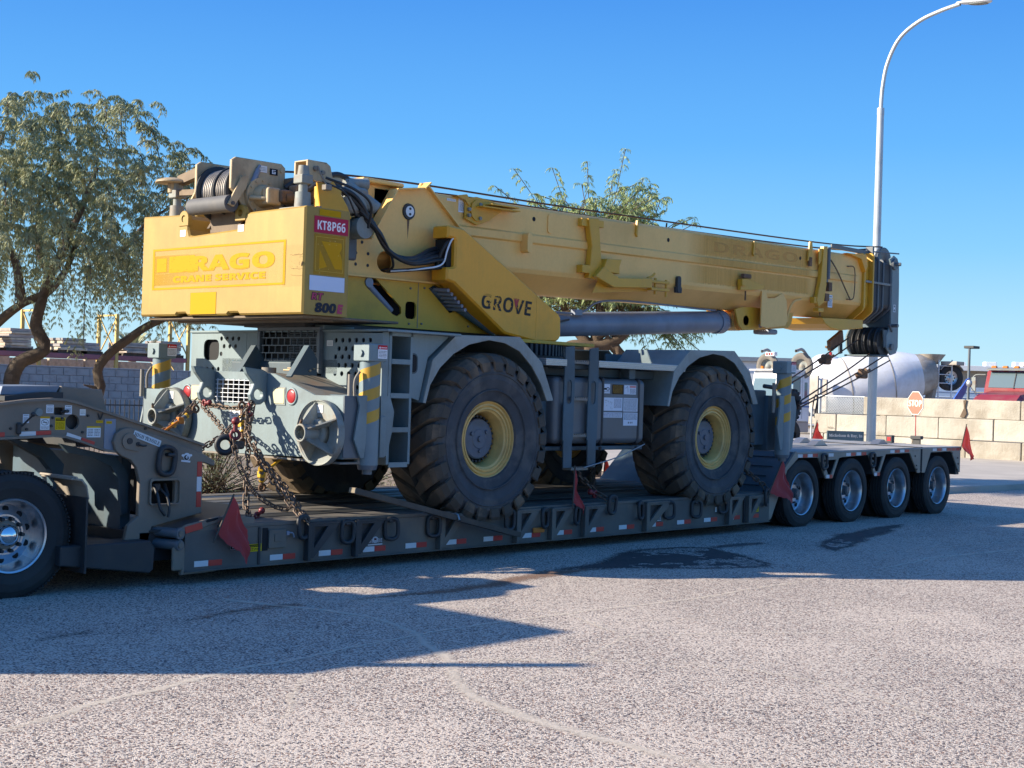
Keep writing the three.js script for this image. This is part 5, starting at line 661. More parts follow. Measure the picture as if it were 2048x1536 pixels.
  for (const [x, y, k] of wr) P(trl, k === 'r' ? 'red_reflector' : 'white_reflector', bx(x, x + .135, y - .024, y + .024, -.008, -.002, .002), k === 'r' ? M.reflR : M.reflW);
  for (const x of [7.09, 8.50]) { P(trl, 'white_reflector', bx(x, x + .085, .665, .715, -.008, -.002, .002), M.reflW); P(trl, 'red_reflector', bx(x + .088, x + .17, .665, .715, -.008, -.002, .002), M.reflR); P(trl, 'lashing_ring', ring.clone().translate(x - .12, .93, .03), M.black); P(trl, 'hanger_valve', [bx(x + .03, x + .13, .8, .88, -.1, -.04, .02), cyl([x + .06, .7, -.07], [x + .06, .9, -.07], .012)], M.steel); }
  P(trl, 'skirt_bolts', [[9.85, .80], [9.87, .74], [9.80, .95], [11.3, .90], [11.33, .8], [11.1, .98], [6.98, .86], [7.02, .78], [8.44, .86], [8.46, .79]].map(q => cyl([q[0], q[1], -.01], [q[0], q[1], .004], .014, .014, 8)), M.black);
  P(trl, 'rear_beam', [bx(11.3, 11.42, .62, 1.07, -3.0, -.03, .01)], M.black);
  P(trl, 'rear_lamp_block', bx(11.3, 11.40, 1.09, 1.22, -1.31, -1.20, .008), M.black); P(trl, 'rear_lamp_block', [bx(11.3, 11.40, 1.17, 1.23, -.86, -.67, .008), cube(11.33, 11.37, 1.085, 1.17, -.82, -.70)], M.black); P(trl, 'rear_lamp', bx(11.295, 11.30, 1.12, 1.19, -1.29, -1.22, .004), M.lampR);
  // road wheels
  const roadWheel = () => {
    const w = new THREE.Group(); w.name = 'wheel'; const t = tyreLathe(.482, .125, .292, true, 56); t.computeVertexNormals();
    const sq = join(t); { const p = sq.attributes.position; for (let i = 0; i < p.count; i++) if (p.getY(i) < -.462) p.setY(i, -.462); sq.computeVertexNormals(); }
    P(w, 'tyre', sq, M.roadtyre); P(w, 'sidewall_ring', lat([[.335, .122], [.34, .126], [.35, .126], [.355, .123]], 50), M.roadtyre);
    P(w, 'rim', latC([[.292, .08], [.298, .108], [.303, .112], [.298, .118], [.288, .112], [.280, .095], [.272, .05], [.268, .0], [.262, -.05], [.24, -.06], [.20, -.055], [.14, -.05], [.12, -.03], [.0, -.03]], 56), M.alu);
    P(w, 'hub', [cyl([0, 0, -.04], [0, 0, .045], .075, .062, 20), cyl([0, 0, .045], [0, 0, .055], .05, .05, 8)], M.tank); P(w, 'wheel_nut', Array.from({ length: 10 }, (_, k) => cyl([.14 * Math.cos(k * .628), .14 * Math.sin(k * .628), -.055], [.14 * Math.cos(k * .628), .14 * Math.sin(k * .628), -.01], .017, .014, 6)), M.tank); P(w, 'hand_hole', Array.from({ length: 5 }, (_, k) => cyl([.205 * Math.cos(k * 1.257 + .3), .205 * Math.sin(k * 1.257 + .3), -.054], [.205 * Math.cos(k * 1.257 + .3), .205 * Math.sin(k * 1.257 + .3), -.049], .03, .03, 14)), M.dark);
    return w;
  };
  const pw = roadWheel(), b = BASE.get(trl); let first = true;
  for (let k = 0; k < 4; k++) for (const [z, ry] of [[-.13, 0], [-.45, 0], [-2.55, Math.PI], [-2.87, Math.PI]]) { const w = first ? pw : pw.clone(); first = false; w.position.set(6.458 + k * 1.3926 - b[0], .462 - b[1], z - b[2]); w.rotation.set(0, ry, 0); w.rotateZ(k * .7 + (ry ? 1 : 0)); w.children.forEach(c => 0); w.rotation.set(0, ry, 0); trl.add(w); }
  P(trl, 'axle', Array.from({ length: 4 }, (_, k) => [cyl([6.458 + k * 1.3926, .46, -2.9], [6.458 + k * 1.3926, .46, -.1], .065), cube(6.2 + k * 1.3926, 6.7 + k * 1.3926, .55, .75, -2.2, -.8)]).flat(), M.black);
}
// the tractor, mostly outside the picture
{
  const t = T('truck_tractor', 'truck tractor whose chrome rear wheel and mud flap show beneath the gooseneck', 'truck', [-5.33, 0, -1.5]);
  const w = new THREE.Group(); w.name = 'wheel';
  const R = .522, tg = tyreLathe(R, .14, .29, true, 72); tg.computeVertexNormals(); const sq = join(tg); { const p = sq.attributes.position; for (let i = 0; i < p.count; i++) if (p.getY(i) < -.502) p.setY(i, -.502); sq.computeVertexNormals(); }
  P(w, 'tyre', sq, M.roadtyre); P(w, 'tread_edge', Array.from({ length: 96 }, (_, k) => cube(-.009, .009, R * .965, R * .996, .095, .128).rotateZ(k / 96 * Math.PI * 2)), M.roadtyre);
  P(w, 'rim', latC([[.29, .07], [.298, .115], [.306, .122], [.300, .132], [.286, .126], [.278, .10], [.272, .04], [.262, .0], [.25, -.04], [.215, -.025], [.165, .0], [.15, .0], [.13, .012], [.0, .012]], 72), M.alu);
  P(w, 'hub_cap', lat([[0, .125], [.03, .122], [.06, .108], [.08, .085], [.088, .06], [.09, .012]], 40), M.chrome); P(w, 'hub_flange', lat([[.09, .03], [.115, .028], [.12, .012]], 40), M.dusty);
  P(w, 'hand_hole', Array.from({ length: 10 }, (_, k) => cyl([.207 * Math.cos(k * .628 + .25), .207 * Math.sin(k * .628 + .25), -.03], [.207 * Math.cos(k * .628 + .25), .207 * Math.sin(k * .628 + .25), -.0165], .027, .027, 16)), M.dark); P(w, 'wheel_nut', Array.from({ length: 10 }, (_, k) => cyl([.135 * Math.cos(k * .628), .135 * Math.sin(k * .628), .01], [.135 * Math.cos(k * .628), .135 * Math.sin(k * .628), .06], .019, .015, 6)), M.black);
  const b = BASE.get(t); for (const [x, z, ry] of [[-5.33, -.30, 0], [-5.33, -.64, 0], [-6.65, -.30, 0], [-5.33, -2.7, Math.PI], [-6.65, -2.7, Math.PI], [-10.6, -.35, 0]]) { const c = x === -5.33 && z === -.30 ? w : w.clone(); c.position.set(x - b[0], .50, z - b[2]); c.rotation.y = ry; t.add(c); }
  P(t, 'mud_flap', [bx(-4.765, -4.745, .17, .80, -.47, -.02, .004)], M.black); P(t, 'flap_hanger', [pz([[-4.90, .965], [-4.80, .955], [-4.755, .90], [-4.73, .79], [-4.74, .78], [-4.765, .89], [-4.81, .94], [-4.90, .95]], -.52, -.03, { b: .002 }), cyl([-4.86, .965, -.6], [-4.86, .965, -.02], .012)], M.skirt);
  P(t, 'frame', [cube(-11.8, -4.7, .75, .95, -2.0, -1.85), cube(-11.8, -4.7, .75, .95, -1.15, -1.0), cyl([-6.2, 1.05, -1.5], [-5.2, 1.05, -1.5], .3)], M.black);
  P(t, 'cab', [bx(-10.3, -7.75, .8, 2.72, -2.78, -.25, .08, 3), bx(-12.3, -10.3, .7, 2.0, -2.5, -.5, .2, 3)], M.hookred); P(t, 'exhaust_stack', cyl([-9.66, .9, -.16], [-9.66, 3.22, -.16], .07, .07, 14), M.chrome); P(t, 'windscreen', bx(-10.33, -10.29, 2.0, 2.6, -2.5, -.5, .01), M.glassd);
}
// ---------------------------------------------------------------- lashings, flags and loose things on the trailer
const linkGeo = new THREE.TubeGeometry(new THREE.CatmullRomCurve3([[.043, .0], [.036, .022], [0, .0235], [-.036, .022], [-.043, 0], [-.036, -.022], [0, -.0235], [.036, -.022]].map(p => V(p[0], p[1], 0)), true), 18, .0085, 5, true);
function chain(label, pts, { sag = 0, r = 1 } = {}) {
  const A = pts.map(p => V(...p)), dense = [];
  for (let i = 0; i < A.length - 1; i++) for (let k = 0; k < 12; k++) { const t = k / 12, p = A[i].clone().lerp(A[i + 1], t); p.y -= sag * 4 * t * (1 - t); dense.push(p); }
  dense.push(A[A.length - 1]);
  const c = new THREE.CatmullRomCurve3(dense), L = c.getLength(), n = Math.max(2, Math.round(L / (.062 * r)));
  const o = T('tie_down_chain', label, 'chain', pts[0], 'chains lashing the crane to the trailer');
  for (let i = 0; i < n; i++) {
    const p = c.getPointAt((i + .5) / n), t = c.getTangentAt((i + .5) / n), m = new THREE.Mesh(linkGeo, M.chain);
    const up = Math.abs(t.y) > .9 ? V(1, 0, 0) : V(0, 1, 0), s = V().crossVectors(t, up).normalize(), q = V().crossVectors(s, t);
    m.quaternion.setFromRotationMatrix(new THREE.Matrix4().makeBasis(t, q, s)); m.rotateX((i % 2) * Math.PI / 2 + rr(.5, 1.0)); m.scale.setScalar(r);
    m.position.copy(p).sub(V(...pts[0])); m.name = 'link'; m.castShadow = m.receiveShadow = true; o.add(m);
  }
  return o;
}
chain('chain hanging straight down from the right towing lug to the deck beside the red flag', [[-2.36, 1.58, -1.0], [-2.52, 1.3, -.85], [-2.66, 1.05, -.66], [-2.74, .62, -.56], [-2.80, .47, -.40]], { r: 1.05 });
chain('long chain from the right towing lug down to the first trailer side ring', [[-2.40, 1.56, -1.02], [-2.62, 1.32, -.74], [-2.60, 1.05, -.52], [-2.56, .86, -.38], [-2.52, .66, -.16], [-2.50, .52, .04]], { r: 1.2 });
chain('doubled second strand lying along the long chain to the trailer side', [[-2.44, 1.30, -1.05], [-2.48, 1.06, -.72], [-2.42, .86, -.48], [-2.42, .68, -.24], [-2.48, .50, .05]], { r: 1.15 });
chain('slack loop of chain sagging below the black lifting eye', [[-2.88, 1.30, -.62], [-2.84, 1.0, -.55], [-2.72, .74, -.45], [-2.52, .60, -.32], [-2.40, .62, -.28]], { sag: .02, r: .95 });
chain('chain stretched level between the two towing lugs of the crane', [[-2.38, 1.575, -1.85], [-2.42, 1.545, -1.5], [-2.42, 1.54, -1.10]], { sag: .015 });
chain('chain running from the right towing lug down to the tip of the gooseneck', [[-2.38, 1.60, -.99], [-2.59, 1.42, -.92], [-2.82, 1.25, -.9], [-3.1, 1.13, -.85], [-3.35, 1.08, -.7]], { r: .95 });
chain('chain crossing from the left towing lug down in front of the rear plate', [[-2.38, 1.56, -1.86], [-2.52, 1.40, -1.4], [-2.60, 1.28, -1.1], [-2.70, 1.15, -.8]], { r: .95 });
chain('chain beside the yellow binder from the left towing lug behind the gooseneck', [[-2.38, 1.60, -1.90], [-2.53, 1.47, -1.9], [-2.70, 1.33, -1.9], [-3.1, 1.05, -1.9]], { r: 1 });
chain('black chain with red hook below the side ladder of the crane', [[1.70, .88, -.2], [1.82, .76, -.15], [1.98, .63, -.12], [2.10, .53, .02]], { r: 1.15 });
chain('short chain on the deck between the ladder and the second near tyre', [[2.38, .58, -.5], [2.55, .72, -.6], [2.75, .88, -.8]], { r: 1.1 });
chain('chain from the second near tyre to the last lashing ring by the ramp', [[5.12, .86, -.15], [5.3, .74, -.1], [5.5, .62, -.05], [5.5, .50, .05]], { r: 1.1 });
chain('chain wrapped over the far axle behind the first near tyre', [[.9, .80, -1.0], [1.1, .83, -1.1], [1.35, .90, -1.3]], { r: 1.1 });
function binder(label, a, b, handle, grip = M.yellow) {
  const o = T('chain_binder', label, 'chain binder', a, 'ratchet binders on the chains'), A = V(...a), B = V(...b), m = A.clone().lerp(B, .5), f = t => A.clone().lerp(B, t).toArray();
  P(o, 'barrel', cyl(f(.28), f(.72), .026, .026, 12), M.tank); P(o, 'screw', [cyl(a, f(.28), .014), cyl(f(.72), b, .014)], M.rusty); P(o, 'end_cap', [cyl(f(.27), f(.33), .030), cyl(f(.68), f(.73), .030)], M.yellow);
  P(o, 'handle', [cyl(m.toArray(), handle, .019, .011, 10), bx(m.x - .035, m.x + .035, m.y - .035, m.y + .035, m.z - .03, m.z + .03, .012)], grip);
  PP(o, 'hook', [tor(.035, .013, 14).translate(...a), tor(.035, .013, 14).translate(...b)], M.rusty);
}
binder('ratchet binder with long yellow handle in front of the dark far tyre', [-2.40, 1.02, -.80], [-2.20, .74, -1.02], [-2.02, 1.07, -.88]);
binder('ratchet binder with short stub handle just below the right towing lug', [-2.46, 1.56, -1.05], [-2.55, 1.20, -.90], [-2.50, 1.25, -.86]);
binder('orange handled ratchet binder between the left towing lug and the gooseneck', [-2.44, 1.50, -1.86], [-2.80, 1.26, -1.88], [-2.86, 1.26, -1.82], M.amber);
{
  const e = T('lifting_eye', 'black round steel eye hanging on the chains below the rear plate', 'lifting eye', [-2.9, 1.19, -.7]);
  P(e, 'ring', [tor(.075, .03, 26, 9).rotateY(-.6).translate(-2.9, 1.19, -.7), bx(-2.86, -2.74, 1.15, 1.23, -.68, -.60, .02)], M.black);
  const hk = (label, x, y, z, s = 1, ry = 0, rz = 0) => { const o = T('grab_hook', label, 'hook', [x, y, z], 'dark red chain hooks'); P(o, 'body', [tor(.04 * s, .017 * s, 18, 8), cyl([0, .03 * s, 0], [0, .12 * s, 0], .024 * s, .02 * s), new THREE.SphereGeometry(.04 * s, 14, 10).translate(0, .13 * s, 0)].map(g => g.rotateZ(rz).rotateY(ry).translate(x, y, z)), M.hookred); };
  hk('dark red hook above the black lifting eye', -2.86, 1.29, -.6, 1, -.6); hk('red hook lying on the level chain under the left towing lug', -2.42, 1.565, -1.74, .75, 1.5, 1.5); hk('dark red hook just under the right towing lug', -2.43, 1.55, -.98, .75, 1.2, 2.4); hk('red hook at the foot of the vertical chain behind the red flag', -2.76, .53, -.36, .8, .4, -1.1); hk('bright red hook on the chain below the ladder', 1.96, .60, -.1, .9, .2, 1.3);
}
M.mesh = new THREE.MeshPhysicalMaterial({ color: new THREE.Color().setRGB(.52, .045, .045), roughness: .8, transmission: .35, thickness: 0, side: THREE.DoubleSide });
M.meshb = new THREE.MeshPhysicalMaterial({ color: new THREE.Color().setRGB(.72, .06, .035), roughness: .8, transmission: .3, thickness: 0, side: THREE.DoubleSide });
function flag(label, a, b, c, d, mat, stick = true) {              // four corners of a hanging mesh flag
  const o = T('warning_flag', label, 'flag', b, 'red flags marking the edges of the trailer'), n = 24, pos = [], idx = [], A = V(...a), B = V(...b), C = V(...c), D = V(...d);
  for (let i = 0; i <= n; i++) for (let j = 0; j <= n; j++) { const u = i / n, v = j / n, p = A.clone().lerp(B, v).lerp(D.clone().lerp(C, v), u), k = (.016 * Math.sin(u * 6 + v * 4) + .007 * Math.sin(v * 11 - u * 5)) * Math.min(1, u * 3), ed = u * .003 * Math.sin(v * 37) + v * .003 * Math.sin(u * 33); pos.push(p.x + k * .7 + ed, p.y + .012 * Math.sin(u * 12) * u + ed, p.z + k); if (i < n && j < n) { const q = i * (n + 1) + j; idx.push(q, q + n + 1, q + 1, q + 1, q + n + 1, q + n + 2); } }
  const g = new THREE.BufferGeometry(); g.setAttribute('position', new THREE.Float32BufferAttribute(pos, 3)); g.setIndex(idx); g.computeVertexNormals(); g.setAttribute('uv', new THREE.Float32BufferAttribute(new Float32Array(pos.length / 3 * 2), 2));
  P(o, 'cloth', g, mat); if (stick) P(o, 'stick', cyl(B.clone().lerp(A, -.25).toArray(), A.clone().lerp(B, -.03).toArray(), .009, .009, 7), M.wood);
}
flag('red mesh flag drooping over the trailer side at its front corner', [-3.36, .78, .08], [-3.52, .45, .08], [-3.20, .16, .12], [-3.22, .48, .10], M.mesh);
flag('narrow red mesh flag hanging over the deck edge beside the ladder', [1.37, .95, .08], [1.34, .56, .09], [1.53, .40, .11], [1.43, .62, .10], M.mesh);
flag('dark red flag beside the ramp in front of the first trailer wheel', [5.74, .96, .10], [5.46, .52, .08], [5.99, .37, .14], [5.86, .66, .12], M.mesh);
flag('bright red flag at the far deck edge under the hydraulic ladder gap', [5.80, .80, -3.05], [5.76, .45, -3.05], [6.10, .43, -3.04], [5.98, .60, -3.04], M.meshb);
flag('bright red flag standing on the far rear corner of the trailer', [11.87, 1.40, -3.0], [11.70, 1.05, -3.0], [12.06, 1.04, -2.98], [11.97, 1.2, -2.99], M.meshb);
flag('bright red flag hanging at the near rear corner of the trailer', [11.55, 1.45, .02], [11.39, 1.11, .02], [11.68, .85, .06], [11.82, .93, .04], M.meshb);
{
  const t = T('timber_plank', 'long dark timber plank leaning along the trailer side below the first big tyre', 'plank', [-1.0, .55, -.5]);
  P(t, 'beam', bar([.36, .235, .15], [-1.99, .785, .12], .09, .055), M.wood); P(t, 'sawn_end', bar([-1.99, .785, .12], [-2.0, .787, .12], .085, .05), M.sawn = paint({ c: [.34, .29, .21], d: .4, v: .3, rough: .9, m: .4, size: 128 })); P(t, 'bracket_hook', [tube([[-.66, .46, .03], [-.60, .50, .16], [-.60, .44, .20]], .012, 8)], M.steel);
  const ty = T('bumper_tyre', 'old lugged tyre hung on the front of the crane behind the striped jack', 'tyre', [6.45, 1.45, -.28]), lg = [];
  const g = tyreLathe(.22, .075, .12, false, 40); for (let k = 0; k < 18; k++) lg.push(cube(-.022, .022, .205, .235, -.07, .07).rotateZ(k * Math.PI / 9));
  P(ty, 'carcass', [g, ...lg].map(q => q.rotateY(.1).translate(6.5, 1.70, -.28)), M.roadtyre); P(ty, 'hanger', cyl([6.5, 1.92, -.28], [6.0, 1.96, -.4], .03), M.black);
  const s = T('stop_paddle', 'faded red STOP paddle on a thin red staff at the rear edge of the trailer', 'stop sign', [11.35, 1.2, -.79]);
  P(s, 'staff', cyl([11.35, 1.2, -.79], [11.35, 1.62, -.795], .008, .008, 8), M.lampR);
  const oct = Array.from({ length: 8 }, (_, i) => [.212 * Math.cos((i + .5) * Math.PI / 4), .212 * Math.sin((i + .5) * Math.PI / 4)]);
  const place = q => q.rotateY(-Math.PI / 2 - .42).translate(11.35, 1.785, -.805);
  P(s, 'board', place(ext(oct, .012).translate(0, 0, -.006)), M.white);
  P(s, 'red_face', place(ext(oct.map(p => [p[0] * .95, p[1] * .95]), .002).translate(0, 0, .0065)), flat([.44, .15, .105], .5));
  decal(s, 'lettering', place(quad(print(200, 90, (c, w, h) => { c.clearRect(0, 0, w, h); words(c, 'STOP', w / 2, h / 2 + 3, 82, 'bold', '#f0ece4', 'sans-serif', 190); }), .36, .16).translate(0, 0, .0105)));
}
// ---------------------------------------------------------------- trees and shrubs
const leafMats = [[.30, .325, .165], [.38, .39, .21], [.21, .25, .125]].map(c => new THREE.MeshPhysicalMaterial({ color: new THREE.Color().setRGB(...c), roughness: .75, transmission: .3, thickness: 0, side: THREE.DoubleSide }));
M.bark = paint({ c: [.085, .062, .045], dirt: [.17, .13, .095], d: .6, v: .5, streak: .5, rough: .95, bump: .02, m: .6 });
M.barkpale = paint({ c: [.14, .10, .068], dirt: [.10, .07, .05], d: .5, v: .4, streak: .5, rough: .95, bump: .02, m: .6 });
function limb(pts, r0, r1, out, n = 22, rad = 9) {
  const c = new THREE.CatmullRomCurve3(pts.map(p => V(...p))), g = new THREE.TubeGeometry(c, n, 1, rad, false), p = g.attributes.position;
  for (let i = 0; i <= n; i++) { const q = c.getPointAt(i / n), r = r0 + (r1 - r0) * Math.pow(i / n, .8); for (let j = 0; j <= rad; j++) { const k = i * (rad + 1) + j, w = r * (1 + .12 * Math.sin(j * 2.1 + i * .7)); p.setXYZ(k, q.x + (p.getX(k) - q.x) * w, q.y + (p.getY(k) - q.y) * w, q.z + (p.getZ(k) - q.z) * w); } }
  g.computeVertexNormals(); out.push(g); return c;
}
const leafGreen = [[.27, .345, .125], [.36, .42, .175], [.19, .26, .10]].map(c => new THREE.MeshPhysicalMaterial({ color: new THREE.Color().setRGB(...c), roughness: .75, transmission: .3, thickness: 0, side: THREE.DoubleSide }));
class Leaves {                                                     // long thin leaflets on drooping twigs, kept in three tones
  constructor(mats = leafMats) { this.pos = [[], [], []]; this.mats = mats; }
  leaf(x, y, z, dx, dy, dz, len, w, tone) {
    const L = Math.hypot(dx, dy, dz) || 1; dx *= len / L; dy *= len / L; dz *= len / L; let sx = dz + rr(-.3, .3) * len, sz = -dx + rr(-.3, .3) * len, sy = rr(-.6, .6) * len; const k = w / Math.hypot(sx, sy, sz); sx *= k; sy *= k; sz *= k;
    const mx = x + dx * .5, my = y + dy * .45, mz = z + dz * .5;
    this.pos[tone].push(x, y, z, mx + sx, my + sy, mz + sz, x + dx, y + dy, z + dz, x, y, z, x + dx, y + dy, z + dz, mx - sx, my - sy, mz - sz);
  }
  spray(x, y, z, dx, dz, n, size, tone, droop = 1) {                // a feathery compound leaf that arcs downwards
    let vx = dx, vy = rr(.1, .5), vz = dz;
    for (let i = 0; i < n; i++) {
      x += vx * size; y += vy * size; z += vz * size; vy -= .32 * droop; vx *= .93; vz *= .93;
      for (const s of [-1, 1]) this.leaf(x, y, z, vx * .6 - vz * s * 1.1 + rr(-.2, .2), vy * .6 - .55 * droop + rr(-.25, .25), vz * .6 + vx * s * 1.1 + rr(-.2, .2), size * rr(1.5, 2.4), size * rr(.20, .32), rnd() < .14 ? (tone + 1) % 3 : tone);
    }
  }
  build(parent, name) { this.pos.forEach((p, i) => { if (!p.length) return; const g = new THREE.BufferGeometry(); g.setAttribute('position', new THREE.Float32BufferAttribute(p, 3)); g.computeVertexNormals(); g.setAttribute('uv', new THREE.Float32BufferAttribute(new Float32Array(p.length / 3 * 2), 2)); P(parent, name, g, this.mats[i], undefined, true).userData.kind = 'stuff'; }); }
}
{
  const t = T('mesquite_tree', 'large drooping grey green tree with twisted dark limbs behind the gooseneck', 'tree', [-1.3, 0, -6.9], undefined), w = [], lv = new Leaves(), tips = [];
  w.push(); limb([[-1.27, -.1, -6.95], [-1.29, .5, -6.95], [-1.36, .95, -7.0], [-1.55, 1.35, -7.15]], .17, .14, w);
  limb([[-1.55, 1.25, -7.15], [-1.62, 1.69, -7.25], [-1.55, 1.97, -7.2], [-1.36, 2.08, -7.05], [-1.28, 2.18, -7.0], [-1.40, 2.47, -7.08], [-1.35, 2.81, -7.02], [-1.28, 3.2, -6.9], [-1.1, 3.8, -6.7], [-.9, 4.6, -6.5]], .12, .03, w, 40);
  limb([[-1.5, 1.2, -7.1], [-2.0, 1.9, -7.5], [-1.85, 2.3, -7.6], [-1.55, 2.72, -7.25], [-1.28, 2.94, -6.95], [-1.1, 3.3, -6.8], [-1.0, 3.8, -6.7]], .11, .03, w, 36);
  limb([[-1.35, .9, -7.0], [-1.0, 1.35, -6.6], [-.79, 1.62, -6.43], [-.82, 1.9, -6.46], [-.70, 2.15, -6.33], [-.54, 2.33, -6.15], [-.36, 2.52, -5.96], [-.2, 2.63, -5.8], [.2, 2.95, -5.5], [.5, 3.4, -5.3]], .095, .03, w, 36);
  P(t, 'branch_stub', [cyl([-.80, 1.64, -6.43], [-1.0, 1.69, -6.5], .035, .01, 8)], M.bark);
  limb([[-1.9, 2.2, -7.6], [-2.2, 2.9, -8], [-2.4, 3.8, -8.4], [-2.3, 4.8, -8.6]], .08, .02, w); limb([[-1.5, 2.72, -7.25], [-1.6, 3.3, -7.3], [-1.9, 4.2, -7.6], [-1.7, 5.2, -7.4]], .07, .015, w); limb([[-1.3, 3.1, -6.9], [-1.2, 3.5, -7.4], [-1.0, 4.3, -7.8], [-.7, 5.0, -7.9]], .06, .015, w);
  limb([[-.9, 3.3, -6.4], [-.5, 3.5, -6.5], [0, 4.0, -6.6], [.4, 4.3, -6.4]], .05, .012, w);
  // drooping twigs spread through an uneven dome
  const C = V(-1.75, 3.85, -7.4), nz = fbm(5, 41, 3);
  for (let i = 0; i < 1080; i++) {
    const a = rr(0, 6.283), e = Math.asin(rr(-.45, 1)), q = Math.pow(rnd(), .36), bump = .62 + .72 * nz(a / 6.283, e / 3 + .5);
    const R = [2.6, 2.05, 2.4], p = V(C.x + Math.cos(a) * Math.cos(e) * R[0] * q * bump, C.y + Math.sin(e) * R[1] * q * bump * .98, C.z + Math.sin(a) * Math.cos(e) * R[2] * q * bump);
    const ox = Math.cos(a) * .6, oz = Math.sin(a) * .6, len = rr(.5, 1.1) * (p.y < C.y ? 1.15 : .8), n = Math.round(len / .065);
    let x = p.x, y = p.y, z = p.z, vy = rr(.2, .75), hx = ox + rr(-.4, .4), hz = oz + rr(-.4, .4); const tw = [[x, y, z]], tone = rnd() < .42 ? 0 : rnd() < .5 ? 1 : 2;
    for (let k = 0; k < n; k++) {
      x += hx * .045; y += vy * .062; z += hz * .045; vy = Math.max(-1.15, vy - .17); hx *= .94; hz *= .94; if (y < 2.15 + rr(0, .25)) break; tw.push([x, y, z]);
      const b = rr(0, 6.28); lv.spray(x, y, z, Math.cos(b) * .55 + hx * .3, Math.sin(b) * .55 + hz * .3, 4, .034, tone); lv.spray(x, y, z, Math.cos(b + 2.6) * .55, Math.sin(b + 2.6) * .55, 3, .034, tone);
    }
    if (tw.length > 3 && i % 4 === 0) w.push(tube([tw[0], tw[Math.floor(tw.length / 2)], tw[tw.length - 1]], .007, 6, 4));
  }
  // sparse sprays reaching out over the crane
  for (let i = 0; i < 90; i++) { const a = rr(-.5, .9), b0 = [.1 + rr(-.3, .3), rr(3.4, 4.6), -6.1 + rr(-.3, .5)], d = rr(.3, 1.05), e = [b0[0] + d * Math.cos(a) * .9, b0[1] + rr(-.3, .55), b0[2] + d * .7 * Math.sin(a + .8)]; if (e[0] > .45) continue; w.push(tube([b0, [(b0[0] + e[0]) / 2, (b0[1] + e[1]) / 2 + .15, (b0[2] + e[2]) / 2], e], .006, 8, 4)); for (let k = 3; k < 11; k++) { const f = k / 10; lv.spray(b0[0] + (e[0] - b0[0]) * f, b0[1] + (e[1] - b0[1]) * f + .15 * 4 * f * (1 - f) * .9, b0[2] + (e[2] - b0[2]) * f, rr(-.6, .6), rr(-.6, .6), 4, .028, i % 3); } }
  for (const [x, y, z, l] of [[-1.15, 3.1, -6.6, 1.1], [-.45, 3.3, -5.9, 1.15], [-.1, 3.2, -5.6, .8], [-1.0, 3.0, -6.4, .7], [-.3, 2.75, -5.75, .45]]) for (let q = 0; q < 3; q++) for (let k = 0; k < l / .05; k++) { const b = rr(0, 6.28); lv.spray(x + rr(-.05, .05) + q * .09, y - k * .05, z + rr(-.05, .05), Math.cos(b) * .4, Math.sin(b) * .4, 4, .028, k % 2); }
  P(t, 'trunk', w, M.bark); lv.build(t, 'crown');
}
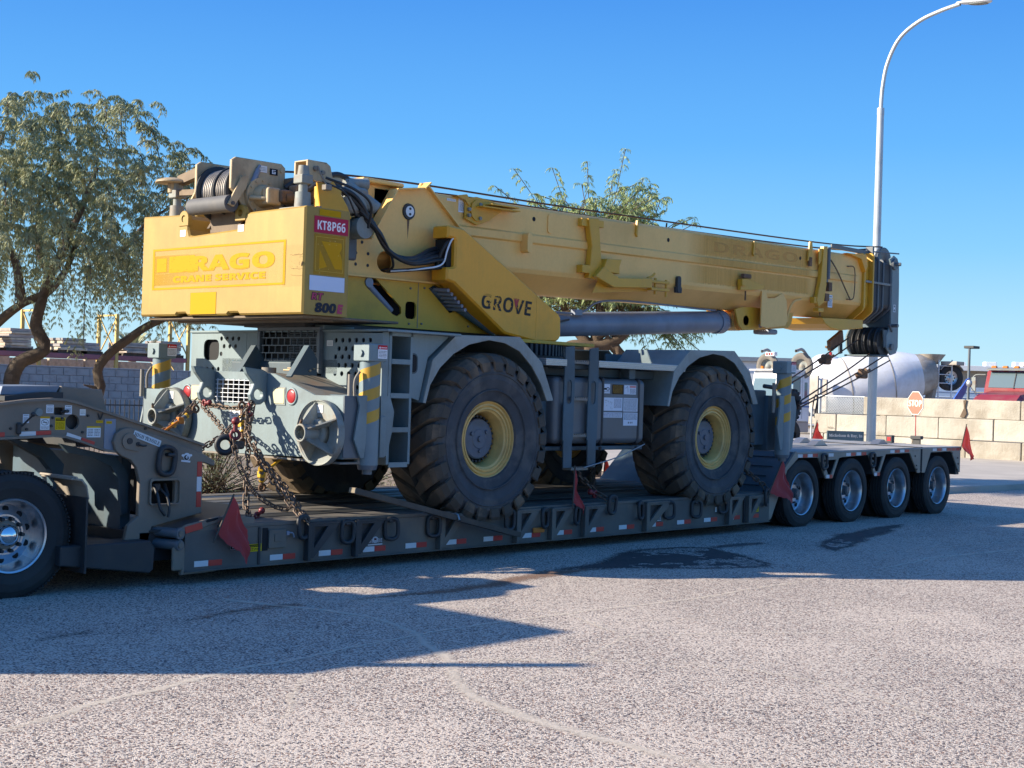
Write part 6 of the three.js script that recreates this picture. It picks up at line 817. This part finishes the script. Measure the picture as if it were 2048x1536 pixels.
{
  const t = T('acacia_tree', 'feathery green tree behind the crane boom with a sawn off pale limb', 'tree', [11.4, 0, -7.95]), w = [], lv = new Leaves(leafGreen);
  limb([[11.4, -.1, -7.95], [11.4, 1.2, -7.95], [11.35, 2.2, -8.0], [11.38, 2.75, -7.97]], .26, .22, w);
  limb([[11.0, 2.6, -8.3], [11.2, 2.70, -8.15], [11.55, 2.78, -7.75], [11.75, 2.92, -7.55], [11.83, 3.05, -7.45]], .20, .09, w); limb([[11.8, 2.45, -7.5], [11.7, 2.7, -7.6], [11.55, 2.9, -7.8]], .10, .12, w);
  limb([[11.38, 2.7, -7.97], [11.1, 3.2, -8.3], [10.9, 3.66, -8.47], [10.5, 4.3, -8.8], [10.3, 5.2, -9.1]], .12, .02, w); limb([[11.4, 2.7, -7.95], [11.5, 3.4, -7.9], [11.4, 4.4, -7.95], [11.6, 5.4, -7.7]], .12, .012, w); limb([[11.4, 2.9, -7.9], [12.0, 3.5, -7.4], [12.3, 4.3, -7.0], [12.35, 5.3, -6.9]], .1, .015, w); limb([[10.9, 3.66, -8.47], [10.2, 3.8, -9.2], [9.6, 4.2, -9.8]], .07, .015, w); limb([[11.6, 3.0, -7.7], [12.4, 3.3, -6.9], [13.0, 3.5, -6.3]], .07, .012, w);
  const spots = []; const nz = fbm(4, 91, 3);
  const twig = (b, e, n, size) => { w.push(tube([b, [(b[0] + e[0]) / 2, (b[1] + e[1]) / 2 + .12, (b[2] + e[2]) / 2], e], .009, 8, 4)); for (let k = 2; k <= n; k++) { const f = k / n; for (let s = 0; s < 3; s++) { const a = rr(0, 6.28); lv.spray(b[0] + (e[0] - b[0]) * f, b[1] + (e[1] - b[1]) * f + .48 * f * (1 - f), b[2] + (e[2] - b[2]) * f, Math.cos(a) * .7, Math.sin(a) * .7, 5, size, rnd() < .55 ? 1 : 0, .8); } } };
  for (let i = 0; i < 540; i++) { const a = rr(0, 6.283), e = rr(-.35, 1.15), q = rr(.45, 1), bump = .62 + .75 * nz(a / 6.283, e), b = [11.3 + rr(-1, 1), 3.6 + rr(-.4, 1.4), -7.95 + rr(-1, 1)], E2 = [11.3 + Math.cos(a) * Math.cos(e) * 2.2 * q * bump, 4.1 + Math.sin(e) * 2.2 * q * bump, -7.95 + Math.sin(a) * Math.cos(e) * 2.2 * q * bump]; twig(b, E2, 7, .052); }
  for (const e of [[11.74, 6.78, -7.55], [10.75, 6.35, -8.65], [9.95, 5.95, -9.5], [10.2, 6.3, -9.2], [12.0, 6.2, -7.25], [12.35, 5.55, -6.9], [11.2, 6.5, -8.1], [11.6, 6.35, -7.7]]) twig([11.3 + (e[0] - 11.3) * .5, 4.9, -7.95 + (e[2] + 7.95) * .5], e, 9, .042);
  for (let i = 0; i < 40; i++) { const x = rr(12.1, 13.1), z = -7.95 + (x - 11.4) * 1.05 + rr(-.5, .3), y = rr(3.0, 3.7); twig([11.9, 3.5, -7.4], [x, y - .3, z], 7, .042); }
  P(t, 'trunk', w, M.barkpale); lv.build(t, 'crown');
}
function shrub(label, x, z, rx, ry, rz, n, dry, group) {
  const t = T('shrub', label, 'shrub', [x, .08, z], group), lv = new Leaves(), w = [];
  for (let i = 0; i < n; i++) { const a = rr(0, 6.283), e = rr(0, 1.5), q = Math.pow(rnd(), .45), k = .75 + .45 * rnd(); const px2 = x + Math.cos(a) * Math.cos(e) * rx * q * k, py2 = .1 + Math.sin(e) * ry * q * k, pz2 = z + Math.sin(a) * Math.cos(e) * rz * q * k; lv.spray(px2, py2, pz2, rr(-.7, .7), rr(-.7, .7), 3, .026, dry ? 2 : (i % 3), .4); if (i % 14 === 0) w.push(tube([[x + rr(-.2, .2), .05, z + rr(-.2, .2)], [(x + px2) / 2, py2 * .6, (z + pz2) / 2], [px2, py2, pz2]], .008, 6, 4)); }
  P(t, 'stems', w, M.barkpale); lv.build(t, 'foliage');
}
shrub('brown green shrub seen beneath the rear plate of the crane', 1.9, -7.6, 1.3, 1.05, .8, 1500, true, 'low shrubs in the planting strip');
shrub('pale yellow green shrub beside the ladder box between the two tyres', 4.6, -7.4, 1.1, .95, .8, 1200, false, 'low shrubs in the planting strip');
shrub('leafy shrub right of the dark tree trunk under the gooseneck', -.45, -8.2, .5, 1.0, .5, 700, false, 'low shrubs in the planting strip');
shrub('low shrub behind the ladder and the far tyres', 8.2, -8.0, 1.2, .8, .9, 900, true, 'low shrubs in the planting strip');
{
  const t = T('fan_palm', 'small green palm top rising behind the pallet rack', 'palm', [22.2, 0, -42]), f = [];
  P(t, 'trunk', cyl([22.2, 0, -42], [22.2, 2.9, -42], .2, .16, 10), M.bark);
  for (let k = 0; k < 26; k++) { const a = k * 2.4, e = rr(-.2, 1.3), L = rr(.9, 1.25); for (let s = -3; s <= 3; s++) { const b = a + s * .09; f.push(bar([22.2, 2.95, -42], [22.2 + Math.cos(b) * Math.cos(e) * L, 2.95 + Math.sin(e) * L * .85, -42 + Math.sin(b) * Math.cos(e) * L], .035, .008)); } }
  P(t, 'crown', f, leafMats[1]).userData.kind = 'stuff';
}
// ---------------------------------------------------------------- street things
{
  const t = T('street_lamp', 'tall pale street lamp with a curved arm over the end of the trailer', 'street lamp', [16.85, .1, -4.6]);
  M.pole = paint({ c: [.50, .54, .56], dirt: [.33, .35, .36], d: .4, v: .1, streak: .4, rough: .4, metal: .25, m: 1.5 });
  P(t, 'pole', [cyl([16.85, .1, -4.6], [16.85, 8.12, -4.6], .105, .072, 24), cyl([16.85, .1, -4.6], [16.85, .14, -4.6], .2, .2, 20)], M.pole); P(t, 'collar', cyl([16.85, 8.0, -4.6], [16.85, 8.14, -4.6], .078, .078, 20), M.pole);
  P(t, 'arm', tube([[16.85, 8.1, -4.6], [16.85, 8.6, -4.57], [16.85, 9.1, -4.47], [16.85, 9.6, -4.2], [16.85, 9.9, -3.75], [16.85, 10.05, -3.25], [16.85, 10.12, -2.85]], .042, 40, 12), M.pole);
  P(t, 'lamp_head', [lat([[0, -.42], [.05, -.40], [.10, -.25], [.13, -.05], [.14, .15], [.10, .30], [.03, .36], [0, .365]], 24).scale(1, .38, 1).rotateX(.10).translate(16.85, 10.11, -2.52)], M.white); P(t, 'lens', new THREE.SphereGeometry(1, 18, 10).scale(.10, .018, .22).rotateX(.10).translate(16.85, 10.055, -2.45), M.float); P(t, 'photocell', [cyl([16.85, 10.14, -2.62], [16.85, 10.24, -2.62], .035, .026, 12)], M.white);
  const h = T('fire_hydrant', 'yellow fire hydrant glimpsed between the ladder and the second tyre', 'hydrant', [14.5, .09, -9.4]);
  P(h, 'barrel', [lat([[0, 0], [.16, 0], [.16, .03], [.10, .05], [.10, .42], [.13, .44], [.13, .47], [.11, .50], [.07, .58], [.03, .62], [.03, .67], [0, .67]], 20).rotateX(-Math.PI / 2).translate(14.5, .09, -9.4)], M.rim); P(h, 'outlet', [cyl([14.3, .45, -9.4], [14.7, .45, -9.4], .055, .055, 12), cyl([14.5, .43, -9.2], [14.5, .43, -9.4], .07, .07, 12)], M.rim);
  const m = T('name_board', 'low dark board with pale lettering beyond the rear of the trailer', 'sign board', [17.0, .1, -6.0]);
  const W = .86; P(m, 'board', [bx(-W / 2, W / 2, .72, 1.09, -.03, .03, .01).rotateY(-.75).translate(18.05, 0, -5.9)], M.navy); P(m, 'post', [cyl([17.8, .1, -6.2], [17.8, .9, -6.2], .03), cyl([18.35, .1, -5.7], [18.35, .8, -5.7], .03)], M.tank);
  decal(m, 'lettering', quad(print(420, 70, (c, w, h2) => { c.clearRect(0, 0, w, h2); words(c, 'Mickelson & Ray, In', w / 2, h2 / 2, 46, 'bold', '#c9cdd2', 'serif', 410); }), .80, .135).translate(0, .985, .034).rotateY(-.75).translate(18.05, 0, -5.9));
}
// ---------------------------------------------------------------- walls, fence and the yard on the left
{
  const wl = T('block_wall', 'grey concrete block wall behind the left tree', 'wall', [9, 0, -24.6]); const mats = [0, 1, 2, 3].map(k => paint({ c: [.36 + k * .02, .345 + k * .018, .345 + k * .016], dirt: [.22, .20, .19], d: .4, v: .2, streak: .3, rough: .95, m: .5, size: 128 }));
  P(wl, 'mortar_core', [cube(-25, 34, .05, 2.02, -24.72, -24.512)], M.joint = paint({ c: [.27, .255, .25], d: .3, v: .2, rough: .95, m: .8, size: 128 }));
  const g = bx(-.194, .194, -.095, .095, -.1, .012, .006), rest = [];
  for (let r = 0; r < 10; r++) for (let i = 0; i < 70; i++) { const x = -5 + i * .4 + (r % 2) * .2, y = .12 + r * .2; if (x > 7.2 && x < 15.2 && y > .9) { const m = new THREE.Mesh(g, mats[Math.floor(rnd() * 4)]); m.name = 'block'; m.position.set(x - 9, y, .1 + rr(-.002, .002)); m.castShadow = m.receiveShadow = true; wl.add(m); } else rest.push(g.clone().translate(x, y, -24.5)); }
  boxUV(g); P(wl, 'block_courses', rest, mats[1]).userData.kind = 'stuff'; P(wl, 'cap_course', [bx(-25, 34, 2.02, 2.06, -24.74, -24.48, .01)], mats[2]);
  const fn = T('picket_fence', 'dark iron picket fence in front of the grey block wall', 'fence', [7.5, 0, -18]);
  for (let k = 0; k < 26; k++) P(fn, 'picket', cyl([5.6 + k * .125, .1, -18], [5.6 + k * .125, 1.30, -18], .011, .011, 6), M.black); P(fn, 'rail', bx(5.5, 8.9, 1.16, 1.19, -18.015, -17.985, .004), M.black); P(fn, 'rail', bx(5.5, 8.9, .22, .25, -18.015, -17.985, .004), M.black);
  M.rackY = paint({ c: [.62, .42, .12], dirt: [.3, .2, .08], d: .3, v: .1, rough: .55, m: 1, size: 128 }); M.beamR = paint({ c: [.29, .10, .125], dirt: [.2, .1, .1], d: .4, v: .2, rough: .6, m: 1, size: 128 });
  const rk = T('pallet_rack', 'yellow upright pallet rack with dull red beams beyond the block wall', 'pallet rack', [12, 0, -27.5]);
  for (const x of [7.15, 9.65, 12.15, 14.68]) for (const z of [-27, -28]) P(rk, 'upright', [bx(x - .05, x + .05, 0, 3.70, z - .045, z + .045, .008)], M.rackY);
  for (const x of [7.15, 9.65, 12.15, 14.68]) P(rk, 'brace', [bar([x, 2.55, -27.05], [x, 3.6, -27.95], .03, .03), bar([x, 3.55, -27.05], [x, 2.5, -27.95], .03, .03), bar([x, 3.66, -27], [x, 3.66, -28], .04, .05), bar([x, 1.4, -27.05], [x, 2.3, -27.95], .03, .03)], M.rackY);
  for (const [x0, x1] of [[4.6, 7.1], [7.2, 9.6], [9.7, 12.1], [12.2, 14.63]]) for (const z of [-27, -28]) P(rk, 'beam', bx(x0, x1, 2.32, 2.46, z - .03, z + .03, .008), M.beamR);
  const stone = [[.40, .34, .30], [.56, .47, .36], [.33, .31, .31], [.47, .40, .34]].map(c => paint({ c, dirt: [.22, .18, .15], d: .5, v: .3, streak: 0, rough: .9, bump: .01, m: .7, size: 128 }));
  const labs = ['grey slabs piled high at the left end of the rack', 'stone slabs behind the twisted limb on the rack', 'pallet of rough pale stone left of the middle rack post', 'darker flagstone stack beside the middle rack post', 'flat pale slabs right of the small palm top', 'mixed grey slabs on the right bay of the rack'];
  [[7.6, 1.4, 6, 0], [9.1, .8, 7, 0], [10.75, .9, 4, 1], [11.35, .75, 3, 2], [13.0, 1.2, 4, 3], [14.1, .9, 5, 2]].forEach(([x, wd, n, m], i) => {
    const pl = T('pallet', 'wooden pallet under the ' + labs[i], 'pallet', [x, 2.46, -27.5]); for (let k = 0; k < 3; k++) P(pl, 'bearer', cube(x - wd / 2, x + wd / 2, 2.462, 2.53, -27.95 + k * .42, -27.87 + k * .42), M.wood); for (let k = 0; k < 5; k++) P(pl, 'board', cube(x - wd / 2 + k * wd / 5 + .01, x - wd / 2 + (k + 1) * wd / 5 - .02, 2.53, 2.55, -28, -27.0), M.wood);
    const st = T('stone_stack', labs[i], 'stone stack', [x, 2.55, -27.5]); let y = 2.552; for (let k = 0; k < n; k++) { const h = rr(.05, .11), q = rr(-.06, .06); P(st, 'slab', bx(x - wd / 2 + rr(0, .12), x + wd / 2 - rr(0, .12), y, y + h, -27.9 + q, -27.02 + q, .012), stone[(m + (k % 2)) % 4]); y += h + .006; }
  });
  const sb = T('stone_slabs', 'row of pale upright stone slabs under the red rack beam', 'stone slabs', [11, 0, -29]);
  for (let k = 0; k < 9; k++) P(sb, 'slab', bx(5 + k * 1.22, 6.16 + k * 1.22, .1, 2.34 + rr(-.05, .05), -29.2, -29.0, .02), k < 3 ? M.white : stone[1]);
}
// ---------------------------------------------------------------- the block yard, trucks and buildings on the right
{
  const bw = T('retaining_wall', 'pale wall of huge stacked concrete blocks behind the trailer', 'wall', [31.8, 0, -7]);
  const cm = [0, 1, 2, 3].map(k => paint({ c: [.375 + k * .012, .345 + k * .012, .29 + k * .012], dirt: [.20, .165, .12], d: .5, v: .3, streak: .5, rough: .92, bump: .03, m: 2.2 + k * .3 }));
  const rows = [[.0, .655, [-14.69, -14.3, -12.9, -11.05, -9.25, -7.45, -5.6, -3.8, -2, -.2, 1.6]], [.66, 1.325, [-14.69, -13.84, -12.0, -10.17, -8.35, -6.5, -4.7, -2.9, -1.1, .7]], [1.33, 1.94, [-12.85, -11.07, -9.30, -7.50, -5.7, -3.9, -2.1, -.3, 1.5]]];
  for (const [y0, y1, zs] of rows) for (let i = 0; i < zs.length - 1; i++) P(bw, 'block', [bx(31.5 + rr(-.02, .02), 32.1, y0 + .004, y1 - .004 + rr(-.012, .012), zs[i] + .008, zs[i + 1] - .008 - rr(0, .015), .03, 2)], cm[Math.floor(rnd() * 4)]);
  P(bw, 'broken_joint', [pzx([[-9.34, 1.90], [-9.24, 1.92], [-9.28, 1.7], [-9.22, 1.5], [-9.30, 1.36], [-9.44, 1.38], [-9.36, 1.55], [-9.31, 1.65]], 31.44, 31.475)], M.barkpale);
  decal(bw, 'scrawl', onX(print(80, 40, (c, w, h) => { c.clearRect(0, 0, w, h); c.strokeStyle = '#4a4038'; c.lineWidth = 3; c.beginPath(); c.moveTo(6, 30); for (let i = 0; i < 9; i++) c.lineTo(10 + i * 8, i % 2 ? 30 : rr(6, 20)); c.stroke(); }), -14.15, -13.9, .80, .92, 31.46));
  const fn = T('chain_link_fence', 'short chain link fence on the low end of the concrete block wall', 'fence', [31.7, 1.33, -13.7]);
  const wires = []; for (let k = -14; k < 26; k++) for (const s of [1, -1]) { const z0 = -14.55 + k * .095; let a = [z0, 1.34], b = [z0 + s * .56, 1.90]; if (s < 0) { a = [z0 + .56, 1.34]; b = [z0, 1.90]; } const lo = -14.5, hi = -12.9; const cl = (p, q) => { if (p[0] < lo) { const t = (lo - p[0]) / (q[0] - p[0]); return [lo, p[1] + t * (q[1] - p[1])]; } if (p[0] > hi) { const t = (hi - p[0]) / (q[0] - p[0]); return [hi, p[1] + t * (q[1] - p[1])]; } return p; }; if (Math.max(a[0], b[0]) < lo || Math.min(a[0], b[0]) > hi) continue; const A = cl(a, b), B = cl(b, a); if (Math.hypot(A[0] - B[0], A[1] - B[1]) > .02) wires.push(bar([31.62, A[1], A[0]], [31.62, B[1], B[0]], .010, .010)); }
  P(fn, 'wire_mesh', wires, M.pole); P(fn, 'fence_frame', [cyl([31.6, 1.92, -14.6], [31.6, 1.92, -12.86], .022), cyl([31.6, 1.33, -14.55], [31.6, 2.45, -14.55], .035), cyl([31.6, .1, -14.85], [31.6, 1.5, -14.85], .03)], M.pole);
  // the large mixer truck
  const Wh = paint({ c: [.72, .73, .76], dirt: [.45, .40, .34], d: .3, v: .08, rough: .4, m: 3 }), Cd = paint({ c: [.42, .38, .33], dirt: [.25, .2, .16], d: .6, v: .3, rough: .8, m: 1.2 });
  const mx = T('mixer_truck', 'white concrete mixer with big drum above the block wall', 'mixer truck', [42, 0, -17.5]);
  const A = V(39.55, 1.95, -20.0), B = V(43.25, 3.05, -16.1), ax = B.clone().sub(A).normalize(), q = new THREE.Quaternion().setFromUnitVectors(V(0, 1, 0), ax), o5 = A.distanceTo(B) - 4.45;
  const drum = (p, n = 44) => new THREE.LatheGeometry(p.map(k => new THREE.Vector2(k[0], k[1])), n).applyQuaternion(q).translate(A.x, A.y, A.z);
  P(mx, 'drum', [drum([[0, 0], [.45, .02], [.8, .2], [1.08, .75], [1.22, 1.6], [1.26, 2.4], [1.25, 3.1], [1.19, 3.7], [1.05, 4.25], [.86, 4.8]])], Wh); P(mx, 'drum_seam', [drum([[1.235, 1.7], [1.24, 1.71], [1.243, 1.73], [1.24, 1.75]]), drum([[1.225, 3.45], [1.23, 3.46], [1.225, 3.49], [1.22, 3.5]]), drum([[1.04, .68], [1.06, .69], [1.07, .71]])], Cd); P(mx, 'drum_mouth', [drum([[.88, 4.74], [.82, 5.0], [.62, 5.4], [.55, 5.45], [.0, 5.35]])], Cd);
  const at = (t, dx, dy, dz) => [A.x + ax.x * (t + o5) + dx, A.y + ax.y * (t + o5) + dy, A.z + ax.z * (t + o5) + dz];
  P(mx, 'hopper', [cyl(at(4.3, 0, .35, 0), at(4.3, 0, .75, 0), .25, .55, 10), bx(43.3, 44.0, 3.35, 3.5, -15.9, -15.2, .02)], Cd); P(mx, 'ladder', [cyl(at(4.5, -.2, -1.7, .2), at(4.5, -.2, .5, .2), .03), cyl(at(4.5, .25, -1.7, .55), at(4.5, .25, .5, .55), .03), ...[0, 1, 2, 3, 4, 5].map(k => cyl(at(4.5, -.2, -1.5 + k * .35, .2), at(4.5, .25, -1.5 + k * .35, .55), .018))], Wh); P(mx, 'rear_frame', [bar(at(4.1, 0, -1.9, 0), at(4.3, 0, -.3, .1), .3, .3), bx(42.8, 43.6, .9, 1.7, -16.4, -15.6, .05), bx(39, 43.5, .8, 1.1, -19.5, -16.5, .03)], Cd);
  const tw = at(4.85, .15, -.30, .15), f = g => g.rotateY(-.62).translate(...tw); P(mx, 'booster_wheel', [f(tyreLathe(.53, .17, .29, true, 40))], M.roadtyre); P(mx, 'booster_rim', [f(lat([[.29, .10], [.27, .09], [.25, .03], [.10, .03], [.09, .08], [0, .08]], 30))], M.alu); P(mx, 'booster_holes', Array.from({ length: 10 }, (_, k) => f(cyl([.2 * Math.cos(k * .628), .2 * Math.sin(k * .628), .025], [.2 * Math.cos(k * .628), .2 * Math.sin(k * .628), .04], .03, .03, 8))), M.dark); P(mx, 'booster_fender', [f(lat([[.60, -.2], [.62, -.2], [.62, .2], [.60, .2]], 30).rotateZ(0)).rotateX(0)].slice(0, 0).concat([f(pz([...Array.from({ length: 9 }, (_, i) => [.58 * Math.cos(.5 + i * .26), .58 * Math.sin(.5 + i * .26)]), ...Array.from({ length: 9 }, (_, i) => [.61 * Math.cos(2.58 - i * .26), .61 * Math.sin(2.58 - i * .26)])], -.2, .2))]), Cd);
  P(mx, 'red_marker', [bx(40.55, 40.75, 3.42, 3.5, -19.6, -19.4, .02), cyl([40.7, 3.4, -19.45], [40.7, 3.75, -19.45], .06)], M.lampR);
  P(mx, 'step_plates', [bx(39.0, 39.1, 1.4, 2.75, -19.55, -19.0, .02), bx(38.9, 39.0, 1.2, 2.5, -19.9, -19.7, .02), bx(39.0, 39.1, 1.3, 2.6, -18.8, -18.6, .02)], Cd);
  // cab-front mixer behind the striped jack
  const c2 = T('mixer_truck', 'white mixer with blue striped cab behind the yellow striped jack', 'mixer truck', [35, 0, -17.5]); BASE.set(c2, [0, 0, 0]); c2.position.set(34.55, 0, -17.4); c2.rotation.y = -.42; c2.scale.set(.8, 1, .9);
  // built along its own length: cab front faces -x, its left side faces +z
  P(c2, 'cab', [pz([[-1.05, 1.0], [-1.1, 1.72], [-.88, 2.78], [-.70, 2.86], [.75, 2.86], [.82, 2.75], [.82, .95], [-.3, .95], [-.45, 1.3], [-.9, 1.32]], -1.75, .12, { b: .03 })], Wh);
  P(c2, 'side_window', bx(-.62, .30, 1.98, 2.62, .115, .13, .02), M.glassd); P(c2, 'window_frame', [pz(rrect(-.72, .40, 1.90, 2.70, .1), .11, .125, { holes: [rrect(-.62, .30, 1.98, 2.62, .06)] })], Wh); P(c2, 'rear_side_window', bx(.52, .68, 1.85, 2.4, .115, .13, .02), M.glassd); P(c2, 'windscreen', [bar([-1.07, 1.80, -.82], [-.885, 2.68, -.82], 1.6, .03)], M.glassd); P(c2, 'blue_stripe', [bx(-.2, .82, 1.60, 1.67, .121, .126, .002), bx(-.3, .82, 1.48, 1.53, .121, .126, .002)], flat([.08, .16, .36])); P(c2, 'door_seam', [cube(.40, .41, 1.05, 2.7, .12, .127), cube(-.45, -.44, 1.4, 1.95, .12, .127)], M.tank);
  P(c2, 'mirror', [bx(-.52, -.28, 1.75, 2.35, .28, .38, .04), cyl([-.4, 2.5, .12], [-.4, 2.3, .32], .02)], M.chrome); P(c2, 'sun_visor', bx(-1.15, -.80, 2.80, 2.86, -1.75, .1, .02), Wh); P(c2, 'beacon', [cyl([-.75, 2.86, -1.3], [-.75, 2.98, -1.3], .08), cyl([-.6, 2.86, -.25], [-.6, 2.98, -.25], .08)], M.amber); P(c2, 'marker_lamp_bar', [bx(-.7, -.5, 3.35, 3.5, -1.2, -.55, .03)], Wh); P(c2, 'red_lamp', [0, 1, 2].map(k => new THREE.SphereGeometry(.05, 10, 8).translate(-.71, 3.43, -1.05 + k * .18)), M.lampR);
  const bt = (z, x) => { P(c2, 'raised_wheel', [tyreLathe(.5, .15, .27, true, 36).rotateY(-.9).translate(x, 3.0, z)], M.dustyTyre ??= paint({ c: [.20, .18, .155], dirt: [.10, .09, .08], d: .5, v: .3, rough: .9, m: .8, size: 128 })); P(c2, 'raised_rim', [lat([[.27, .08], [.25, .0], [.1, .0], [.08, .06], [0, .06]], 24).rotateY(-.9).translate(x, 3.0, z)], M.float); }; bt(-2.2, .2); bt(-.1, .5); P(c2, 'wheel_fender', [tube([[.0, 3.55, .1], [.5, 3.62, -.1], [.95, 3.4, -.3]], .06, 10), tube([[-.3, 3.55, -2.0], [.2, 3.62, -2.2], [.6, 3.4, -2.4]], .06, 10)], Cd);
  const m3 = T('mixer_truck', 'pale mixer drum standing farther back between the white cab and the big drum', 'mixer truck', [50.5, 0, -26]); P(m3, 'drum', new THREE.LatheGeometry([[0, 0], [.85, .2], [1.2, .9], [1.3, 1.9], [1.15, 3.0], [.8, 4.2]].map(k => new THREE.Vector2(...k)), 32).rotateZ(-1.2).rotateY(.7).translate(49.9, 1.85, -24.4), Wh); P(m3, 'chassis', bx(47.5, 54, .7, 1.2, -27, -25, .05), Cd);
  P(c2, 'bumper', [bx(-1.3, -.9, .35, .75, -1.8, .15, .05), bx(-.9, .9, .55, .95, -1.6, .0, .03), bx(-1.25, -1.0, .75, 1.0, -1.75, .1, .05)], M.steel); P(c2, 'front_wheel', tyreLathe(.5, .16, .27, true, 36).translate(-.1, .5, -.05), M.roadtyre); P(c2, 'hoses', [tube([[.9, 1.2, .2], [1.0, 1.9, .25], [1.15, 1.95, .2], [1.2, 1.2, .2]], .03, 14), tube([[1.05, 1.1, .2], [1.1, 1.7, .3], [1.25, 1.8, .2]], .03, 12)], M.hose);
  // the red truck
  const rt = T('red_truck', 'red conventional truck with orange roof lamps behind the block wall', 'truck', [37.5, 0, -10.5]); BASE.set(rt, [0, 0, 0]); rt.position.set(37.68, .16, -10.4); rt.rotation.y = .08;
  const Rd = paint({ c: [.25, .024, .032], dirt: [.25, .14, .11], d: .35, v: .1, rough: .35, m: 2 });
  P(rt, 'cab', [pz([[-.05, 1.3], [-.02, 2.18], [.28, 2.84], [.5, 2.92], [1.9, 2.92], [1.95, 1.0], [-.05, 1.0]], -1.05, 1.05, { b: .04 })], Rd); P(rt, 'hood', [pz([[-.02, 2.14], [-1.5, 1.98], [-1.85, 1.80], [-1.9, 1.0], [-.02, 1.0]], -.85, .85, { b: .12 })], Rd); P(rt, 'windscreen', [bar([.0, 2.24, 0], [.262, 2.80, 0], 1.8, .03)], M.glassd); P(rt, 'windscreen_bar', [bar([-.02, 2.22, 0], [.25, 2.82, 0], .03, .045)], M.black); P(rt, 'sun_visor', [bar([.05, 2.88, 0], [.30, 2.93, 0], 2.0, .04)], M.float); P(rt, 'roof_lamp', [-.85, -.45, -.05, .35, .75].map(z => bx(.35, .5, 2.93, 3.03, z - .1, z + .1, .04)), M.amber); P(rt, 'air_horn', [cyl([.5, 3.06, .15], [.3, 3.08, .15], .05, .09, 12)], M.steel);
  P(rt, 'mirror', [tube([[.2, 2.7, -1.08], [.1, 2.65, -1.45], [.05, 2.1, -1.45], [.15, 2.05, -1.08]], .025, 16), bx(.0, .06, 2.1, 2.6, -1.52, -1.36, .02)], M.float); P(rt, 'hood_mirror', [new THREE.SphereGeometry(.11, 14, 10).scale(.5, 1.2, 1).translate(-1.75, 2.35, -.95), cyl([-1.75, 2.3, -.95], [-1.6, 1.9, -.7], .015)], M.steel); P(rt, 'side_window', bx(.4, 1.3, 2.2, 2.75, 1.06, 1.075, .02), M.glassd);
  const tp = T('blue_tarp', 'bright blue tarpaulin edge sticking up beside the red truck hood', 'tarpaulin', [38, 1.5, -12.5]); P(tp, 'sheet', [pz([[37.2, 1.7], [38.6, 2.7], [38.8, 2.75], [38.5, 2.2], [37.9, 1.75]], -12.6, -12.55)], flat([.05, .13, .45], .6));
  // buildings far behind
  const bd = T('warehouse', 'long low warehouse with white roof edge behind the mixers', 'building', [85, 0, -30]);
  M.tan = paint({ c: [.42, .36, .28], dirt: [.3, .26, .2], d: .3, v: .1, streak: .4, rough: .8, m: 4, size: 128 }); const bl = paint({ c: [.34, .45, .62], dirt: [.3, .35, .42], d: .3, v: .1, rough: .8, m: 4, size: 128 });
  const th = -.83, pl = g => g.rotateY(th).translate(82, 0, -29);
  P(bd, 'wall', pl(bx(-9, 30, 0, 4.0, -6, 0, .02)), M.tan); P(bd, 'roof_edge', pl(bx(-9.3, 30, 4.0, 4.35, -6, .5, .02)), M.white); for (const x of [-7.2, -1, 6]) { P(bd, 'window', pl(bx(x, x + 2.6, 2.3, 3.0, .01, .03, .01)), M.glassd); } P(bd, 'seams', Array.from({ length: 50 }, (_, k) => pl(cube(-8.9 + k * .6, -8.86 + k * .6, 0, 4, 0, .03))), M.tan); PP(bd, 'roof_vent', [0, 1, 2, 3, 4, 5, 6].map(k => pl(bx(-8 + k * 2.1 + rr(-.4, .4), -7.4 + k * 2.1, 4.35, 4.6 + rr(0, .5), -2, -1.4, .05))), M.white);
  const sh = T('blue_shed', 'pale blue panelled shed below the raised mixer wheel', 'building', [70, 0, -25]); const p2 = g => g.rotateY(th).translate(69.5, 0, -24.5); P(sh, 'wall', p2(bx(-5, 2.4, 0, 2.75, -3, 0, .02)), bl); P(sh, 'panel_rail', [0, 1, 2, 3].map(k => p2(cube(-5, 2.4, 1.5 + k * .32, 1.53 + k * .32, .0, .03))), M.white);
  const b3 = T('far_building', 'small pale building with a light roof left of the mixer cab', 'building', [75, 0, -46]); const p3 = g => g.rotateY(th).translate(72, 0, -41); P(b3, 'wall', p3(bx(-9, 4, 0, 4.2, -6, 0, .02)), M.white); P(b3, 'roof_edge', p3(bx(-9.3, 4.2, 4.2, 4.5, -6.2, .3, .02)), M.steel);
  const fl = T('lot_lamp', 'thin lamp post standing far behind the red truck', 'lamp post', [79, 0, -30]); P(fl, 'post', cyl([66, 0, -25.2], [66, 5.0, -25.2], .09, .07), M.tank); P(fl, 'lamp_head', bx(65.9, 66.7, 4.95, 5.1, -25.5, -24.9, .03), M.black);
}
renderer.render(scene, camera);
